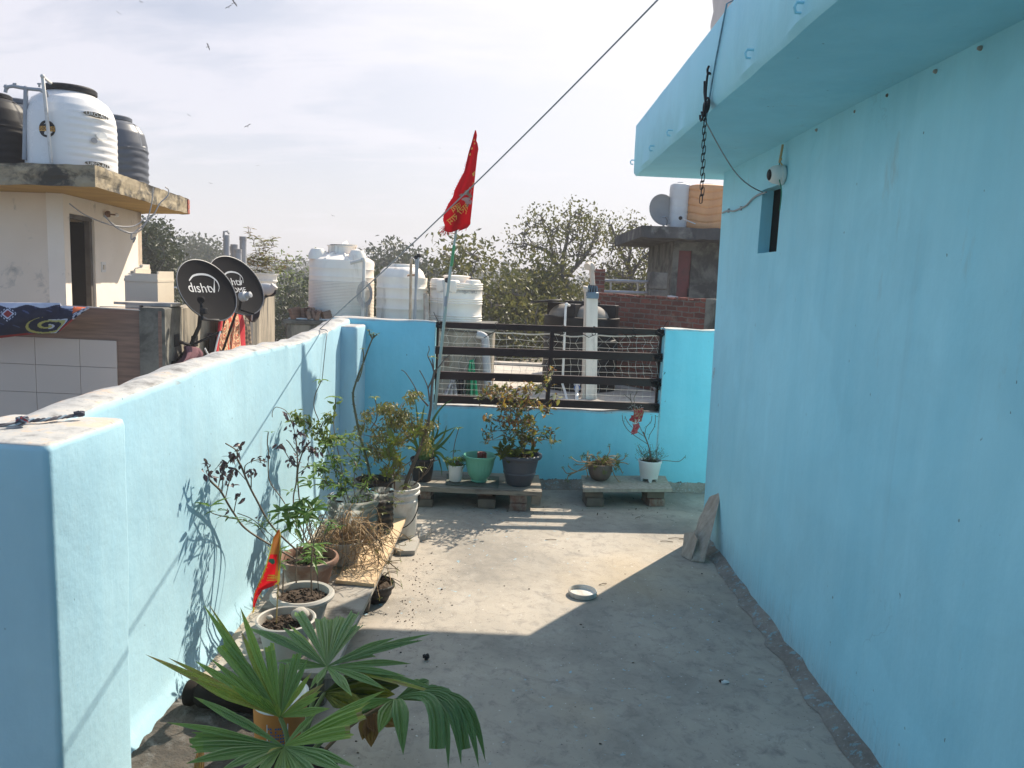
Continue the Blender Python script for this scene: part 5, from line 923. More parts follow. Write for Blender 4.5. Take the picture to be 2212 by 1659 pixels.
for br in ([(1500, 870), (1620, 880), (1740, 885), (1820, 820)], [(1360, 780), (1340, 680), (1290, 560), (1220, 420), (1160, 230), (1110, 90), (1030, 20)], [(1330, 660), (1220, 590), (1120, 520), (1050, 450), (1010, 370), (995, 280)], [(1300, 570), (1170, 480), (1080, 390), (1030, 300)], [(1290, 540), (1310, 440), (1370, 370), (1385, 290)], [(1340, 600), (1360, 530), (1420, 420), (1430, 280)], [(1200, 260), (1120, 120), (1100, 0)], [(1170, 200), (1150, 60), (1190, -20)]):
    pp = [AY(*w6(*q), min(c.y+.02, 5.72)) for q in br]; st.tube(bez(pp), .0024, 4)
    for q in pp[1:]: whorl(lf, q+rv(.01), rdir(.2), 2, .014, .006, .8, .2, .1, 1)
st.tube(bez([b, AY(*w6(1360, 780), c.y), AY(*w6(1335, 670), c.y+.01), AY(*w6(1270, 500), c.y+.01)]), .005, 6)
st.build('stems', M_stem, t, smooth=True); lf.build('leaves', leafmat('herb_green', [(0, (.03, .085, .02)), (1, (.10, .18, .05))]), t)
q = AY(*w6(1200, 260), c.y-.03); pkt = thing('seed_packet', 'red and tan crinkled packet tied to a bare twig of the white footed pot', 'packet', q)
def crink(u0, v0, u1, v1):
    def f(u, v): p = AY(*w6(u0+(u1-u0)*u+14*math.sin(v*5), v0+(v1-v0)*v+10*math.sin(u*4)), c.y-.035); return p+Vector((0, .012*noise.noise(Vector((u*3.3, v*3.3, u0))), 0))
    return f
mb = MB(); mb.grid(crink(1135, 190, 1265, 370), 16, 16, mf=lambda u, v: 0 if noise.noise(Vector((u*7, v*7, 2))) > 0 else 1); mb.grid(crink(1100, 275, 1165, 350), 8, 8, m=1); mb.build('upper_packet', [pm('tan_print', (.42, .24, .13), (.3, .16, .09), 40, .5, .2), pm('red_print', (.42, .035, .045), (.34, .03, .04), 30, .5, .2)], pkt, smooth=True, ang=180)
mb = MB(); mb.grid(crink(1125, 390, 1210, 520), 10, 14); mb.build('lower_packet', pm('red_net_packet', (.40, .04, .06), (.5, .12, .12), 60, .6, .3), pkt, smooth=True, ang=180)
mb = MB(); mb.grid(crink(1155, 330, 1215, 390), 8, 8); 
for k in range(40): p = AY(*w6(R.uniform(1080, 1260), R.choice((R.uniform(150, 200), R.uniform(360, 520)))), c.y-.035); mb.tube([p, p+rv(.012)], .0008, 3)
mb.build('ribbon_knot', M_whitep, pkt)
# ------------------------------------------------------------------ fan palm in the foreground
c = Vector((-.545, 1.905, .001)); palm = pot('fan_palm', 'leafy green fan palm in a dark pot in the near left corner', c, M_blackp, outl(.085, .118, .265, .007), .235, .107, cl=50, amp=.015, cat='potted palm')
crown = c+Vector((.0, .0, .25)); pz = lambda x, y: (301.7+.3472*x, 1289.2+.3472*y)
def strip(lf, hub, tip, W, droop, t, cut=False, side=None, nrm=None, m=0):
    n = 9; d = tip-hub; L = d.length; nr = nrm.normalized(); sd = d.cross(nr).normalized(); nr = sd.cross(d).normalized(); vs = []; dn = d.normalized(); K = 8
    notch = [R.uniform(-.05, .02)*L for _ in range(K+1)]
    for i in range(n+1):
        x = i/n; w = W*min(1, .10+1.5*x)*(1 if cut else (1 if x < .55 else max(.0, 1-((x-.55)/.45)**1.5)))
        q = hub+d*x+nr*(droop*L*(.28*math.sin(math.pi*x)))-Vector((0, 0, max(0, x-.6)**2*droop*L*.6))
        for k in range(K+1):
            y = 1-2*k/K; h = -.42*w*(1-abs(y)) + (.16*w if k % 2 else 0)
            vs.append(q+sd*(w*y)+nr*h+(dn*notch[k] if cut and i == n else dn*0))
    fs = [(i*(K+1)+k, i*(K+1)+k+1, (i+1)*(K+1)+k+1, (i+1)*(K+1)+k) for i in range(n) for k in range(K)]; lf.add(vs, fs, m, [min(1, max(0, t+R.uniform(-.06, .06)+(max(0, (i/n-.72)/.28)**2*R.uniform(.2, .8) if m == 0 else 0))) for i in range(n) for k in range(K)])
def fan(label, hubp, hubY, tips, nrm, mats, droop=.3, W=.016, root=None):
    hub = AY(*pz(*hubp), hubY); lf = MB(); pts = []
    fr = None
    for tp in tips:
        u, v, Y = tp[:3]; w = W*(tp[3] if len(tp) > 3 else 1); t_ = tp[4] if len(tp) > 4 else R.uniform(.2, .75); m_ = tp[5] if len(tp) > 5 else 0; q = IN(*pz(u, v), Y, -1.16); strip(lf, hub+rv(.002), q, w, droop*R.uniform(.6, 1.2), t_, cut=(len(tp) > 6 and tp[6]), nrm=Vector(nrm), m=m_)
    o = lf.build('frond', mats, palm, smooth=True, ang=12)
    if label: o['label'] = label
    st = MB(); rt = root or crown; mid = rt.lerp(hub, .5)+Vector((0, 0, .03)); st.tube(bez([rt, mid, hub]), [.0075]*6+[.0065]*6+[.005], 7); st.build('leaf_stalk', M_pstalk, o, smooth=True)
M_pstalk = pm('palm_stalk', (.10, .16, .035), (.14, .17, .05), 8, .5, .05, 30)
PM = [L_palm, L_palmd]
fan('upright frond with yellowing tips', (875, 750), 1.96, [(35, 350, 1.9, .9, .95), (175, 368, 1.95, .8, .95), (345, 392, 2.02, 1.2, .6), (290, 485, 1.88, 1.5, .92), (395, 40, 2.12, 1.0, .6), (425, 30, 2.15, .6, .9), (500, 285, 2.05, 1.5, .55, 0, True), (440, 380, 2.08, .9, .5), (625, 55, 2.12, 1.1, .8), (630, 205, 2.1, 1.0, .9), (690, 250, 2.1, 1.2, .5), (570, 300, 2.07, 1.3, .6), (805, 285, 2.08, 1.2, .6, 0, True), (985, 340, 2.08, 1.1, .35, 0, True), (1050, 375, 2.06, .9, .35), (900, 410, 2.1, 1.2, .3, 0, True), (1072, 465, 2.0, .8, .85), (1150, 535, 1.98, 1.0, .97), (1135, 580, 1.95, .8, .8), (1120, 620, 1.92, .7, .7), (1185, 690, 1.9, 1.1, .6), (855, 665, 1.9, .8, .7), (740, 610, 1.9, 1.0, .55), (560, 540, 1.9, 1.1, .7)], (.1, -.85, .5), PM, .12, .0115)
fan('low broad frond spreading flat over the pot', (895, 935), 1.82, [(165, 775, 1.74, .9, .5), (335, 615, 1.9, 1.1, .45), (480, 690, 1.88, 1.1, .4), (318, 885, 1.74, 1.7, .3, 0, True), (330, 930, 1.7, 1.3, .25, 0, True), (285, 1030, 1.65, 1.5, .3), (490, 1085, 1.6, 1.4, .2), (560, 1150, 1.56, 1.2, .3), (700, 1200, 1.53, 1.4, .3), (850, 1260, 1.5, 1.4, .3), (1000, 1270, 1.5, 1.4, .35), (1150, 1200, 1.54, 1.5, .25), (1290, 1090, 1.6, 1.4, .35), (1340, 1050, 1.63, 1.2, .35), (1530, 575, 1.98, 1.1, .65), (1440, 648, 1.92, 1.4, .7), (1405, 715, 1.88, 1.6, .75, 0, True), (1325, 830, 1.82, 1.6, .75, 0, True), (1100, 720, 1.95, .9, .5), (1090, 1000, 1.7, 1.2, .3), (790, 975, 1.66, .6, .95)], (0, -.55, .85), PM, .12, .0115)
fan('', (1165, 435), 2.2, [(650, 178, 2.32, 1.0, .15), (745, 198, 2.3, 1.3, .15), (890, 185, 2.36, 1.2, .2), (925, 165, 2.4, .6, .8), (980, 78, 2.46, 1.3, .2, 0, True), (1122, 115, 2.5, 1.5, .25, 0, True), (1200, 120, 2.52, 1.5, .25, 0, True), (1275, 110, 2.52, 1.3, .3, 0, True), (1342, 88, 2.5, 1.3, .2, 0, True), (1368, 165, 2.46, 1.1, .25, 0, True), (1590, 250, 2.42, 1.2, .2), (1815, 224, 2.44, .9, .2), (1770, 262, 2.38, 1.0, .15), (1465, 345, 2.34, 1.3, .2, 0, True), (1690, 410, 2.24, 1.1, .25), (1870, 572, 2.1, .8, .35), (1930, 620, 2.06, .6, .95), (1660, 490, 2.12, 1.0, .35), (1530, 570, 2.04, 1.1, .4), (1322, 612, 1.98, 1.3, .45), (1270, 560, 2.02, .8, .35), (1100, 540, 2.05, .9, .4), (1060, 570, 2.05, .7, .4), (870, 440, 2.2, 1.0, .3), (850, 395, 2.24, 1.0, .25)], (.05, -.5, .87), PM, .14, .0125)
def dfan():
    tips = [(1345, 700, 1.98, 1.1, .5), (1485, 850, 1.93, 1.6, .5), (1640, 985, 1.9, 1.8, .3), (1850, 945, 1.9, 1.6, .2, 0, True), (1920, 1075, 1.88, 1.0, .2), (2000, 1050, 1.9, 1.2, .2), (2020, 950, 1.93, 1.3, .15, 0, True), (2110, 1065, 1.92, 1.1, .15), (2152, 1028, 1.95, 1.0, .2), (2148, 972, 1.98, 1.0, .15), (2060, 865, 2.02, 1.3, .2), (2000, 760, 2.08, 1.3, .15), (1950, 700, 2.12, 1.2, .2), (1890, 590, 2.17, 1.2, .2), (1800, 520, 2.22, 1.2, .15), (1740, 510, 2.24, 1.0, .2)]
    hub = AY(*pz(1590, 640), 2.1); lf = MB()
    for tp in tips:
        q = AY(*pz(tp[0], tp[1]), tp[2]); n = 10; d = q-hub; L = d.length; hor = Vector((d.x, d.y, 0)); lift = .32*L if tp[0] > 1500 else .12*L
        pts = [hub+d*x+Vector((.16*L*math.sin(math.pi*x)*(1 if tp[0] > 1700 else 0), 0, lift*math.sin(math.pi*x)*(.9 if tp[1] > 700 else .35))) for x in [i/n for i in range(n+1)]]; W = .0135*tp[3]; vs = []; cut = len(tp) > 6
        for i, p in enumerate(pts):
            x = i/n; dd = (pts[min(i+1, n)]-pts[max(i-1, 0)]).normalized(); sd = dd.cross(Vector((.2, -.7, .6))).normalized(); nr = sd.cross(dd); w = W*min(1, .1+1.5*x)*(1 if cut or x < .6 else max(0, 1-((x-.6)/.4)**1.5)); vs += [p+sd*(w*(1-.25*k))+nr*w*(-.42*(1-abs(1-.25*k))+(.16 if k % 2 else 0)) for k in range(9)]
        lf.add(vs, [(i*9+k, i*9+k+1, (i+1)*9+k+1, (i+1)*9+k) for i in range(n) for k in range(8)], 0, tp[4])
    o = lf.build('frond', PM, palm, smooth=True, ang=12); o['label'] = 'drooping frond arching over to the right'
    st = MB(); st.tube(bez([crown+Vector((.02, 0, -.01)), AY(*pz(1300, 810), 2.0), hub]), .0055, 7); st.build('leaf_stalk', pm('brown_stalk', (.26, .16, .08), (.2, .12, .06), 9, .6, .1), o, smooth=True)
dfan()
fan('broad dark frond with a yellow edge at the back', (1150, 600), 2.22, [(1620, 545, 2.3, 2.2, .1), (1600, 490, 2.34, 2.4, .1), (1500, 470, 2.38, 2.2, .12), (1590, 600, 2.25, 2.0, .9), (1420, 720, 2.12, 1.6, .95), (1330, 680, 2.15, 1.6, .9)], (.1, -.6, .8), [leafmat('palm_dark', [(0, (.03, .05, .015)), (.8, (.06, .09, .02)), (1, (.3, .28, .03))]), L_palmd], .25, .02)
fan('dead brown frond hanging down', (1440, 690), 2.1, [(1385, 890, 2.04, 1.5, .3, 1), (1440, 935, 2.03, 1.6, .5, 1), (1470, 850, 2.05, 1.5, .7, 1), (1625, 800, 2.08, 1.8, .6, 1), (1600, 730, 2.1, 1.5, .5, 1)], (.1, -.9, .3), PM, .1, .016)
mb = MB(); a = FL(437, 1590, .11); b_ = FL(428, 1680, .02); strip(mb, a, b_, .016, .1, .6, cut=True, nrm=Vector((0, -.6, .8))); tag(mb.build('dead_leaf', [L_palmd], loc=a), 'dry orange brown leaf lying by the foot of the left wall', 'leaf')
# stray litter on the floor
mb = MB()
for k in range(150):      # soil spilled beside the boards
    x = -.50+abs(R.gauss(0, .09)); y = R.choice((3.45, 3.7, 4.0))+R.gauss(0, .16); s_ = R.uniform(.001, .004); mb.ball((x, y, s_*.3), s_, 5, jit=.7, m=1, sc=(1.2, .9, .5))
for k in range(80):
    x, y = R.uniform(-.55, 1.15), R.uniform(1.9, 5.6)
    if R.random() < .45: x = R.uniform(-.55, -.2); y = R.uniform(2.0, 4.3)
    s_ = R.uniform(.0015, .005)*(1.4 if R.random() < .15 else 1); mb.ball((x, y, s_*.4), s_, 5, jit=.7, m=R.randrange(3), sc=(1.2, .9, .6))
for (u, v, L, a) in ((1460, 1163, .10, .1), (1440, 1170, .08, -.1), (1302, 1262, .05, .5), (1378, 1118, .05, .7), (1190, 1166, .07, .1), (640, 1656, .1, .2), (1475, 1166, .05, -.4)):
    p = FL(u, v, .004); mb.tube([p-Vector((math.cos(a), math.sin(a), 0))*L/2, p+Vector((0, 0, .004)), p+Vector((math.cos(a), math.sin(a), .02))*L/2], .0022, 4, m=0)
for k in range(60):
    x, y = R.uniform(-.5, 1.2), R.uniform(5.0, 5.65); mb.leaf((x, y, .004), rdir()*1, (0, 0, 1), R.uniform(.012, .03), .008, .3, m=R.randrange(3), seg=3)
for v in mb.v: pass
mb.v = [(a, b, max(c_, .0015)) for a, b, c_ in mb.v]
kind(mb.build('litter', [M_stem, M_soil, M_rubber]), 'stuff')
mb = MB(); p = FL(920, 1424, .006)
for k in range(5): mb.ball(p+rv(.012)*.8+Vector((0, 0, .006)), .009, 7, jit=.6)
tag(mb.build('dirt_clump', M_rubber, loc=p), 'small black clump of debris on the shaded floor beside the palm', 'debris')
mb = MB(); p = FL(1566, 1473, .006); mb.ball(p, .014, 8, jit=.5, sc=(1.4, .7, .5)); mb.ball(p+Vector((-.012, .003, .002)), .01, 8, jit=.5, sc=(1.2, .7, .6), m=1); tag(mb.build('chip', [M_whitep, M_soil], loc=p), 'small pale plaster chip on the shaded floor near the blue wall', 'chip')
# ------------------------------------------------------------------ beyond the terrace
g = MB(); g.grid(lambda u, v: Vector((-700+1400*u, -60+1500*v, GZ+nz((u*8, v*8, 0), 1, .4))), 40, 40); kind(g.build('ground', pm('dry_ground', (.16, .14, .09), (.09, .095, .05), .05, .95, 0)), 'structure')
body = thing('own_building', 'cream lower storeys carrying the blue terrace', 'building', (1, 0, GZ)); mb = MB(); mb.box((-1.38, -5, GZ), (5.15, 5.93, -.26)); mb.build('wall', M_cream, body)
# ---- cream house on the left
A, B = FL(135, 418, 2.45), FL(305, 460, 2.45); A.z = B.z = 0; ab = (B-A).normalized(); nout = Vector((ab.y, -ab.x, 0))
ch_ = thing('cream_house', 'cream plastered rooftop room with a stained overhanging slab and dark doorway on the left', 'building', A)
def onAB(u, v): return AV(u, v, A, B)
d0 = onAB(153, 560); d1 = onAB(206, 560); s0 = (Vector((d0.x, d0.y, 0))-A).dot(ab); s1 = (Vector((d1.x, d1.y, 0))-A).dot(ab); dz = onAB(160, 462).z; Lab = (B-A).length
def W3(s_, o, z): return A+ab*s_-nout*o+Vector((0, 0, z))     # o = depth into the wall
mb = MB()
def slabw(mb, sA, sB, zA, zB, o0=0, o1=.2, m=None): mb.add([W3(s_, o, z) for z in (zA, zB) for s_, o in ((sA, o0), (sB, o0), (sB, o1), (sA, o1))], [(3, 2, 1, 0), (4, 5, 6, 7), (0, 1, 5, 4), (1, 2, 6, 5), (2, 3, 7, 6), (3, 0, 4, 7)], m)
slabw(mb, 0, s0, 0, 2.45); slabw(mb, s1, Lab, 0, 2.45); slabw(mb, s0, s1, dz, 2.45); mb.build('door_wall', M_cream2, ch_)
mb = MB(); fa = Vector((-1, .12, 0)).normalized(); fn_ = Vector((fa.y, -fa.x, 0)); 
vs = [A+fa*t-fn_*o*-1*0+Vector((0, o, z)) for z in (0, 2.45) for t, o in ((-.001, .001), (4.5, .001), (4.5, .2), (.2, .2))]; mb.add(vs, [(3, 2, 1, 0), (4, 5, 6, 7), (0, 1, 5, 4), (1, 2, 6, 5), (2, 3, 7, 6), (3, 0, 4, 7)])
mb.add([B+Vector((0, 0, z))+q for z in (0, 2.45) for q in (Vector((0, 0, 0)), -nout*4.5, -nout*4.5+ab*-.2, -ab*.2)], [(3, 2, 1, 0), (4, 5, 6, 7), (0, 1, 5, 4), (1, 2, 6, 5), (2, 3, 7, 6), (3, 0, 4, 7)])
mb.build('front_wall', M_cream, ch_)
mb = MB(); slabw(mb, max(.25, s0-.3), s1+.8, 0, 2.4, .62, .66); mb.build('dark_room', M_dark, ch_)
dr = MB(); slabw(dr, s1-.10, s1-.02, 0, dz-.01, .03, .12); slabw(dr, s0+.0, s1, dz-.06, dz-.005, .03, .12); dfm = dr.build('door_frame', pm('grey_door_frame', (.13, .115, .10), (.07, .062, .055), 6, .8, .2, 30), ch_)
dr = MB(); hng = W3(s1-.10, .1, 0); dd_ = (-nout+ab*-.25).normalized(); dr.add([hng+q+Vector((0, 0, z)) for z in (.05, dz-.08) for q in (Vector(), dd_*.55, dd_*.55+ab*.04, ab*.04)], [(3, 2, 1, 0), (4, 5, 6, 7), (0, 1, 5, 4), (1, 2, 6, 5), (2, 3, 7, 6), (3, 0, 4, 7)]); dr.build('door', pm('dark_door', (.012, .010, .009), None, 5, .9, .2, spec=.1), ch_)
q = onAB(223, 577); mb = MB(); mb.add([q+nout*.008+ab*a*.09+Vector((0, 0, b*.075)) for a, b in ((-1, -1), (1, -1), (1, 1), (-1, 1))]+[q+ab*a*.09+Vector((0, 0, b*.075)) for a, b in ((-1, -1), (1, -1), (1, 1), (-1, 1))], [(0, 1, 2, 3), (0, 4, 5, 1), (1, 5, 6, 2), (2, 6, 7, 3), (3, 7, 4, 0)]); sw = mb.build('switch_board', M_whitep, ch_)
mb = MB(); mb.add([q+nout*(.010+.01*k)+ab*(a*.035-.0)+Vector((0, 0, b*.035)) for k in (0, 1) for a, b in ((-1, -1), (1, -1), (1, 1), (-1, 1))], [(4, 5, 6, 7), (0, 1, 5, 4), (1, 2, 6, 5), (2, 3, 7, 6), (3, 0, 4, 7)]); mb.build('switch', M_wm, sw)
q = onAB(224, 462)+nout*.02; mb = MB(); mb.lathe(q, [(.03, 0), (.05, .03), (.045, .06)], 12, ax=nout); mb.ball(q+nout*.12+ab*.12, .035, 10, m=1, sc=(1, 1, .9)); mb.tube([q+nout*.03, q+nout*.09+ab*.06, q+nout*.12+ab*.12], .012, 6); mb.build('lamp_holder', [pm('rusty_iron', (.2, .11, .06), None, 9, .8, .2), M_white], ch_, smooth=True)
# slab (rough ochre edge with moss)
P0, P1 = AY(206, 404, 9.0), FL(409, 463, 2.45); P0.z = P1.z = 0; zb_, zt_ = 2.45, 2.695
PL_ = P0+Vector((-4.2, .55, 0)); PB = P1+Vector((-4.2, 1.8, 0))
mb = MB()
def edge(Pa, Pb, n):
    d = (Pb-Pa).normalized(); o = Vector((d.y, -d.x, 0))
    def f(u, v):
        p = Pa.lerp(Pb, u); w = noise.noise(Vector((p.x*3, p.y*3, v*2)))*.022+noise.noise(Vector((p.x*11, p.y*11, v*5)))*.010
        if u in (0, 1): w = 0
        return p+o*w+Vector((0, 0, zb_+(zt_-zb_)*v+(noise.noise(Vector((p.x*4, p.y*4, 9)))*.02 if v == 0 or v == 1 else 0)*(0 if u in (0, 1) else 1)))
    return f
mb.grid(edge(PL_, P0, 60), 60, 6); mb.grid(edge(P0, P1, 70), 70, 6); mb.grid(edge(P1, PB, 30), 30, 4)
Z = Vector((0, 0, 1)); mb.quad(PL_+Z*zt_, P0+Z*zt_, P1+Z*zt_, PB+Z*zt_); sl2 = mb.build('roof_slab', M_slab, ch_, smooth=False)
mb = MB(); mb.quad(PB+Z*(zb_+.004), P1+Z*(zb_+.004), P0+Z*(zb_+.004), PL_+Z*(zb_+.004)); mb.build('soffit', M_ochre, ch_)
mb = MB(); d = (P1-P0).normalized(); 
for k in range(3): mb.box((-.11, -.012, 0), (-.006, .05, .07), .004, M=Matrix.Translation(P1+Z*(zb_+.005+.078*k)) @ Matrix.Rotation(math.atan2(d.y, d.x), 4, 'Z'))
mb.build('exposed_brick', pm('raw_red_brick', (.42, .13, .09), (.3, .1, .07), 9, .9, .3), sl2)
# ---- storey under it and its terrace walls
nb_ = thing('left_building', 'building on the left whose roof terrace carries the cream room', 'building', (-6, 9, GZ))
mb = MB(); mb.box((-12, 7.42, GZ), (-3.6, 14.2, -.02)); mb.build('wall', M_concw, nb_)
tw = thing('tiled_parapet', 'brown wood look tiled parapet with plain grey tiles on its lower left', 'wall', (-4.5, 7.3, 0))
T0 = AY(345, 673, 7.22); ztw = 1.165
mb = MB(); mb.box((-9.5, 7.25, -2), (T0.x, 7.40, ztw), .006); mb.build('brown_tiles', M_tilew, tw)
gx = AY(249, 800, 7.2).x; gz = AY(249, 737, 7.2).z; mb = MB(); seam = [AY(u, 800, 7.2).x for u in (72, 171, 196)]
xs = [-9, -8.3, -7.6, -6.9, -6.2, -5.45, seam[0], seam[1]-.01, gx]; 
zs_ = [gz, AY(200, 794, 7.2).z, AY(150, 852, 7.2).z, -.5, -.9, -1.3, -1.7]
for a_, b_ in zip(xs, xs[1:]):
    for zA, zB in zip(zs_[1:], zs_): mb.box((a_+.002, 7.236, zA+.002), (b_-.002, 7.2495, zB-.002), .0012)
mb.build('grey_tiles', M_tileg, tw)
# side wall, raked back
SA = Vector((T0.x, 7.25, 0)); SBp = FL(594, 629, 1.2); SBp.z = 0; sd_v = (SBp-SA).normalized(); sn = Vector((sd_v.y, -sd_v.x, 0)); sw_ = thing('side_wall', 'long stained concrete side wall running away behind the satellite dishes', 'wall', SA)
def SW(s_, o, z): return SA+sd_v*s_+sn*o+Z*z
Ls = (SBp-SA).length
mb = MB()
def swsec(a_, b_, zt0, zt1, th0=-.15, off=0):
    n = max(2, int((b_-a_)/.25)); vs = []
    for i in range(n+1):
        s_ = a_+(b_-a_)*i/n; zt = zt0+(zt1-zt0)*i/n+nz((s_, 1, 0), 2.5, .014)
        vs += [SW(s_, off, -2.2), SW(s_, off+nz((s_, 2, 0), 3, .012), zt*.5), SW(s_, off+nz((s_, 5, 0), 4, .012), zt-.012), SW(s_, off-.02, zt), SW(s_, th0+.02, zt), SW(s_, th0, zt-.02), SW(s_, th0, -2.2)]
    m_ = 7; fs = [(i*m_+k, (i+1)*m_+k, (i+1)*m_+(k+1) % m_, i*m_+(k+1) % m_) for i in range(n) for k in range(m_)]; fs += [tuple(range(m_)), tuple(n*m_+k for k in range(m_-1, -1, -1))]; mb.add(vs, fs)
swsec(.62, Ls, 1.16, 1.20); mb.build('wall_body', M_concw, sw_)
mb = MB(); swsec(.005, .60, 1.19, 1.185, -.2, .03); mb.build('end_post', M_conc, sw_)
mb = MB(); q = SW(.45, -.1, 1.195); mb.poly([q+Vector(p) for p in ((-.42, -.16, 0), (.16, -.2, 0), (.15, .05, 0), (.08, .2, 0), (-.36, .12, 0))], .025, (0, 0, 1)); tag(mb.build('roofing_sheet', M_roofc, loc=q), 'flat grey stone slab lying on the corner of the tiled parapet', 'slab')
# washing machine
Wp = AY(268, 672, 8.5); wm = thing('washing_machine', 'ivory top loading washing machine standing outside the cream wall', 'washing machine', (Wp.x+.3, 8.7, 0))
f0 = AY(270, 640, 8.5); f1 = AY(341, 640, 8.62); f2 = AY(376, 640, 9.25); zt = AY(300, 608, 8.55).z
fv = (f1-f0); fv.z = 0; sv = (f2-f1); sv.z = 0; o = Vector((f0.x, f0.y, 0))
def WMp(a_, b_, z): return o+fv*a_+sv*b_+Z*z
def hexa(mb, a0, a1, b0, b1, z0, z1, m=0, zb=None): # zb: top height at back
    zb = z1 if zb is None else zb; mb.add([WMp(a0, b0, z0), WMp(a1, b0, z0), WMp(a1, b1, z0), WMp(a0, b1, z0), WMp(a0, b0, z1), WMp(a1, b0, z1), WMp(a1, b1, zb), WMp(a0, b1, zb)], [(3, 2, 1, 0), (4, 5, 6, 7), (0, 1, 5, 4), (1, 2, 6, 5), (2, 3, 7, 6), (3, 0, 4, 7)], m)
mb = MB(); hexa(mb, 0, 1, 0, 1, .05, zt); hexa(mb, .05, .95, .05, .95, .0, .05); mb.build('cabinet', M_wm, wm)
mb = MB(); hexa(mb, -.015, 1.015, -.015, 1.0, zt, zt+.03); hexa(mb, .25, 1.0, 0, .06, zt+.03, zt+.09); hexa(mb, .25, .3, .06, .9, zt+.03, zt+.14); hexa(mb, .95, 1.0, .06, 1, zt+.03, zt+.12); hexa(mb, .3, .95, .2, .95, zt+.03, zt+.035, 1); mb.build('lid', [M_wm, M_wmd], wm)
mb = MB(); hexa(mb, 0, .25, 0, .95, zt+.03, zt+.06, 0, zt+.19); pn = mb.build('control_panel', M_wm, wm); mb = MB()
for k in range(3): mb.lathe(WMp(.12, .2+.25*k, zt+.095+.034*k), [(.02, 0), (.018, .02), (0, .022)], 10, ax=(0, -.3, 1))
mb.build('knob', M_wmd, pn)
# little taps, cable on the parapet
mb = MB(); q = AY(305, 668, 7.7); mb.tube([AY(215, 662, 7.35), AY(300, 664, 7.5), AY(330, 668, 7.6)], .004, 5); mb.lathe(q, [(.03, 0), (.02, .03), (.022, .05), (0, .06)], 10); tag(mb.build('pipe_stub', M_steel, loc=q, smooth=True), 'thin pipe with a small tap lying along the tiled parapet', 'pipe')
mb = MB(); mb.tube(bez([AY(u, v, 8.4) for u, v in ((376, 621), (395, 620), (440, 622))]), .008, 5); tag(mb.build('washing_hose', M_whitep, loc=AY(376, 621, 8.4)), 'thin white hose stretched from the washing machine behind the front dish', 'hose')
# loose wires at the doorway of the cream house
mb = MB()
for pp in ([(150, 440), (180, 462), (215, 478), (250, 488), (290, 488), (315, 470)], [(224, 466), (245, 485), (265, 497), (284, 503), (300, 494), (330, 466), (345, 440), (362, 423), (364, 410), (357, 404)], [(226, 465), (250, 491), (285, 504), (310, 490), (326, 448), (331, 405)]):
    mb.tube(bez([AY(u, v, 9.6+.006*(u-150)) for u, v in pp]), .009, 4)
q = AY(284, 504, 10.4); mb.tube(bez([q, q+Vector((0, 0, -.08)), q+Vector((.05, 0, -.05)), q+Vector((.02, 0, -.12))]), .012, 5)
tag(mb.build('loose_wires', M_wire, loc=q), 'loose brown wires drooping from the slab edge past the dark doorway', 'wire')
# blanket drying on a line in front of the tiled parapet
q0 = AY(0, 660, 6.9); bl = thing('blanket', 'dark navy patterned blanket with yellow spirals hung on a line before the tiled parapet', 'blanket', q0)
UR = [(0, 0), (1, 0)]
def blp(u, v):
    x = -120+312*u; top = 655+ (6 if u > .8 else 0)+6*max(0, u-.8)*5; bot = 727+8*math.sin(u*5+1) - (0 if u < .78 else (u-.78)/.22*62) ; y = top+(bot-top)*v; return AY(x, y, 6.9+.05*math.sin(u*9+v*2)*(.4+v)-.05*math.sin(v*3.1))
def blm(u, v):
    x = -120+312*u; y = 655+72*v; dx, dy = x-105, (y-708)*2.4; r_ = math.hypot(dx, dy); th = math.atan2(dy, dx); s_ = (r_-th*4.6) % 29
    if x > 158: return 3 if (v < .55 and noise.noise(Vector((u*60, v*4, 1))) > -.25) else (0 if noise.noise(Vector((u*40, v*8, 4))) > 0 else 1)
    if r_ < 50: return 2 if s_ < 9 else (1 if s_ < 14 and dx > 0 else 0)
    if v < .12+.05*math.sin(u*30): return 1
    d2 = abs(x-18)/1.0+abs(y-679)*1.25
    if d2 < 10: return 4
    if d2 < 14: return 1
    if 17 < d2 < 20 and int(x/3) % 2: return 1
    if v > .88+.1*math.sin(u*12): return 4 if v > .93 else 0
    if x > 120 and y > 670 and abs((x-120)-(y-670)*1.2) > 28 and noise.noise(Vector((u*22, v*5, 2))) > .15: return 1
    if noise.noise(Vector((u*30-v*12, v*9, 3))) > .42: return 5
    return 0
mb = MB(); mb.grid(blp, 220, 60, mf=blm)
cl_ = mb.build('cloth', [pm('navy_fleece', (.018, .022, .05), (.012, .015, .035), 20, .95, .2, 80), pm('pale_fleece', (.50, .52, .60), (.4, .42, .52), 20, .95, .2, 80), pm('olive_yellow_fleece', (.40, .38, .12), (.32, .31, .10), 20, .95, .2, 80), pm('orange_fleece', (.62, .12, .03), (.5, .09, .03), 20, .95, .2, 80), pm('dark_red_fleece', (.28, .03, .03), None, 20, .95, .2, 80), pm('blue_fleece', (.05, .07, .16), None, 20, .95, .2, 80)], bl, smooth=True, ang=180)
sm = cl_.modifiers.new('thick', 'SOLIDIFY'); sm.thickness = .02; sm.offset = 0
mb = MB(); mb.tube([AY(-300, 652, 6.9), AY(0, 655, 6.9), AY(190, 663, 6.95), AY(330, 672, 7.3)], .006, 5); tag(mb.build('drying_line', M_wire, loc=q0), 'thin grey line carrying the navy blanket along the tiled parapet', 'line')
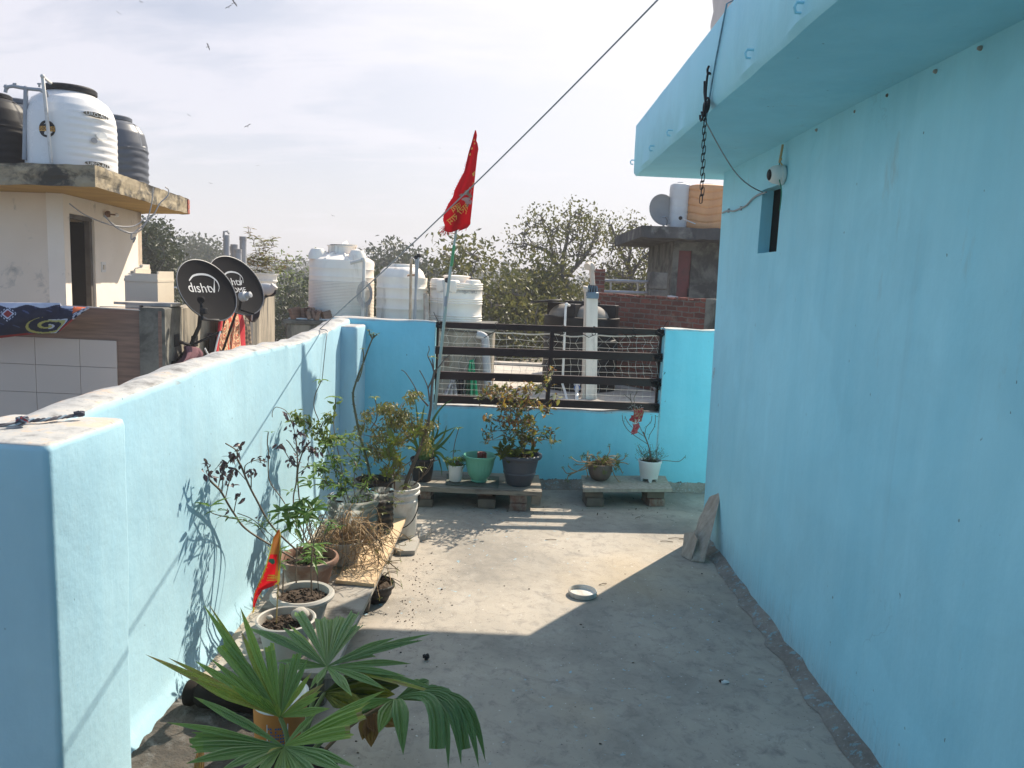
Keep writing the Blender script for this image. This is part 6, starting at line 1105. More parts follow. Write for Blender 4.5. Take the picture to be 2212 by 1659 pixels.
# ---- tanks on the cream house
def wavy(n, amp, zlo, zhi, k=4):      # wavy moulded bands
    def f(r_, h, a):
        if zlo < h < zhi: ph = (h-zlo)/(zhi-zlo)*n*6.283+1.1*math.sin(k*a); return r_*(1+amp*(max(-.2, math.cos(ph)))) 
        return r_
    return f
def dense(prof, k=6):
    out = []
    for (a, b), (c_, d_) in zip(prof, prof[1:]): out += [(a+(c_-a)*i/k, b+(d_-b)*i/k) for i in range(k)]
    return out+[prof[-1]]
zr = zt_+.003
wt = AY(155, 300, 9.85); wc = Vector((wt.x, 9.85, zr)); hgt = AY(155, 190, 9.7).z-zr
tk2 = thing('water_tank', 'glossy white ribbed water tank with a black lid on the cream house roof', 'tank', wc); r0 = .508
pf = dense([(r0*.97, 0), (r0, .03), (r0, hgt*.18), (r0, hgt*.35), (r0, hgt*.52), (r0*.985, hgt*.66), (r0*.93, hgt*.76), (r0*.82, hgt*.85), (r0*.66, hgt*.91), (r0*.55, hgt*.945), (r0*.52, hgt*.955)], 7)
toCam = math.atan2(-wc.y, -wc.x)
def ribs(r_, h, a):
    d = (a-(toCam+.75)+math.pi) % (2*math.pi)-math.pi; hh = h/hgt; g2 = max(0, 1-(abs(d)/(.95))**3)*(1 if abs(d) < .95 else 0)
    if .10 < hh < .70: return r_*(1+.034*g2*(abs(math.cos((hh-.10)/.60*3.1416*7.0+.12*d))**1.5-.5))
    return r_
mb = MB(); mb.lathe(wc, pf, 120, fn=ribs, close=True); mb.lathe(wc, [(r0*.52, hgt*.955), (r0*.52, hgt*.965), (0, hgt*.97)], 40); mb.build('tank_body', pm('glossy_white_plastic', (.74, .72, .70), (.70, .68, .66), 2, .28, .02, 20, spec=.5), tk2, smooth=True, ang=60)
mb = MB(); mb.lathe(wc, [(r0*.57, hgt*.955), (r0*.59, hgt*.965), (r0*.59, hgt*1.01), (r0*.55, hgt*1.03), (0, hgt*1.04)], 48); mb.build('lid', M_black, tk2, smooth=True, ang=40)
def onTank(c_, r_, ang, z, sx, sy, txt=None, circ=None, mb=None, m=0, off=.006, slant=0):   # wrap flat art onto the tank's side
    t_ = MB()
    if txt: t_.text(txt, Matrix.Diagonal((sx, sy, 1, 1)))
    else: t_.add([Vector((circ*math.cos(k*.2618)*sx, circ*math.sin(k*.2618)*sy, 0)) for k in range(24)], [tuple(range(24))])
    mb.add([Vector((c_.x+(r_+off)*math.cos(ang+x/r_), c_.y+(r_+off)*math.sin(ang+x/r_), z+y+slant*x)) for x, y, _ in t_.v], t_.f, m)
bp = AY(107, 281, 9.4); an = math.atan2(bp.y-wc.y, bp.x-wc.x); an = toCam-.52; zc = AY(107, 281, 9.42).z
mb = MB(); onTank(wc, r0, an, zc, 1, 1, circ=.098, mb=mb, m=0, off=.004)
for k in range(9): x0 = -.092+.0205*k; mb.add([Vector((wc.x+(r0+.007)*math.cos(an+x/r0), wc.y+(r0+.007)*math.sin(an+x/r0), zc+y)) for x, y in ((x0, -.026), (x0+.0205, -.026), (x0+.0205, .03), (x0, .03))], [(0, 1, 2, 3)], 1)
onTank(wc, r0, an, zc+.002, .064, .062, '500-50', mb=mb, m=0, off=.010); onTank(wc, r0, an, zc-.055, .034, .03, 'LTR.', mb=mb, m=2, off=.008)
for k in range(3): onTank(wc, r0, an+.02*k-.03, zc+.062+.006*k, .5, .10, circ=.03, mb=mb, m=2, off=.008+.001*k, slant=.8)
for zz2, tz in ((hgt*.665, 0), (hgt*.075, 0)):
    a2 = toCam+.56
    onTank(wc, r0, a2, zr+zz2, 1.0, .20, circ=.16, mb=mb, m=3, off=.020, slant=-.05); onTank(wc, r0, a2+.02, zr+zz2, .066, .060, 'URO-ALLI', mb=mb, m=2, off=.025, slant=-.05)
onTank(wc, r0, toCam+.66, zr+hgt*.43, .9, .55, circ=.085, mb=mb, m=2, off=.024); onTank(wc, r0, toCam+.46, zr+hgt*.36, .7, .6, circ=.055, mb=mb, m=4, off=.026); onTank(wc, r0, toCam-.60, zr+hgt*.84, .6, 1.0, circ=.05, mb=mb, m=4, off=-.07)
mb.build('logo', [M_black, pm('orange_print', (.72, .36, .06), None, 9, .5, 0), M_whitep, pm('bronze_print', (.16, .13, .09), (.1, .085, .06), 9, .5, 0), M_wire], tk2)
mb = MB(); pp = [AY(u, v, 9.28) for u, v in ((111, 352), (105, 290), (98, 220), (92, 165))]; pp += [AY(112, 182, 9.6), AY(113, 195, 9.62)]; mb.tube(pp, .020, 8); 
for q in (pp[3], pp[4]): mb.ball(q, .027, 8)
tag(mb.build('vent_pipe', M_pvc, loc=pp[0], smooth=True, ang=60), 'bent white vent pipe rising in front of the glossy white tank', 'pipe')
def ribtank(name, label, c_, r_, h_, mat, lid=True, n=5, k=4):
    t_ = thing(name, label, 'tank', c_); mb = MB(); mb.lathe(c_, dense([(r_*.95, 0), (r_, .04), (r_, h_*.25), (r_, h_*.5), (r_*.985, h_*.62), (r_*.9, h_*.78), (r_*.74, h_*.88), (r_*.58, h_*.925), (r_*.5, h_*.93)], 8), 96, fn=lambda q, h, a: wavy(n, .028, .04, h_*.55, k)(q, h, a)*(1-(.075*max(0, math.cos(k*a))**6 if h_*.6 < h < h_*.9 else 0)), close=True); mb.lathe(c_, [(r_*.5, h_*.93), (0, h_*.93)], 32); mb.build('tank_body', mat, t_, smooth=True, ang=60)
    mb = MB(); mb.lathe(c_, [(r_*.50, h_*.93), (r_*.53, h_*.94), (r_*.53, h_*.985), (r_*.48, h_*1.0), (0, h_*1.005)], 32); mb.build('lid', mat, t_, smooth=True, ang=40); return t_
q = AY(250, 330, 11.6); ribtank('water_tank', 'dark grey wavy ribbed tank standing behind the glossy white tank', Vector((q.x, 11.6, zr)), .435, AY(262, 247, 11.4).z-zr, M_greyt)
q = AY(-12, 300, 9.9); ribtank('water_tank', 'black wavy ribbed tank at the left edge in front of the others', Vector((q.x, 9.9, zr)), .40, AY(0, 200, 9.8).z-zr, M_black)
q = AY(50, 300, 11.0); ribtank('water_tank', 'dark tank half hidden between the black tank and the glossy white tank', Vector((q.x-.1, 11.1, zr)), .40, AY(60, 215, 11).z-zr, M_greyt)
mb = MB(); pp = [AY(u, v, 9.45) for u, v in ((12, 200), (14, 188), (28, 186), (56, 191), (86, 194), (100, 200))]; mb.tube(pp, .022, 8); mb.tube([AY(56, 191, 9.45), AY(55, 250, 9.45), AY(53, 345, 9.45)], .026, 8)
for q in (pp[1], pp[3]): mb.ball(q, .032, 8)
for u in (32, 85): mb.tube([AY(u, 188, 9.45), AY(u, 181, 9.45)], .012, 6); mb.tube([AY(u-4, 181, 9.45), AY(u+4, 181, 9.45)], .01, 5)
tag(mb.build('water_pipe', M_pvcg, loc=pp[3], smooth=True, ang=60), 'grey plumbing with two small valves linking the tanks on the left roof', 'pipe')
# ---- satellite dishes
def dish(label, cu, cv, Y, r_, n, mat, lettering=None, rot=0.0, wallpt=None, oval=1.0):
    c_ = AY(cu, cv, Y); n = Vector(n).normalized(); t_ = thing('satellite_dish', label, 'satellite dish', c_)
    upv = Vector((0, 0, 1)); X = upv.cross(n)*-1; X.normalize(); X = -X if X.x < 0 else X; Yv = n.cross(X); Yv = -Yv if Yv.z < 0 else Yv
    X, Yv = X*math.cos(rot)+Yv*math.sin(rot), Yv*math.cos(rot)-X*math.sin(rot); dp = r_*.18
    def P_(a, q, off=0): return c_+(X*math.cos(a)*q*r_/oval+Yv*math.sin(a)*q*r_*oval)-n*(dp*(1-q*q)-off)
    mb = MB(); seg = 56; rings = [0.0, .2, .4, .6, .8, .93, 1.0]; vs = []
    for off in (0, -.012):
        for q in rings: vs += [P_(6.2832*k/seg, q, off) for k in range(seg)]
    m_ = len(rings); fs = []
    for side in (0, 1):
        for i in range(m_-1):
            for k in range(seg): a0 = (side*m_+i)*seg; f = (a0+k, a0+(k+1) % seg, a0+seg+(k+1) % seg, a0+seg+k); fs.append(f if side else f[::-1])
    for k in range(seg): a0 = (m_-1)*seg; b0 = (2*m_-1)*seg; fs.append((a0+k, a0+(k+1) % seg, b0+(k+1) % seg, b0+k))
    mb.add(vs, fs); rp_ = mb.build('reflector', mat, t_, smooth=True, ang=50)
    mb = MB(); mb.tube([P_(6.2832*k/56, 1.0, .002) for k in range(57)], r_*.018, 6, cap=False); mb.build('rim', M_steel if mat is not M_dish else M_greyt, rp_, smooth=True)
    if lettering:
        mb = MB()
        for txt, ox, oy, s_ in lettering['txt']:
            q = MB(); q.text(txt, Matrix.Scale(s_*r_, 4)); 
            for p in q.v: pass
            def pr(x, y): X_ = x+ox*r_; Y_ = y+oy*r_; rr_ = min(1, math.hypot(X_, Y_)/r_); return c_+X*X_+Yv*Y_-n*(dp*(1-rr_*rr_)-.004)
            mb.add([pr(x, y) for x, y, _ in q.v], q.f)
        for (pts, w) in lettering['arc']:
            P2 = bez([Vector((x, y, 0)) for x, y in pts], 8); N_ = len(P2); vs = []
            for i, p in enumerate(P2):
                d = (P2[min(i+1, N_-1)]-P2[max(i-1, 0)]).normalized(); o_ = Vector((-d.y, d.x, 0))*w*(.25+.75*math.sin(math.pi*min(1, .15+i/N_))); ox = 0
                for s_ in (1, -1): e = p+o_*s_; rr_ = min(1, e.length); vs.append(c_+X*e.x*r_+Yv*e.y*r_-n*(dp*(1-rr_*rr_)-.004))
            mb.add(vs, [(i*2, i*2+2, i*2+3, i*2+1) for i in range(N_-1)])
        mb.build('logo', M_print, rp_)
    return t_, c_, n, X, Yv, r_
LOGO = dict(txt=[('dısht', -.13, .14, .44), ('v', .36, .14, .40)], arc=[([(-.42, .36), (-.22, .52), (.06, .58), (.34, .54), (.54, .38), (.58, .18), (.50, .02)], .030), ([(.34, .02), (.38, .06), (.50, .44)], .026)])
LOGO2 = dict(txt=[('dıshtv', .02, .20, .34), ('HOME', .12, -.08, .24)], arc=[([(-.26, .38), (-.06, .50), (.14, .53), (.34, .48), (.46, .34), (.44, .16)], .026), ([(.28, .10), (.32, .14), (.40, .40)], .022)])
t_, c_, n_, X_, Y_, r_ = dish('front dark satellite dish with pale lettering on bracing arms', 448, 627, 7.9, .345, (.78, -.42, .47), M_dish, LOGO, .0, oval=1.0)
mb = MB(); low = c_-Y_*r_*.98; fd = AY(434, 648, 7.62); mb.tube([low+n_*.0, AY(437, 690, 7.6), fd], .016, 6); mb.box((-.03, -.03, -.03), (.03, .03, .03), .006, M=Matrix.Translation(AY(440, 672, 7.6))); mb.build('feed_arm', M_black, t_, smooth=True)
mb = MB(); ax_ = (c_+n_*(-.05)-fd).normalized(); mb.lathe(fd, [(.032, -.02), (.036, .0), (.036, .03), (.022, .05)], 16, ax=ax_); mb.build('receiver', M_dish, t_, smooth=True)
mb = MB(); bk = c_-n_*.08; hub_ = AY(412, 746, 7.9); mb.tube([bk, AY(430, 705, 7.95), hub_], .022, 7); w1 = SW(.35, .03, AY(362, 737, 7.5).z); w2 = SW(.25, .03, AY(357, 793, 7.45).z); w3 = SW(1.15, .02, AY(452, 740, 8.3).z)
for q in (w1, w2, w3): mb.tube([hub_, q], .017, 6); mb.box((-.03, -.05, -.06), (.02, .05, .06), .004, M=Matrix.Translation(q))
mb.tube([hub_, AY(480, 716, 8.1)], .014, 6); mb.build('bracket', M_black, t_, smooth=True)
mb = MB(); mb.tube(bez([AY(442, 752, 7.9), AY(452, 770, 7.9), AY(459, 776, 7.9), AY(463, 765, 7.9), AY(470, 735, 7.9), AY(476, 716, 7.95)]), .009, 6, m=0); mb.tube(bez([AY(410, 745, 7.9), AY(404, 762, 7.85), AY(395, 785, 7.8), AY(385, 805, 7.75)]), .009, 6, m=0); mb.tube(bez([AY(388, 742, 7.75), AY(386, 760, 7.75), AY(397, 785, 7.75), AY(412, 802, 7.75)]), .007, 5, m=1); tag(mb.build('dish_cable', [M_whitep, M_rubber], loc=hub_, smooth=True), 'loose white and black cables looping under the front dish', 'cable')
t_, c_, n_, X_, Y_, r_ = dish('rear dark satellite dish with pale lettering partly hidden by the front dish', 511, 617, 9.3, .39, (.78, -.42, .47), M_dish, LOGO2, 0, oval=1.0)
mb = MB(); low = c_-Y_*r_*.95+X_*.1; fd = AY(523, 639, 9.0); mb.tube([low, AY(517, 668, 9.0), AY(520, 650, 8.98)], .016, 6); mb.build('feed_arm', M_dish, t_, smooth=True); mb = MB(); mb.lathe(AY(521, 642, 8.98), [(.055, 0), (.06, .02), (.055, .06), (.035, .07), (.035, .13), (.0, .14)], 16, ax=(.8, -.2, .25)); mb.build('receiver', M_pvcg, t_, smooth=True)
mb = MB(); mb.tube([c_-n_*.06, SW(2.3, .04, .75)], .02, 6); mb.tube([c_-n_*.05-Y_*.2, SW(2.3, .04, .45)], .016, 6); mb.build('bracket', M_black, t_, smooth=True)
# flood lamp at the rear dish
q = AY(574, 625, 11); mb = MB(); mb.ball(q, .12, 14, sc=(1.2, .5, .75)); mb.tube([q+Vector((.1, 0, .02)), AY(594, 617, 11)], .055, 8); mb.tube(bez([AY(594, 622, 11), AY(592, 636, 11), AY(575, 640, 11), AY(560, 655, 10.6)]), .02, 6, m=1); tag(mb.build('dish_receiver', [M_pvc, M_black], loc=q, smooth=True), 'pale grey receiver head on an arm above the far end of the side wall', 'receiver')
# washing on the side wall
def hang(label, name, quad_, nu, nv, mf, mats, off=.05, wav=.02, cat='cloth'):
    (u0, v0), (u1, v1), (u2, v2), (u3, v3) = quad_   # tl tr br bl
    def f(u, v):
        x = (u0*(1-u)+u1*u)*(1-v)+(u3*(1-u)+u2*u)*v; y = (v0*(1-u)+v1*u)*(1-v)+(v3*(1-u)+v2*u)*v
        return AV(x, y, SA+sn*off, SBp+sn*off)+sn*(wav*math.sin(u*13+v*2)+wav*.5*math.sin(v*7))
    mb = MB(); mb.grid(f, nu, nv, mf=mf); o_ = mb.build(name, mats, loc=f(.5, 0), smooth=True, ang=180); s_ = o_.modifiers.new('thick', 'SOLIDIFY'); s_.thickness = .008; return tag(o_, label, cat)
def redm(u, v):
    if u < .16 or u > .88: return 1
    x = (u-.16)/.72; k = abs((x*3) % 1-.5)
    if k > .46: return 2
    if .36 < x < .64: return 0 if noise.noise(Vector((x*26, v*11, 1))) > -.05 else 2
    if abs((v*7+math.sin(x*20)*.25) % 1-.5) > .42: return 2
    r2 = math.hypot(((x*6) % 1)-.5, ((v*9) % 1)-.5)
    if .2 < r2 < .33: return 2
    return 0 if r2 < .2 else 3
hang('bright red and cream patterned blanket hung over the side wall behind the front dish', 'red_blanket', ((470, 655), (520, 672), (531, 775), (462, 795)), 90, 70, redm, [pm('warm_red_fleece', (.62, .09, .04), (.5, .06, .03), 12, .95, .2, 80), pm('crimson_fleece', (.5, .015, .03), None, 12, .95, .2, 80), pm('cream_fleece', (.66, .48, .30), (.6, .42, .26), 12, .95, .2, 80), pm('brown_red_fleece', (.34, .12, .07), None, 12, .95, .2, 80)], .09)
hang('dark edge of cloth hanging left of the red blanket', 'dark_cloth', ((448, 720), (462, 720), (462, 795), (447, 795)), 10, 20, None, [pm('black_cloth', (.02, .014, .016), None, 9, .9, .2)], .05)
hang('faded maroon cloth bunched under the front dish bracket', 'maroon_cloth', ((398, 748), (424, 752), (424, 800), (372, 820)), 24, 24, None, [pm('faded_maroon', (.17, .075, .09), (.12, .05, .065), 9, .9, .3, 40)], .12, .05)
hang('small checked brown cloth hanging right of the red blanket', 'brown_cloth', ((520, 690), (533, 690), (545, 762), (532, 765)), 12, 30, lambda u, v: 1 if (int(u*6)+int(v*14)) % 2 else 0, [pm('brown_check', (.24, .18, .13), None, 9, .9), pm('dark_check', (.10, .08, .07), None, 9, .9)], .06)
hang('grey strap hanging beside the brown checked cloth', 'grey_strap', ((538, 675), (541, 675), (545, 785), (532, 785)), 6, 20, None, [pm('grey_cloth', (.12, .12, .125), None, 9, .9)], .05)
q = AY(545, 672, 10.2); mb = MB(); mb.ball(q, .125, 18, sc=(.85, .6, 1.15), jit=.2); mb.tube([q+Vector((.02, -.08, -.12)), q+Vector((.03, -.09, 0)), q+Vector((.02, -.06, .13))], .012, 5, m=1); mb.tube([q+Vector((0, 0, .1)), SW(3.0, .03, 1.17)], .012, 5); tag(mb.build('navy_bag', [pm('navy_nylon', (.012, .014, .035), None, 9, .4), M_print], loc=q, smooth=True), 'small dark navy bag hanging below the rear dish', 'bag')
# plant bucket and plastic pipes behind the side wall
q = AY(572, 630, 13.2); c = Vector((q.x, 13.2, AY(572, 634, 13.2).z)); rb = 40/1650*13.2/2*1.0; t = thing('potted_plant', 'small white bucket with a leafy brown green shrub standing on the side wall end', 'potted plant', c)
hb_ = AY(572, 590, 13.2).z-c.z; mb = MB(); mb.lathe(c, [(.16, 0), (.19, hb_*.55), (.215, hb_*.6), (.215, hb_*.66), (.2, hb_*.68), (.205, hb_*.9), (.225, hb_*.92), (.225, hb_), (.2, hb_), (.18, hb_*.7)], 36); mb.build('bucket', M_whitep, t, smooth=True, ang=40); mb = MB(); soil(mb, c, .19, c.z+hb_*.9); mb.build('soil', M_soil, t)
st = MB(); lf = MB(); AT = []
for (u, v, ru, rv2, n) in ((560, 565, 30, 25, 40), (575, 560, 35, 30, 50), (560, 530, 20, 25, 16), (585, 520, 22, 14, 14), (600, 580, 24, 20, 16), (536, 500, 8, 8, 4), (545, 515, 14, 10, 6), (620, 560, 20, 20, 6), (540, 560, 16, 25, 12)):
    for _ in range(n): a = R.random()*6.28; AT.append(AY(u+ru*R.random()*math.cos(a), v+rv2*R.random()*math.sin(a), 13.2+R.uniform(-.3, .3)))
grow(st, [c+Vector((0, 0, hb_)), c+Vector((-.05, 0, hb_+.15)), c+Vector((.08, 0, hb_+.15))], AT, .009, .004, .08)
for q in AT: cl(q, 4, .085, .034, d=(0, 0, .3), dr=.4, mb=lf, t=R.choice((.1, .3, .4, .5, .6, .55)), seg=1)
st.build('stems', M_stem, t); lf.build('leaves', L_croton, t)
for k, (u, vt, w, Y, lab, cap) in enumerate(((489, 508, 13, 12.0, 'tall grey plastic pipe with an open broken top, left of the three behind the dishes', 0), (525, 511, 14, 12.4, 'tall capped grey plastic pipe beside the bucket shrub', 1), (514, 538, 15, 12.2, 'shorter capped grey plastic pipe in front of the other pipes', 1))):
    a = AY(u, vt, Y); r_ = w/1650*Y/2; mb = MB(); mb.lathe((a.x, a.y, .3), [(r_, 0), (r_, a.z-.3), (r_*.8, a.z-.3), (r_*.8, a.z-.6)], 20, close=True); 
    t = thing('plastic_pipe', lab, 'pipe', (a.x, a.y, .3), None); mb.build('tube', M_pvcg, t, smooth=True, ang=40)
    mb = MB(); mb.lathe((a.x, a.y, a.z-.06), [(r_*1.08, 0), (r_*1.08, .06), (0, .065)], 20) if cap else mb.tube([Vector((a.x-r_*.5, a.y-r_, a.z-.04)), Vector((a.x-r_*.4, a.y-r_, a.z+.05)), Vector((a.x+r_*.5, a.y-r_*.5, a.z+.06)), Vector((a.x+r_*.9, a.y, a.z+.02))], .018, 5); mb.build('cap' if cap else 'broken_edge', M_pvcg if not cap else M_wire, t, smooth=True, ang=40)
mb = MB(); q = AY(506, 528, 12.6); mb.lathe((q.x, q.y, .3), [(.06, 0), (.06, q.z-.3), (0, q.z-.3)], 16); tag(mb.build('plastic_pipe', M_pvcg, loc=(q.x, q.y, .3), smooth=True), 'grey pipe end barely showing behind the shorter capped pipe', 'pipe')
# ------------------------------------------------------------------ roof behind the far wall
rb_ = thing('rear_building', 'neighbouring building whose pale flat roof lies just behind the railing', 'building', (1, 10, GZ)); mb = MB(); mb.box((-3.9, 6.15, GZ), (7.5, 20.5, -.12)); mb.build('wall', M_concw, rb_); mb = MB(); mb.box((-3.95, 6.1, -.119), (2.0, 14.6, 0)); mb.box((2.004, 6.1, -.119), (7.6, 20.6, -.002)); mb.build('flat_roof', M_roofc, rb_)
mb = MB(); mb.box((-.4, 14.35, .001), (1.0, 14.6, .05), .01); mb.build('roof_kerb', M_roofc, rb_)
pf = thing('tank_platform', 'tall stained concrete block carrying the three white tanks', 'platform', (-2, 10.032, 0)); mb = MB(); x0 = AY(617, 720, 9.386).x; x1 = AY(1062, 770, 9.386).x; mb.box((x0, 9.386, -.1), (x1, 10.944, (.945)), .02, jit=.01); mb.build('block', M_concw, pf); mb = MB(); mb.box((x0-.03, 9.363, .948), (x1+.03, 10.967, 1.003), .01, jit=.01); mb.build('top_slab', M_conc, pf)
pz_ = 1.004
def tankpos(ul, ur, Y): a, b = AY(ul, 680, Y), AY(ur, 680, Y); return (a.x+b.x)/2, (b.x-a.x)/2
# tall tank
cx, r_ = tankpos(660, 800, 9.880); cx2 = Vector((cx, 10.070, pz_)); h_ = AY(735, 530, 9.956).z-pz_; sh = AY(700, 560, 9.728).z-pz_
t = thing('water_tank', 'tallest white water tank with fine ribs and an open hatch behind the left wall', 'tank', cx2); mb = MB()
pr = [(r_*.99, 0)]
for i in range(24): z = .03+(sh*.60)*i/24; pr += [(r_, z), (r_*1.005, z+.010), (r_*.968, z+.02)]
pr += [(r_*.995, sh*.64), (r_*.985, sh*.70), (r_*1.0, sh*.72), (r_*.985, sh*.74), (r_*.985, sh*.84), (r_*1.0, sh*.86), (r_*.985, sh*.88), (r_*1.0, sh*.955), (r_*.98, sh), (r_*.86, sh*1.04), (r_*.64, sh*1.085), (r_*.43, sh*1.115)]
mb.lathe(cx2, pr, 64, close=True); mb.lathe(cx2, [(r_*.43, sh*1.115), (r_*.43, h_*.985), (r_*.46, h_*.99), (r_*.46, h_), (r_*.38, h_), (r_*.38, h_*.93), (0, h_*.93)], 40, m=0); mb.build('tank_body', M_tank, t, smooth=True, ang=45)
mb = MB()
for k in range(9): a = 6.2832*k/9+.2; d = Vector((math.cos(a), math.sin(a), 0)); mb.tube([cx2+d*r_*.93+Z*sh*1.0, cx2+d*r_*.7+Z*sh*1.07, cx2+d*r_*.46+Z*sh*1.11], .022, 6)
for a in (-2.5, -.75): d = Vector((math.cos(a), math.sin(a), 0)); mb.lathe(cx2+d*r_*.80+Z*sh*1.0, [(.12, 0), (.11, .07), (.08, .13), (0, .14)], 14)
mb.build('top_ribs', M_tank, t, smooth=True); mb = MB(); mb.lathe(cx2, [(r_*.40, h_*1.0), (r_*.36, h_*1.012), (0, h_*1.014)], 32); hl = mb.build('hatch', M_dark, t); mb = MB(); mb.poly([cx2+Vector((r_*.46*math.cos(a), r_*.46*math.sin(a), h_+.004)) for a in [rad(-80+15*k) for k in range(12)]]+[cx2+Vector((r_*.1, r_*.2, h_+.06))], .015, (0, 0, 1)); mb.build('hatch_lid', M_tank, t)
mb = MB(); pp = [AY(u, v, 9.462) for u, v in ((757, 568), (784, 561), (787, 566), (785, 640), (783, 720))]; mb.tube(pp, .022, 8); mb.ball(pp[1], .03, 8); q = AY(785, 635, 9.424)
for k in range(6): mb.tube([q+Vector((math.cos(a)*.06*(1+.12*k)+.03, -.03-.01*k, math.sin(a)*(.10+.012*k))) for a in [i*.5 for i in range(14)]], .0035, 4, m=1)
mb.tube(bez([q+Vector((.05, -.04, -.1)), AY(793, 668, 9.424), AY(791, 690, 9.424), AY(788, 705, 9.424)]), .008, 4, m=1); tag(mb.build('drain_pipe', [M_pvc, M_wire], loc=pp[3], smooth=True), 'thin outlet pipe with a coil of grey hose on the tallest white tank', 'pipe')
# dome tank
cx, r_ = tankpos(810, 920, 9.880); cc = Vector((cx, 9.956, pz_)); h_ = AY(865, 576, 13).z-pz_
t = thing('water_tank', 'white dome topped water tank standing between the tall tank and the squat tank', 'tank', cc); mb = MB()
pr = [(r_*.98, 0), (r_, .03)]
for i in range(4): z = .06+.13*i; pr += [(r_*.985, z), (r_*.985, z+.09), (r_*1.01, z+.105), (r_*1.01, z+.12)]
pr += [(r_*.96, h_*.56), (r_*.95, h_*.68), (r_*.91, h_*.79), (r_*.82, h_*.88), (r_*.68, h_*.935), (r_*.5, h_*.95)]
pr = dense(pr, 2)
mb.lathe(cc, pr, 96, close=True, fn=lambda q, h, a: q*(1-(.05*max(0, math.cos(4*a))**4*min(1, max(0, (h-h_*.6)/(h_*.15))) if h < h_*.95 else 0))); mb.lathe(cc, [(r_*.5, h_*.95), (r_*.5, h_*.985), (r_*.47, h_), (0, h_*1.005)], 40); mb.build('tank_body', M_tank, t, smooth=True, ang=50)
mb = MB()
for u, v0, v1, k in ((888, 559, 692, 0), (899, 557, 692, 1), (904, 553, 640, 1)): mb.tube([AY(u, v0, 9.439), AY(u-2-(8 if k and v1 < 690 else 0), v1 if v1 > 650 else 692, 9.439)], .018 if k == 0 else .015, 6, m=k)
for u, v in ((899, 556), (905, 552)): mb.ball(AY(u, v, 9.439), .028, 8, m=2)
mb.tube([AY(888, 593, 9.439), AY(880, 595, 9.576), AY(899, 594, 9.439)], .015, 6); tag(mb.build('standing_pipes', [pm('rust_stained_pipe', (.55, .46, .36), (.32, .2, .12), 6, .7, .1, 30), M_pvcg, M_rubber], loc=AY(890, 690, 9.439), smooth=True), 'three thin upright pipes with black ends in front of the dome tank', 'pipe')
# squat ribbed tank
cx, r_ = tankpos(925, 1040, 9.880); cc = Vector((cx, 9.994, pz_)); h_ = AY(985, 595, 9.956).z-pz_; sh = h_*.80
t = thing('water_tank', 'squat white ribbed water tank with square lifting lugs left of the leafy trees', 'tank', cc); mb = MB(); pr = [(r_*.99, 0)]
for z in (.05, .08, .11, .27, .30, .33, .46, .49, .52): pr += [(r_*.985, z-.012), (r_*1.015, z), (r_*.985, z+.012)]
pr += [(r_*.985, sh*.86), (r_*.97, sh*.95), (r_*.9, sh*1.02), (r_*.75, sh*1.06), (r_*.48, sh*1.08), (r_*.48, h_*.96), (r_*.52, h_*.965), (r_*.52, h_*.99), (r_*.46, h_), (0, h_*1.01)]
mb.lathe(cc, pr, 64, close=True); mb.build('tank_body', M_tank, t, smooth=True, ang=45); mb = MB()
for a in (-2.55, -.62, 1.0, 2.2): mb = MB(); mb.box((r_*.62, -.10, sh*.93), (r_*.99, .10, sh*1.16), .03, M=Matrix.Translation(cc) @ Matrix.Rotation(a, 4, 'Z')); mb.build('lifting_lug', M_tank, t, smooth=True, ang=40)
mb = MB()
mb.box((r_*.55, -.14, sh*.80), (r_*1.0, .14, sh*1.13), .03, M=Matrix.Translation(cc) @ Matrix.Rotation(-1.9, 4, 'Z')); mb.build('lifting_lug', M_tank, t, smooth=True, ang=40)
mb = MB(); 
for txt, a in (('Water Storage Tank', -1.35), ('MULTIPLE', -.95), ('ISI', -2.05)): onTank(cc, r_, a, pz_+sh*.845, .052, .05, txt, mb=mb, off=.004)
mb.build('lettering', M_wire, t); mb = MB(); pp = [AY(u, v, 9.500) for u, v in ((966, 605), (958, 606), (961, 625), (960, 700))]; mb.tube(pp, .02, 8); mb.ball(pp[0], .035, 8, m=1); tag(mb.build('outlet_pipe', [M_pvc, M_rubber], loc=pp[3], smooth=True), 'thin outlet pipe running down the front of the squat ribbed tank', 'pipe')
mb = MB(); pp = [AY(u, v, 9.576) for u, v in ((918, 640), (921, 600), (923, 650), (921, 690))]; mb.tube([AY(920, 635, 9.538), AY(921, 692, 9.500)], .035, 7); tag(mb.build('rusty_post', pm('flaking_post', (.3, .24, .2), (.55, .5, .45), 9, .9, .4, 20), loc=pp[3]), 'flaking narrow post between the dome tank and the squat tank', 'post')
# broken bricks and tiles on the platform
rr = random.Random(5)
for k in range(11):
    u = 640+rr.uniform(0, 56)*(1 if k < 8 else 1.5)-6; q = AY(u, 694, 9.576+rr.uniform(-.1, .3)); mb = MB(); mb.box((-.02, -.1, 0), (.025, .1, .12+rr.uniform(-.03, .03)), .003, M=Matrix.Translation((q.x, q.y, 1.006)) @ Matrix.Rotation(rr.uniform(-.45, .25), 4, 'Y') @ Matrix.Rotation(rr.uniform(-.5, .5), 4, 'Z')); tag(mb.build('roof_tile', M_tilew, loc=(q.x, q.y, 1.006)), 'thin dark tile leaning in the row at the foot of the tallest white tank', 'tile', 'dark tiles leaning on the platform')
mb = MB(); a = AY(640, 700, 9.348); mb.box((x0+.02, 9.424, 1.0045), (x0+.75, 9.880, 1.02), .004); tag(mb.build('white_sheet', M_whitep, loc=a), 'thin pale sheet lying under the row of dark tiles on the platform', 'sheet')
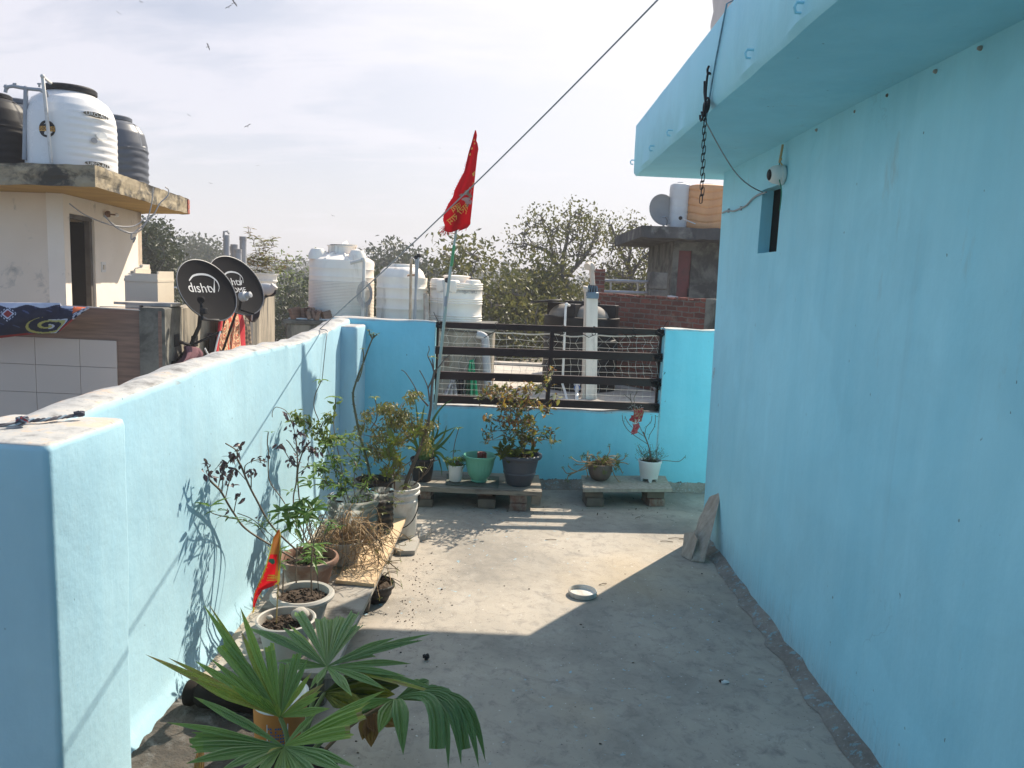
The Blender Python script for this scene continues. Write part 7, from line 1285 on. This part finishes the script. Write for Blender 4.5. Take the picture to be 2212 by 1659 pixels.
mb = MB(); pp = [AY(u, v, 9.287) for u, v in ((1030, 722), (1046, 728), (1049, 745), (1052, 800), (1056, 850))]; mb.tube(bez(pp, 4), .05, 10); tag(mb.build('downpipe', M_pvcg, loc=pp[-1], smooth=True), 'thick grey downpipe with a bent top on the stained block behind the net', 'pipe')
def rag(label, name, c4, Y, mats, mf=None, wav=.05):
    def f(u, v): x = (c4[0][0]*(1-u)+c4[1][0]*u)*(1-v)+(c4[3][0]*(1-u)+c4[2][0]*u)*v; y = (c4[0][1]*(1-u)+c4[1][1]*u)*(1-v)+(c4[3][1]*(1-u)+c4[2][1]*u)*v; return AY(x, y, Y+wav*math.sin(u*17+2*v)*v)
    mb = MB(); mb.grid(f, 40, 30, mf=mf); o_ = mb.build(name, mats, loc=f(.5, 0), smooth=True, ang=180); s_ = o_.modifiers.new('thick', 'SOLIDIFY'); s_.thickness = .008; tag(o_, label, 'cloth')
rag('bright green cloth bunched on a line behind the netting', 'green_cloth', ((1014, 778), (1024, 776), (1034, 880), (996, 880)), 9.1, [pm('emerald_cloth', (.0, .26, .12), (.0, .2, .09), 9, .8, .2), pm('deep_green_cloth', (.01, .05, .03), None, 9, .8)], lambda u, v: 1 if (u < .35 and v > .3) or noise.noise(Vector((u*9, v*1.5, 3))) > .3 else 0)
rag('black and grey speckled cloth hanging at the left behind the netting', 'speckled_cloth', ((978, 813), (982, 813), (990, 880), (944, 880)), 9.0, [pm('speckled_cloth', (.05, .05, .055), (.42, .42, .44), 34, .9)], None)
rag('dark cloth between the speckled cloth and the green cloth', 'dark_cloth', ((984, 806), (1002, 812), (1006, 880), (984, 880)), 9.05, [pm('dark_navy_cloth', (.012, .014, .02), None, 9, .9)])
mb = MB(); q = AY(963, 772, 9.35); mb.tube(bez([q, AY(966, 780, 9.35), AY(964, 790, 9.35)]), .035, 6); tag(mb.build('dead_twig', M_stem, loc=q), 'small brown dead weed growing from the stained block behind the net', 'weed')
# black four lobed tank
cc = Vector((1.035, 11.72, .001)); r_ = .575; h_ = 1.09; t = thing('water_tank', 'big black water tank with dusty domed lobes behind the railing', 'tank', cc); mb = MB(); pr = [(r_*.99, 0)]
for z in (.12, .32, .55, .75): pr += [(r_*.985, z-.03), (r_*1.02, z-.012), (r_*1.02, z+.012), (r_*.985, z+.03)]
pr += [(r_, h_-.03), (r_, h_), (r_*.95, h_+.01), (0, h_+.012)]; mb.lathe(cc, pr, 64, close=True); mb.build('tank_body', M_black, t, smooth=True, ang=40)
for k in range(4):
    a = -1.5708+.35+k*1.5708; d = Vector((math.cos(a), math.sin(a), 0)); e = Vector((-d.y, d.x, 0)); mb = MB(); P_ = cc+d*r_*.46+Z*(h_-.02); vs = []; n1, n2 = 10, 20
    for i in range(n1+1):
        th = i/n1*math.pi/2
        for j in range(n2): ph = 6.2832*j/n2; vs.append(P_+d*math.sin(th)*math.cos(ph)*r_*.47+e*math.sin(th)*math.sin(ph)*r_*.52+Z*math.cos(th)*.215)
    mb.add(vs, [(i*n2+j, (i+1)*n2+j, (i+1)*n2+(j+1) % n2, i*n2+(j+1) % n2) for i in range(n1) for j in range(n2)]); mb.build('dome_lobe', M_blackd, t, smooth=True)
for k in range(4):
    a = -1.5708+.35+.7854+k*1.5708; mb = MB(); mb.box((.06, -.085, h_), (r_*.96, (.085), h_+.20), .012, M=Matrix.Translation(cc) @ Matrix.Rotation(a, 4, 'Z')); mb.build('buttress', M_black, t)
mb = MB(); mb.lathe(cc, [(.24, h_+.1), (.25, h_+.19), (.27, h_+.20), (.27, h_+.235), (.22, h_+.235), (.2, h_+.15), (0, h_+.15)], 40); mb.build('collar', M_black, t, smooth=True, ang=40)
mb = MB(); lc = AY(1180, 651, 11.6); mb.lathe(lc, [(0, -.012), (.235, -.012), (.245, .0), (.235, .014), (.1, .022), (0, .024)], 40, ax=(-.12, .05, 1)); mb.build('lid', M_black, t, smooth=True, ang=40)
mb = MB(); pp = [AY(1230, 660, 11.05), AY(1224, 658, 10.95), AY(1222, 664, 10.93), AY(1219, 740, 10.93), AY(1215, 830, 10.93), AY(1221, 848, 10.8), AY(1228, 878, 10.2)]; mb.tube(pp, .018, 8); mb.ball(pp[1], .03, 8); tag(mb.build('inlet_pipe', M_whitep, loc=pp[4], smooth=True), 'thin white pipe climbing the front of the black tank', 'pipe')
mb = MB(); q = AY(1246, 838, 10.9); mb.tube([q+Vector((0, 0, .05)), AY(1246, 880, 10.2)], .025, 8); mb.lathe(q+Vector((0, -.03, .0)), [(.045, 0), (.05, .02), (.045, .05), (0, .055)], 12, m=1, ax=(0, -1, .2)); mb.ball(q+Vector((0, 0, .06)), .05, 10); tag(mb.build('stop_valve', [M_whitep, pm('blue_handle', (.08, .2, .5), None, 9, .5)], loc=q, smooth=True), 'white pipe with a blue valve low in front of the black tank', 'valve')
# tall white soil pipe
pb_ = FL(1277, 861, 0.001); pt_ = AY(1279, 640, 10.6); t = thing('vent_stack', 'tall square white post with a blue slotted cap standing before the black tank', 'pipe', pb_)
w_ = 12.6/1650*10.6; mb = MB(); vs = []
for q_ in (pb_, pt_): vs += [q_+Vector((x, y, 0)) for x, y in ((-w_, -.05), (w_*.92, -.05), (w_*.92, .06), (-w_, .06))]
mb.add(vs, [(3, 2, 1, 0), (4, 5, 6, 7), (0, 1, 5, 4), (1, 2, 6, 5), (2, 3, 7, 6), (3, 0, 4, 7)]); mb.build('post', pm('old_white_pipe', (.74, .69, .62), (.60, .56, .5), 3, .6, .1, 20, st=(3, 3, .5), stain=(.40, .36, .32), sscale=3, sth=.6), t)
q = pt_.copy(); mb = MB(); mb.lathe(q, [(.085, -.03), (.092, -.028), (.092, .05), (.085, .055), (.07, .06)], 28); mb.lathe(q, [(.072, .05), (.055, .14), (.045, .15), (0, .15)], 16, m=1)
for k in range(14): a = k*.4488; mb.tube([q+Vector((math.cos(a)*.08, math.sin(a)*.08, .055)), q+Vector((math.cos(a)*.058, math.sin(a)*.058, .145))], .006, 4)
cp = mb.build('cap', [pm('blue_grey_cap', (.13, .20, .26), None, 9, .5), M_dark], t, smooth=True, ang=40)
mb = MB(); e = q+Vector((.0, .0, .15)); mb.tube([e, AY(1278, 582, 10.6)], .036, 10); mb.tube(bez([AY(1278, 584, 10.6), AY(1278, 575, 10.6), AY(1273, 573, 10.6), AY(1268, 576, 10.55)]), .05, 10); mb.build('elbow', pm('cream_pipe', (.56, .47, .40), (.48, .4, .34), 9, .6), t, smooth=True)
mb = MB(); a = Vector((pb_.x-.115, pb_.y-.02, 0)); top_ = AY(1264, 628, 10.6); tq = top_+Vector((.02, 0, 0)); mb.tube([a, tq], .03, 8); mb.tube(bez([tq-Z*.02, tq+Z*.02, tq+Vector((-.05, 0, .03))]), .042, 8); mb.build('side_pipe', pm('cream_pipe2', (.56, .47, .40), (.48, .4, .34), 9, .6), t, smooth=True)
mb = MB(); a = FL(1398, 826, .05); b = FL(1432, 852, .05); mb.tube([FL(1385, 815, .05), FL(1450, 862, .05)], .05, 8); tag(mb.build('loose_pipe', M_pvc, loc=a, smooth=True), 'pale plastic pipe lying on the rear roof beside the brick wall', 'pipe')
mb = MB(); a = FL(1300, 880, .04); mb.box((-.2, -.06, 0), (.32, .06, .07), .01, M=Matrix.Translation(FL(1385, 888, .002)) @ Matrix.Rotation(-.5, 4, 'Z')); tag(mb.build('stone_strip', M_roofc, loc=a), 'broken pale stone strip on the rear roof close behind the sill', 'stone')
# ---- brick wall
W0, W1 = Vector((1.30, 12.85, 0)), Vector((2.74, 10.95, 0)); wd = (W1-W0).normalized(); bw = thing('brick_wall', 'old red brick wall crossing behind the black tank', 'wall', W0); bw.rotation_euler = (0, 0, math.atan2(wd.y, wd.x)); Lw = (W1-W0).length
def local(mbx, name, mats, parent, **k):
    WL[parent] = Vector((0, 0, 0)); o_ = mbx.build(name, mats, parent, **k); return o_
mb = MB(); nb2 = 34; vs = []
mb.box((0, 0, -.1), (Lw, .22, 1.40))
for i in range(int(Lw/.118)): mb.box((i*.118+.004, -.004, 1.401), (i*.118+.112, .224, 1.445+R.uniform(-.012, .012)), .004, jit=.004)
local(mb, 'brickwork', M_brickw, bw)
mb = MB(); mb.box((-.14, -.06, -.1), (-.003, .26, 1.46)); mb.box((Lw+.003, -.05, -.1), (Lw+.16, .25, 1.46), .01); local(mb, 'concrete_post', M_conc, bw)
mb = MB(); mb.box((Lw+.165, .0, -.1), (Lw+1.6, .22, 1.38)); local(mb, 'end_brickwork', M_brickw, bw)
mb = MB(); mb.box((Lw+.165, -.01, 1.383), (Lw+1.6, .24, 1.42), .005); local(mb, 'coping', M_roofc, bw)
# ---- right hand room with tanks
Yr = 16.0
def bx(mb, u0, v0, u1, v1, Y0, Y1, bev=0, m=0, jit=0): a, b = AY(u0, v0, Y0), AY(u1, v1, Y0); mb.box((min(a.x, b.x), Y0, min(a.z, b.z)), (max(a.x, b.x), Y1, max(a.z, b.z)), bev, m=m, jit=jit)
rm = thing('stair_room', 'grey bare concrete stair room with a dark red door on the right', 'building', (AY(1452, 600, Yr).x, Yr, 0))
ztop = AY(1470, 503, Yr).z; xl = AY(1453, 560, Yr).x; dl, dr2 = AY(1463, 600, Yr).x, AY(1491, 600, Yr).x; dzt = AY(1476, 541, Yr).z
mb = MB(); mb.box((xl, Yr, 0), (dl, Yr+.2, ztop)); mb.box((dr2, Yr, 0), (8, Yr+.2, ztop)); mb.box((dl, Yr, dzt), (dr2, Yr+.2, ztop)); mb.box((xl, Yr+.201, 0), (xl+.2, Yr+3, ztop)); mb.build('wall', M_conc, rm)
mb = MB(); mb.box((dl+.004, Yr+.06, 0), (dr2-.004, Yr+.1, dzt-.004)); do = mb.build('door', pm('dark_red_door', (.20, .055, .05), (.16, .045, .042), 4, .6, .1, 20, stain=(.12, .05, .045)), rm); mb = MB(); q = AY(1486, 632, Yr); mb.tube([q+Vector((0, .03, .08)), q+Vector((0, -.0, .08)), q+Vector((0, -.0, -.08)), q+Vector((0, .03, -.08))], .012, 5); mb.build('handle', M_rubber, do)
def slabR():
    mb = MB(); a = AY(1387, 487, Yr-.9); xa = a.x; z0, z1 = AY(1387, 512, Yr-.9).z, a.z
    nseg = 30; x1_ = 8.2; vs = []; n = 60; 
    def top(x): return z1+nz((x, 0, 0), 3, .03); 
    rows = []
    for i in range(n+1): x = xa+(x1_-xa)*i/n; e = 0 if 0 < i < n else 0; vs += [Vector((x, Yr-.9+nz((x, 1, 0), 5, .03), z0+nz((x, 2, 0), 4, .025))), Vector((x, Yr-.9+nz((x, 3, 0), 5, .03), top(x))), Vector((x, Yr+3.2, top(x))), Vector((x, Yr+3.2, z0))]
    fs = [(i*4+k, (i+1)*4+k, (i+1)*4+(k+1) % 4, i*4+(k+1) % 4) for i in range(n) for k in range(4)]+[(0, 1, 2, 3), (n*4+3, n*4+2, n*4+1, n*4)]
    mb.add(vs, [f[::-1] for f in fs]); mb.build('roof_slab', pm('dark_mossy_slab', (.10, .095, .09), (.055, .053, .052), 4, .95, .7, 14, stain=(.2, .19, .17), sscale=3, sth=.6), rm); return z1
z1s = slabR()+.012
def boxtank(label, u0, u1, vt, Y, mat, amp, ex=3.2):
    a, b = AY(u0, 480, Y), AY(u1, 480, Y); cxx = (a.x+b.x)/2; rr_ = (b.x-a.x)/2; hh = AY((u0+u1)/2, vt, Y).z-z1s; c_ = Vector((cxx, Y+rr_, z1s)); t_ = thing('water_tank', label, 'tank', c_); mb = MB(); n = 64; vs = []; m_ = 60
    prof = dense([(rr_*.97, 0), (rr_, .05), (rr_, hh*.9), (rr_*.94, hh*.97), (rr_*.7, hh*1.0), (rr_*.3, hh*1.01), (rr_*.3, hh*1.03), (0, hh*1.04)], 48)
    def fn(q, h, aa): s_ = (abs(math.cos(aa))**ex+abs(math.sin(aa))**ex)**(-1/ex); w = -amp*max(0, math.cos(h/hh*6.283*6+1.3*math.sin(aa*3+.5)))**6 if .04 < h < hh*.9 else 0; return q*s_*(1+w)
    mb.lathe(c_, prof, 96, fn=fn, close=True); mb.build('tank_body', mat, t_, smooth=True, ang=60); return t_
boxtank('white squarish water tank with wavy seams on the grey stair room roof', 1447, 1489, 394, Yr-.35, pm('white_tank_b', (.62, .60, .58), (.55, .53, .51), 3, .45, .05), .022)
boxtank('tan orange wavy ribbed water tank on the grey stair room roof', 1488, 1575, 396, Yr-.55, pm('tan_orange_plastic', (.68, .34, .15), (.60, .29, .13), 3, .45, .05, 20, st=(3, 3, .6)), .05)
mb = MB(); q = AY(1470, 471, Yr-.7); mb.tube([q, q+Vector((.3, .0, -.1))], .012, 5); mb.ball(q, .04, 8, m=1); tag(mb.build('tank_outlet', [M_pvc, M_rubber], loc=q), 'small black outlet with a pale pipe low on the white squarish tank', 'pipe')
dish('plain grey satellite dish beside the white squarish tank on the right', 1432, 453, Yr-.3, .31, (.35, -.9, .15), pm('grey_dish', (.33, .31, .29), None, 3, .5), None)
mb = MB(); a = AY(1434, 475, Yr-.2); mb.tube([a, Vector((a.x, a.y, z1s-.01))], .022, 6); mb.tube([AY(1430, 470, Yr-.5), AY(1437, 468, Yr-.5), AY(1442, 476, Yr-.45), AY(1440, 487, Yr-.4)], .014, 5); tag(mb.build('dish_mast', M_steel, loc=a), 'short mast and feed bracket under the plain grey dish', 'mast')
# parapet pieces and pipe rails behind the brick wall
mb = MB(); bx(mb, 1283, 581, 1304, 650, 14.6, 14.9, .01); tag(mb.build('brick_pier', M_brickw, loc=AY(1293, 650, 14.7)), 'narrow brick pier at the left end of the pipe rail behind the vent post', 'pier')
mb = MB(); bx(mb, 1407, 588, 1440, 625, 14.4, 14.8, .015, jit=.01); bx(mb, 1405, 626, 1441, 652, 14.38, 14.82, .01, jit=.01); tag(mb.build('concrete_pier', M_conc, loc=AY(1420, 650, 14.6)), 'square grey concrete pier between the pipe rail and the stair room', 'pier')
pr_ = thing('pipe_rail', 'steel pipe railing between the brick pier and the concrete pier', 'railing', AY(1350, 640, 14.65))
for (v0, v1) in ((606, 609), (630, 633)): mb = MB(); mb.tube([AY(1302, v0, 14.65), AY(1408, v1, 14.65)], .032, 8); mb.build('rail_pipe', M_steel, pr_, smooth=True)
for u in (1319, 1378, 1396): mb = MB(); mb.tube([AY(u, 606+(u-1302)*.028, 14.65), AY(u, 640, 14.65)], .02, 6); mb.build('upright', M_steel, pr_, smooth=True)
mb = MB(); a = AY(1447, 645, 15.2); mb.lathe((a.x, a.y, .9), [(.34, 0), (.34, .25), (.28, .42), (.15, .52), (0, .54)], 28); tag(mb.build('domed_tank', M_tank, loc=(a.x, a.y, .9), smooth=True), 'pale domed tank top peeping over the brick wall beside the red door', 'tank')
# ------------------------------------------------------------------ trees
def tree(name, label, base, limbs, attrs, rt, leafm, L, Wd, nleaf, seg=1, group=None, spread=.35, tw=.012):
    t_ = thing(name, label, 'tree', base, group); st = MB(); lf = MB(); nodes = []
    for pts, r0, r1 in limbs:
        P2 = bez(pts, 5); n = len(P2); st.tube(P2, [r0+(r1-r0)*i/(n-1) for i in range(n)], 7, cap=False); nodes += P2[len(P2)//3:]
    grow(st, nodes, attrs, tw*2, tw*.55, .10, origin=nodes[0])
    for a in attrs:
        k = max(1, int(nleaf*R.uniform(.5, 1.4))); tt = R.random()
        for _ in range(k):
            p = a+rv(spread); d = rdir(-.25); lf.leaf(p, d, rdir(.6), L*R.uniform(.6, 1.3), Wd*R.uniform(.7, 1.2), .2, t=min(1, max(0, tt*.6+R.random()*.4)), seg=seg)
    st.build('trunk', M_bark, t_, smooth=True); lf.build('crown', leafm, t_); return t_
zt4 = lambda u, v: (1042.3+.2645*u, 384+.2645*v)
def px_cloud(f, blobs, Y, dY):
    out = []
    for (u, v, ru, rv2, n) in blobs:
        for _ in range(n): a = R.random()*6.28; q = math.sqrt(R.random()); x, y = f(u+ru*q*math.cos(a), v+rv2*q*math.sin(a)); out.append(AY(x, y, Y+R.uniform(-dY, dY)))
    return out
idn = lambda u, v: (u, v)
Yt = 21.0
base = AY(1240, 700, Yt); base = Vector((base.x, base.y, GZ))
P = lambda u, v, Y=Yt: AY(*zt4(u, v), Y)
limbs = [([base, Vector((base.x, Yt, -2)), P(700, 980), P(690, 900), P(660, 820), P(648, 780)], .17, .10), ([P(650, 785), P(600, 700), P(520, 600), P(430, 560), P(350, 540)], .08, .025), ([P(650, 780), P(660, 640), P(690, 520), P(700, 400), P(720, 330)], .07, .02), ([P(665, 830), P(760, 730), P(830, 650), P(890, 560), P(920, 480)], .07, .025), ([P(600, 700), P(560, 560), P(520, 440), P(480, 340)], .045, .015), ([P(760, 730), P(800, 560), P(830, 400)], .04, .015)]
at = px_cloud(zt4, [(470, 300, 60, 60, 9), (420, 380, 90, 60, 12), (300, 460, 70, 40, 8), (560, 400, 110, 80, 16), (720, 330, 120, 90, 26), (790, 280, 50, 40, 8), (880, 340, 90, 80, 16), (640, 480, 160, 80, 18), (820, 470, 140, 90, 18), (520, 540, 130, 60, 13), (400, 560, 120, 60, 11), (220, 560, 70, 40, 8), (930, 450, 60, 60, 12), (700, 600, 160, 80, 22), (900, 580, 90, 80, 16), (840, 640, 80, 60, 10)], Yt, 1.5)
tree('sparse_tree', 'tall sparse leafed tree forking against the bright sky behind the black tank', base, limbs, at, .15, L_tree, .10, .056, 10, tw=.013, spread=.30)
P = lambda u, v, Y=22.5: AY(*zt4(u, v), Y); base = Vector((P(1210, 1000).x, 22.5, GZ))
limbs = [([base, Vector((base.x, 22.5, -2)), P(1200, 900), P(1215, 800), P(1180, 700)], .15, .08), ([P(1215, 800), P(1290, 680), P(1370, 600), P(1440, 540)], .06, .02), ([P(1180, 700), P(1120, 580), P(1080, 470), P(1050, 380)], .06, .02), ([P(1190, 720), P(1210, 580), P(1220, 440), P(1230, 360)], .055, .015), ([P(1200, 850), P(1080, 760), P(1000, 700)], .05, .02)]
at = px_cloud(zt4, [(1050, 380, 40, 60, 8), (1060, 470, 90, 80, 22), (1200, 420, 80, 80, 16), (1230, 370, 40, 50, 6), (1180, 540, 130, 90, 22), (1330, 540, 120, 80, 17), (1450, 560, 70, 60, 8), (1100, 640, 130, 90, 24), (1280, 680, 150, 90, 30), (1420, 700, 100, 90, 22), (1050, 780, 120, 100, 30), (1250, 830, 150, 90, 34), (1440, 830, 80, 90, 18)], 22.5, 1.5)
tree('sparse_tree', 'second sparse leafed tree rising behind the pipe rail and concrete pier', base, limbs, at, .14, L_tree, .10, .056, 10, tw=.013, spread=.30)
def simple(label, u, vt, vb, ru, Y, n, leafm, L, nl, name='leafy_tree', spread=.45, group=None, extra=None):
    b_ = AY(u, vb, Y); base = Vector((b_.x, Y, GZ)); cz = AY(u, (vt+vb)/2, Y); limbs = [([base, Vector((b_.x+.2, Y, GZ*.5)), cz+Vector((0, 0, -1))], .16, .09)]
    for k in range(6): e = AY(u+R.uniform(-.7, .7)*ru, vt+(vb-vt)*R.uniform(.1, .6), Y+R.uniform(-.8, .8)); limbs.append(([cz+Vector((0, 0, -1.0)), (cz+e)/2+rv(.25), e], .06, .018))
    at = px_cloud(idn, extra or [], Y, 1.3); 
    while len(at) < n:
        x, y = R.uniform(-1, 1), R.uniform(-1, 1)
        if x*x+y*y < 1 and noise.noise(Vector((x*2.2+u, y*2.2, Y))) > -.42: at.append(AY(u+x*ru, (vt+vb)/2+y*(vb-vt)/2, Y+R.uniform(-1.4, 1.4)))
    return tree(name, label, base, limbs, at, .15, leafm, L, L*.55, nl, spread=spread, group=group)
simple('bushy olive tree filling the gap between the squat tank and the black tank', 1105, 590, 900, 75, 17.5, 330, L_tree, .125, 22)
simple('bushy olive tree with yellowing leaves behind the lid of the black tank', 1170, 560, 760, 70, 19.5, 230, L_tree, .14, 20)
simple('young leafy tree whose twigs rise right behind the flag pole', 1005, 545, 700, 48, 19, 90, L_tree, .15, 13, extra=[(960, 545, 6, 10, 5), (1000, 540, 10, 10, 8), (1025, 555, 12, 14, 9), (1035, 540, 5, 14, 4)])
simple('leafy tree behind the brick pier and the right end of the vent post', 1320, 600, 760, 90, 24, 200, L_tree, .16, 18)
simple('dense tree beside the stair room far right', 1440, 560, 760, 60, 25, 130, L_tree, .16, 16)
simple('dark leafy tree rising beside the corner of the cream house', 325, 492, 700, 52, 24, 300, L_treed, .16, 26, extra=[(310, 505, 14, 14, 12), (330, 520, 16, 18, 16), (345, 545, 18, 18, 16)])
simple('bare greyish tree above the dry scrub left of the tallest white tank', 632, 560, 720, 50, 30, 150, L_small, .14, 9, spread=.6)
simple('greenish scrub tree behind the side wall', 640, 620, 800, 55, 22, 240, L_treed, .14, 18)
simple('brownish tree behind the dishes and the grey pipes', 500, 590, 760, 90, 27, 260, L_treed, .17, 18)
simple('olive tree showing between the tall tank and the dome tank', 806, 600, 760, 34, 20, 130, L_treed, .14, 18)
simple('round tree peeping over the dome tank', 855, 540, 660, 48, 46, 150, L_treed, .28, 20, spread=.9)
simple('feathery tree between the dome tank and the flag pole', 930, 560, 700, 60, 40, 150, L_treed, .25, 20, spread=.8)
simple('twin tree just left of the round tree over the dome tank', 812, 545, 660, 30, 48, 80, L_treed, .28, 18, spread=.8)
simple('broad flat topped tree on the skyline above the front dish', 400, 528, 640, 42, 60, 150, L_treed, .34, 20, spread=1.1)
simple('flat topped tree on the skyline above the rear dish', 440, 530, 640, 40, 66, 140, L_treed, .36, 18, spread=1.1)
simple('small pale tree on the skyline left of the grey pipes', 468, 536, 620, 22, 58, 60, L_treed, .32, 14, spread=.9)
simple('misty tree on the skyline right of the bucket shrub', 660, 575, 660, 40, 70, 100, L_treed, .36, 14, spread=1.1)
# far wood
mb = MB(); tr = MB()
for k in range(420):
    Y = R.uniform(75, 330); u = R.uniform(200, 1560); hor = 605+(u-1107)*.044; x = AY(u, hor, Y).x; h_ = R.uniform(.55, 1.15); top = 1.6+(1.3+R.uniform(-1.6, 1.6))+(Y-75)*.008; r0 = R.uniform(2.2, 4.4); tt = R.random()*.6; n = 210 if Y < 150 else 120; Ls = .55 if Y < 150 else .95
    for _ in range(n):
        d = rdir(); q = R.random()**.35; p = Vector((x+d.x*r0*q, Y+d.y*r0*q, top-r0*1.1+d.z*r0*1.1*q)); 
        if R.random() < .5: p.z -= R.uniform(0, 7)
        mb.leaf(p, rdir(-.2), rdir(.5), Ls*R.uniform(.6, 1.4), Ls*.62, .2, t=min(1, tt+R.random()*.4), seg=1)
kind(mb.build('far_woods', L_wood), 'stuff')
# ------------------------------------------------------------------ birds
def bird(u, v, span, rot, Y=60, bank=.2, fold=.25):
    c_ = AY(u, v, Y); s_ = span/1650*Y/2; M = Matrix.Translation(c_) @ Matrix.Rotation(rot, 4, 'Y') @ Matrix.Rotation(bank, 4, 'X'); mb = MB()
    wing = [(.06, .12, 0), (.45, .22, .06), (.8, .10, .02), (1.0, -.10, -.06), (.72, -.10, .0), (.40, -.10, .05), (.06, -.16, 0)]
    for sg in (1, -1): P2 = [M @ (Vector((x*sg, y*.9, z+fold*x*.5))*s_) for x, y, z in wing]; mb.add(P2+[p+Vector((0, 0, s_*.03)) for p in P2], [tuple(range(7)), tuple(range(13, 6, -1))])
    mb.tube([M @ (Vector((0, y, 0))*s_) for y in (.34, .26, .1, -.15, -.3)], [s_*q for q in (.015, .05, .075, .06, .02)], 7); mb.add([M @ (Vector(q)*s_) for q in ((-.03, -.25, .01), (.03, -.25, .01), (.12, -.58, 0), (-.12, -.58, 0))], [(0, 1, 2, 3)])
    return tag(mb.build('bird', pm('bird_feathers', (.05, .045, .045), None, 5, .9, 0) if 'bird_feathers' not in bpy.data.materials else bpy.data.materials['bird_feathers'], loc=c_), '', 'bird', 'birds of prey circling in the sky')
for (u, v, sp, ro, bk, lab) in ((506, 6, 20, .9, 1.2, 'largest dark bird soaring at the top edge of the sky'), (494, 15, 16, -.5, 1.0, 'dark bird flying just below and left of the largest bird'), (450, 101, 16, 1.2, 1.3, 'dark bird with raised wings alone in the middle of the upper left sky'), (535, 272, 16, -.5, .9, 'dark bird gliding over the trees midway between the roof tank and the flag'), (256, 28, 13, .55, .2, 'thin winged bird near the top left above the white tank'), (305, 4, 9, .4, .9, 'tiny bird at the very top left edge of the sky'), (408, 249, 10, .5, .3, 'small bird to the right of the dark tank'), (557, 358, 8, -.2, .3, 'tiny distant bird low in the sky left of the flag'), (455, 396, 9, .2, .3, 'tiny distant bird above the slab corner of the cream house'), (719, 466, 9, .3, .3, 'tiny distant bird just above the tallest white tank'), (950, 320, 5, .4, .4, 'faint speck of a bird near the flag')):
    b_ = bird(u, v, sp, ro, 60, bk); b_['label'] = lab
# ------------------------------------------------------------------ thin haze in the air
HZ = 0.0
def haze(dens):
    m, nt = newmat('thin_haze'); N = NT(nt); v = N.n('ShaderNodeVolumePrincipled'); v.inputs['Color'].default_value = (.97, .97, 1.0, 1); v.inputs['Density'].default_value = dens; v.inputs['Anisotropy'].default_value = .0
    o = N.n('ShaderNodeOutputMaterial'); N.l(v.outputs[0], o.inputs['Volume']); m.cycles.homogeneous_volume = True; mb = MB(); mb.box((-420, -70, GZ-1.2), (420, 470, 26)); h = kind(mb.build('haze', m), 'stuff'); return h
S.cycles.volume_step_rate = 4; S.cycles.volume_bounces = 0
haze(0.0028)
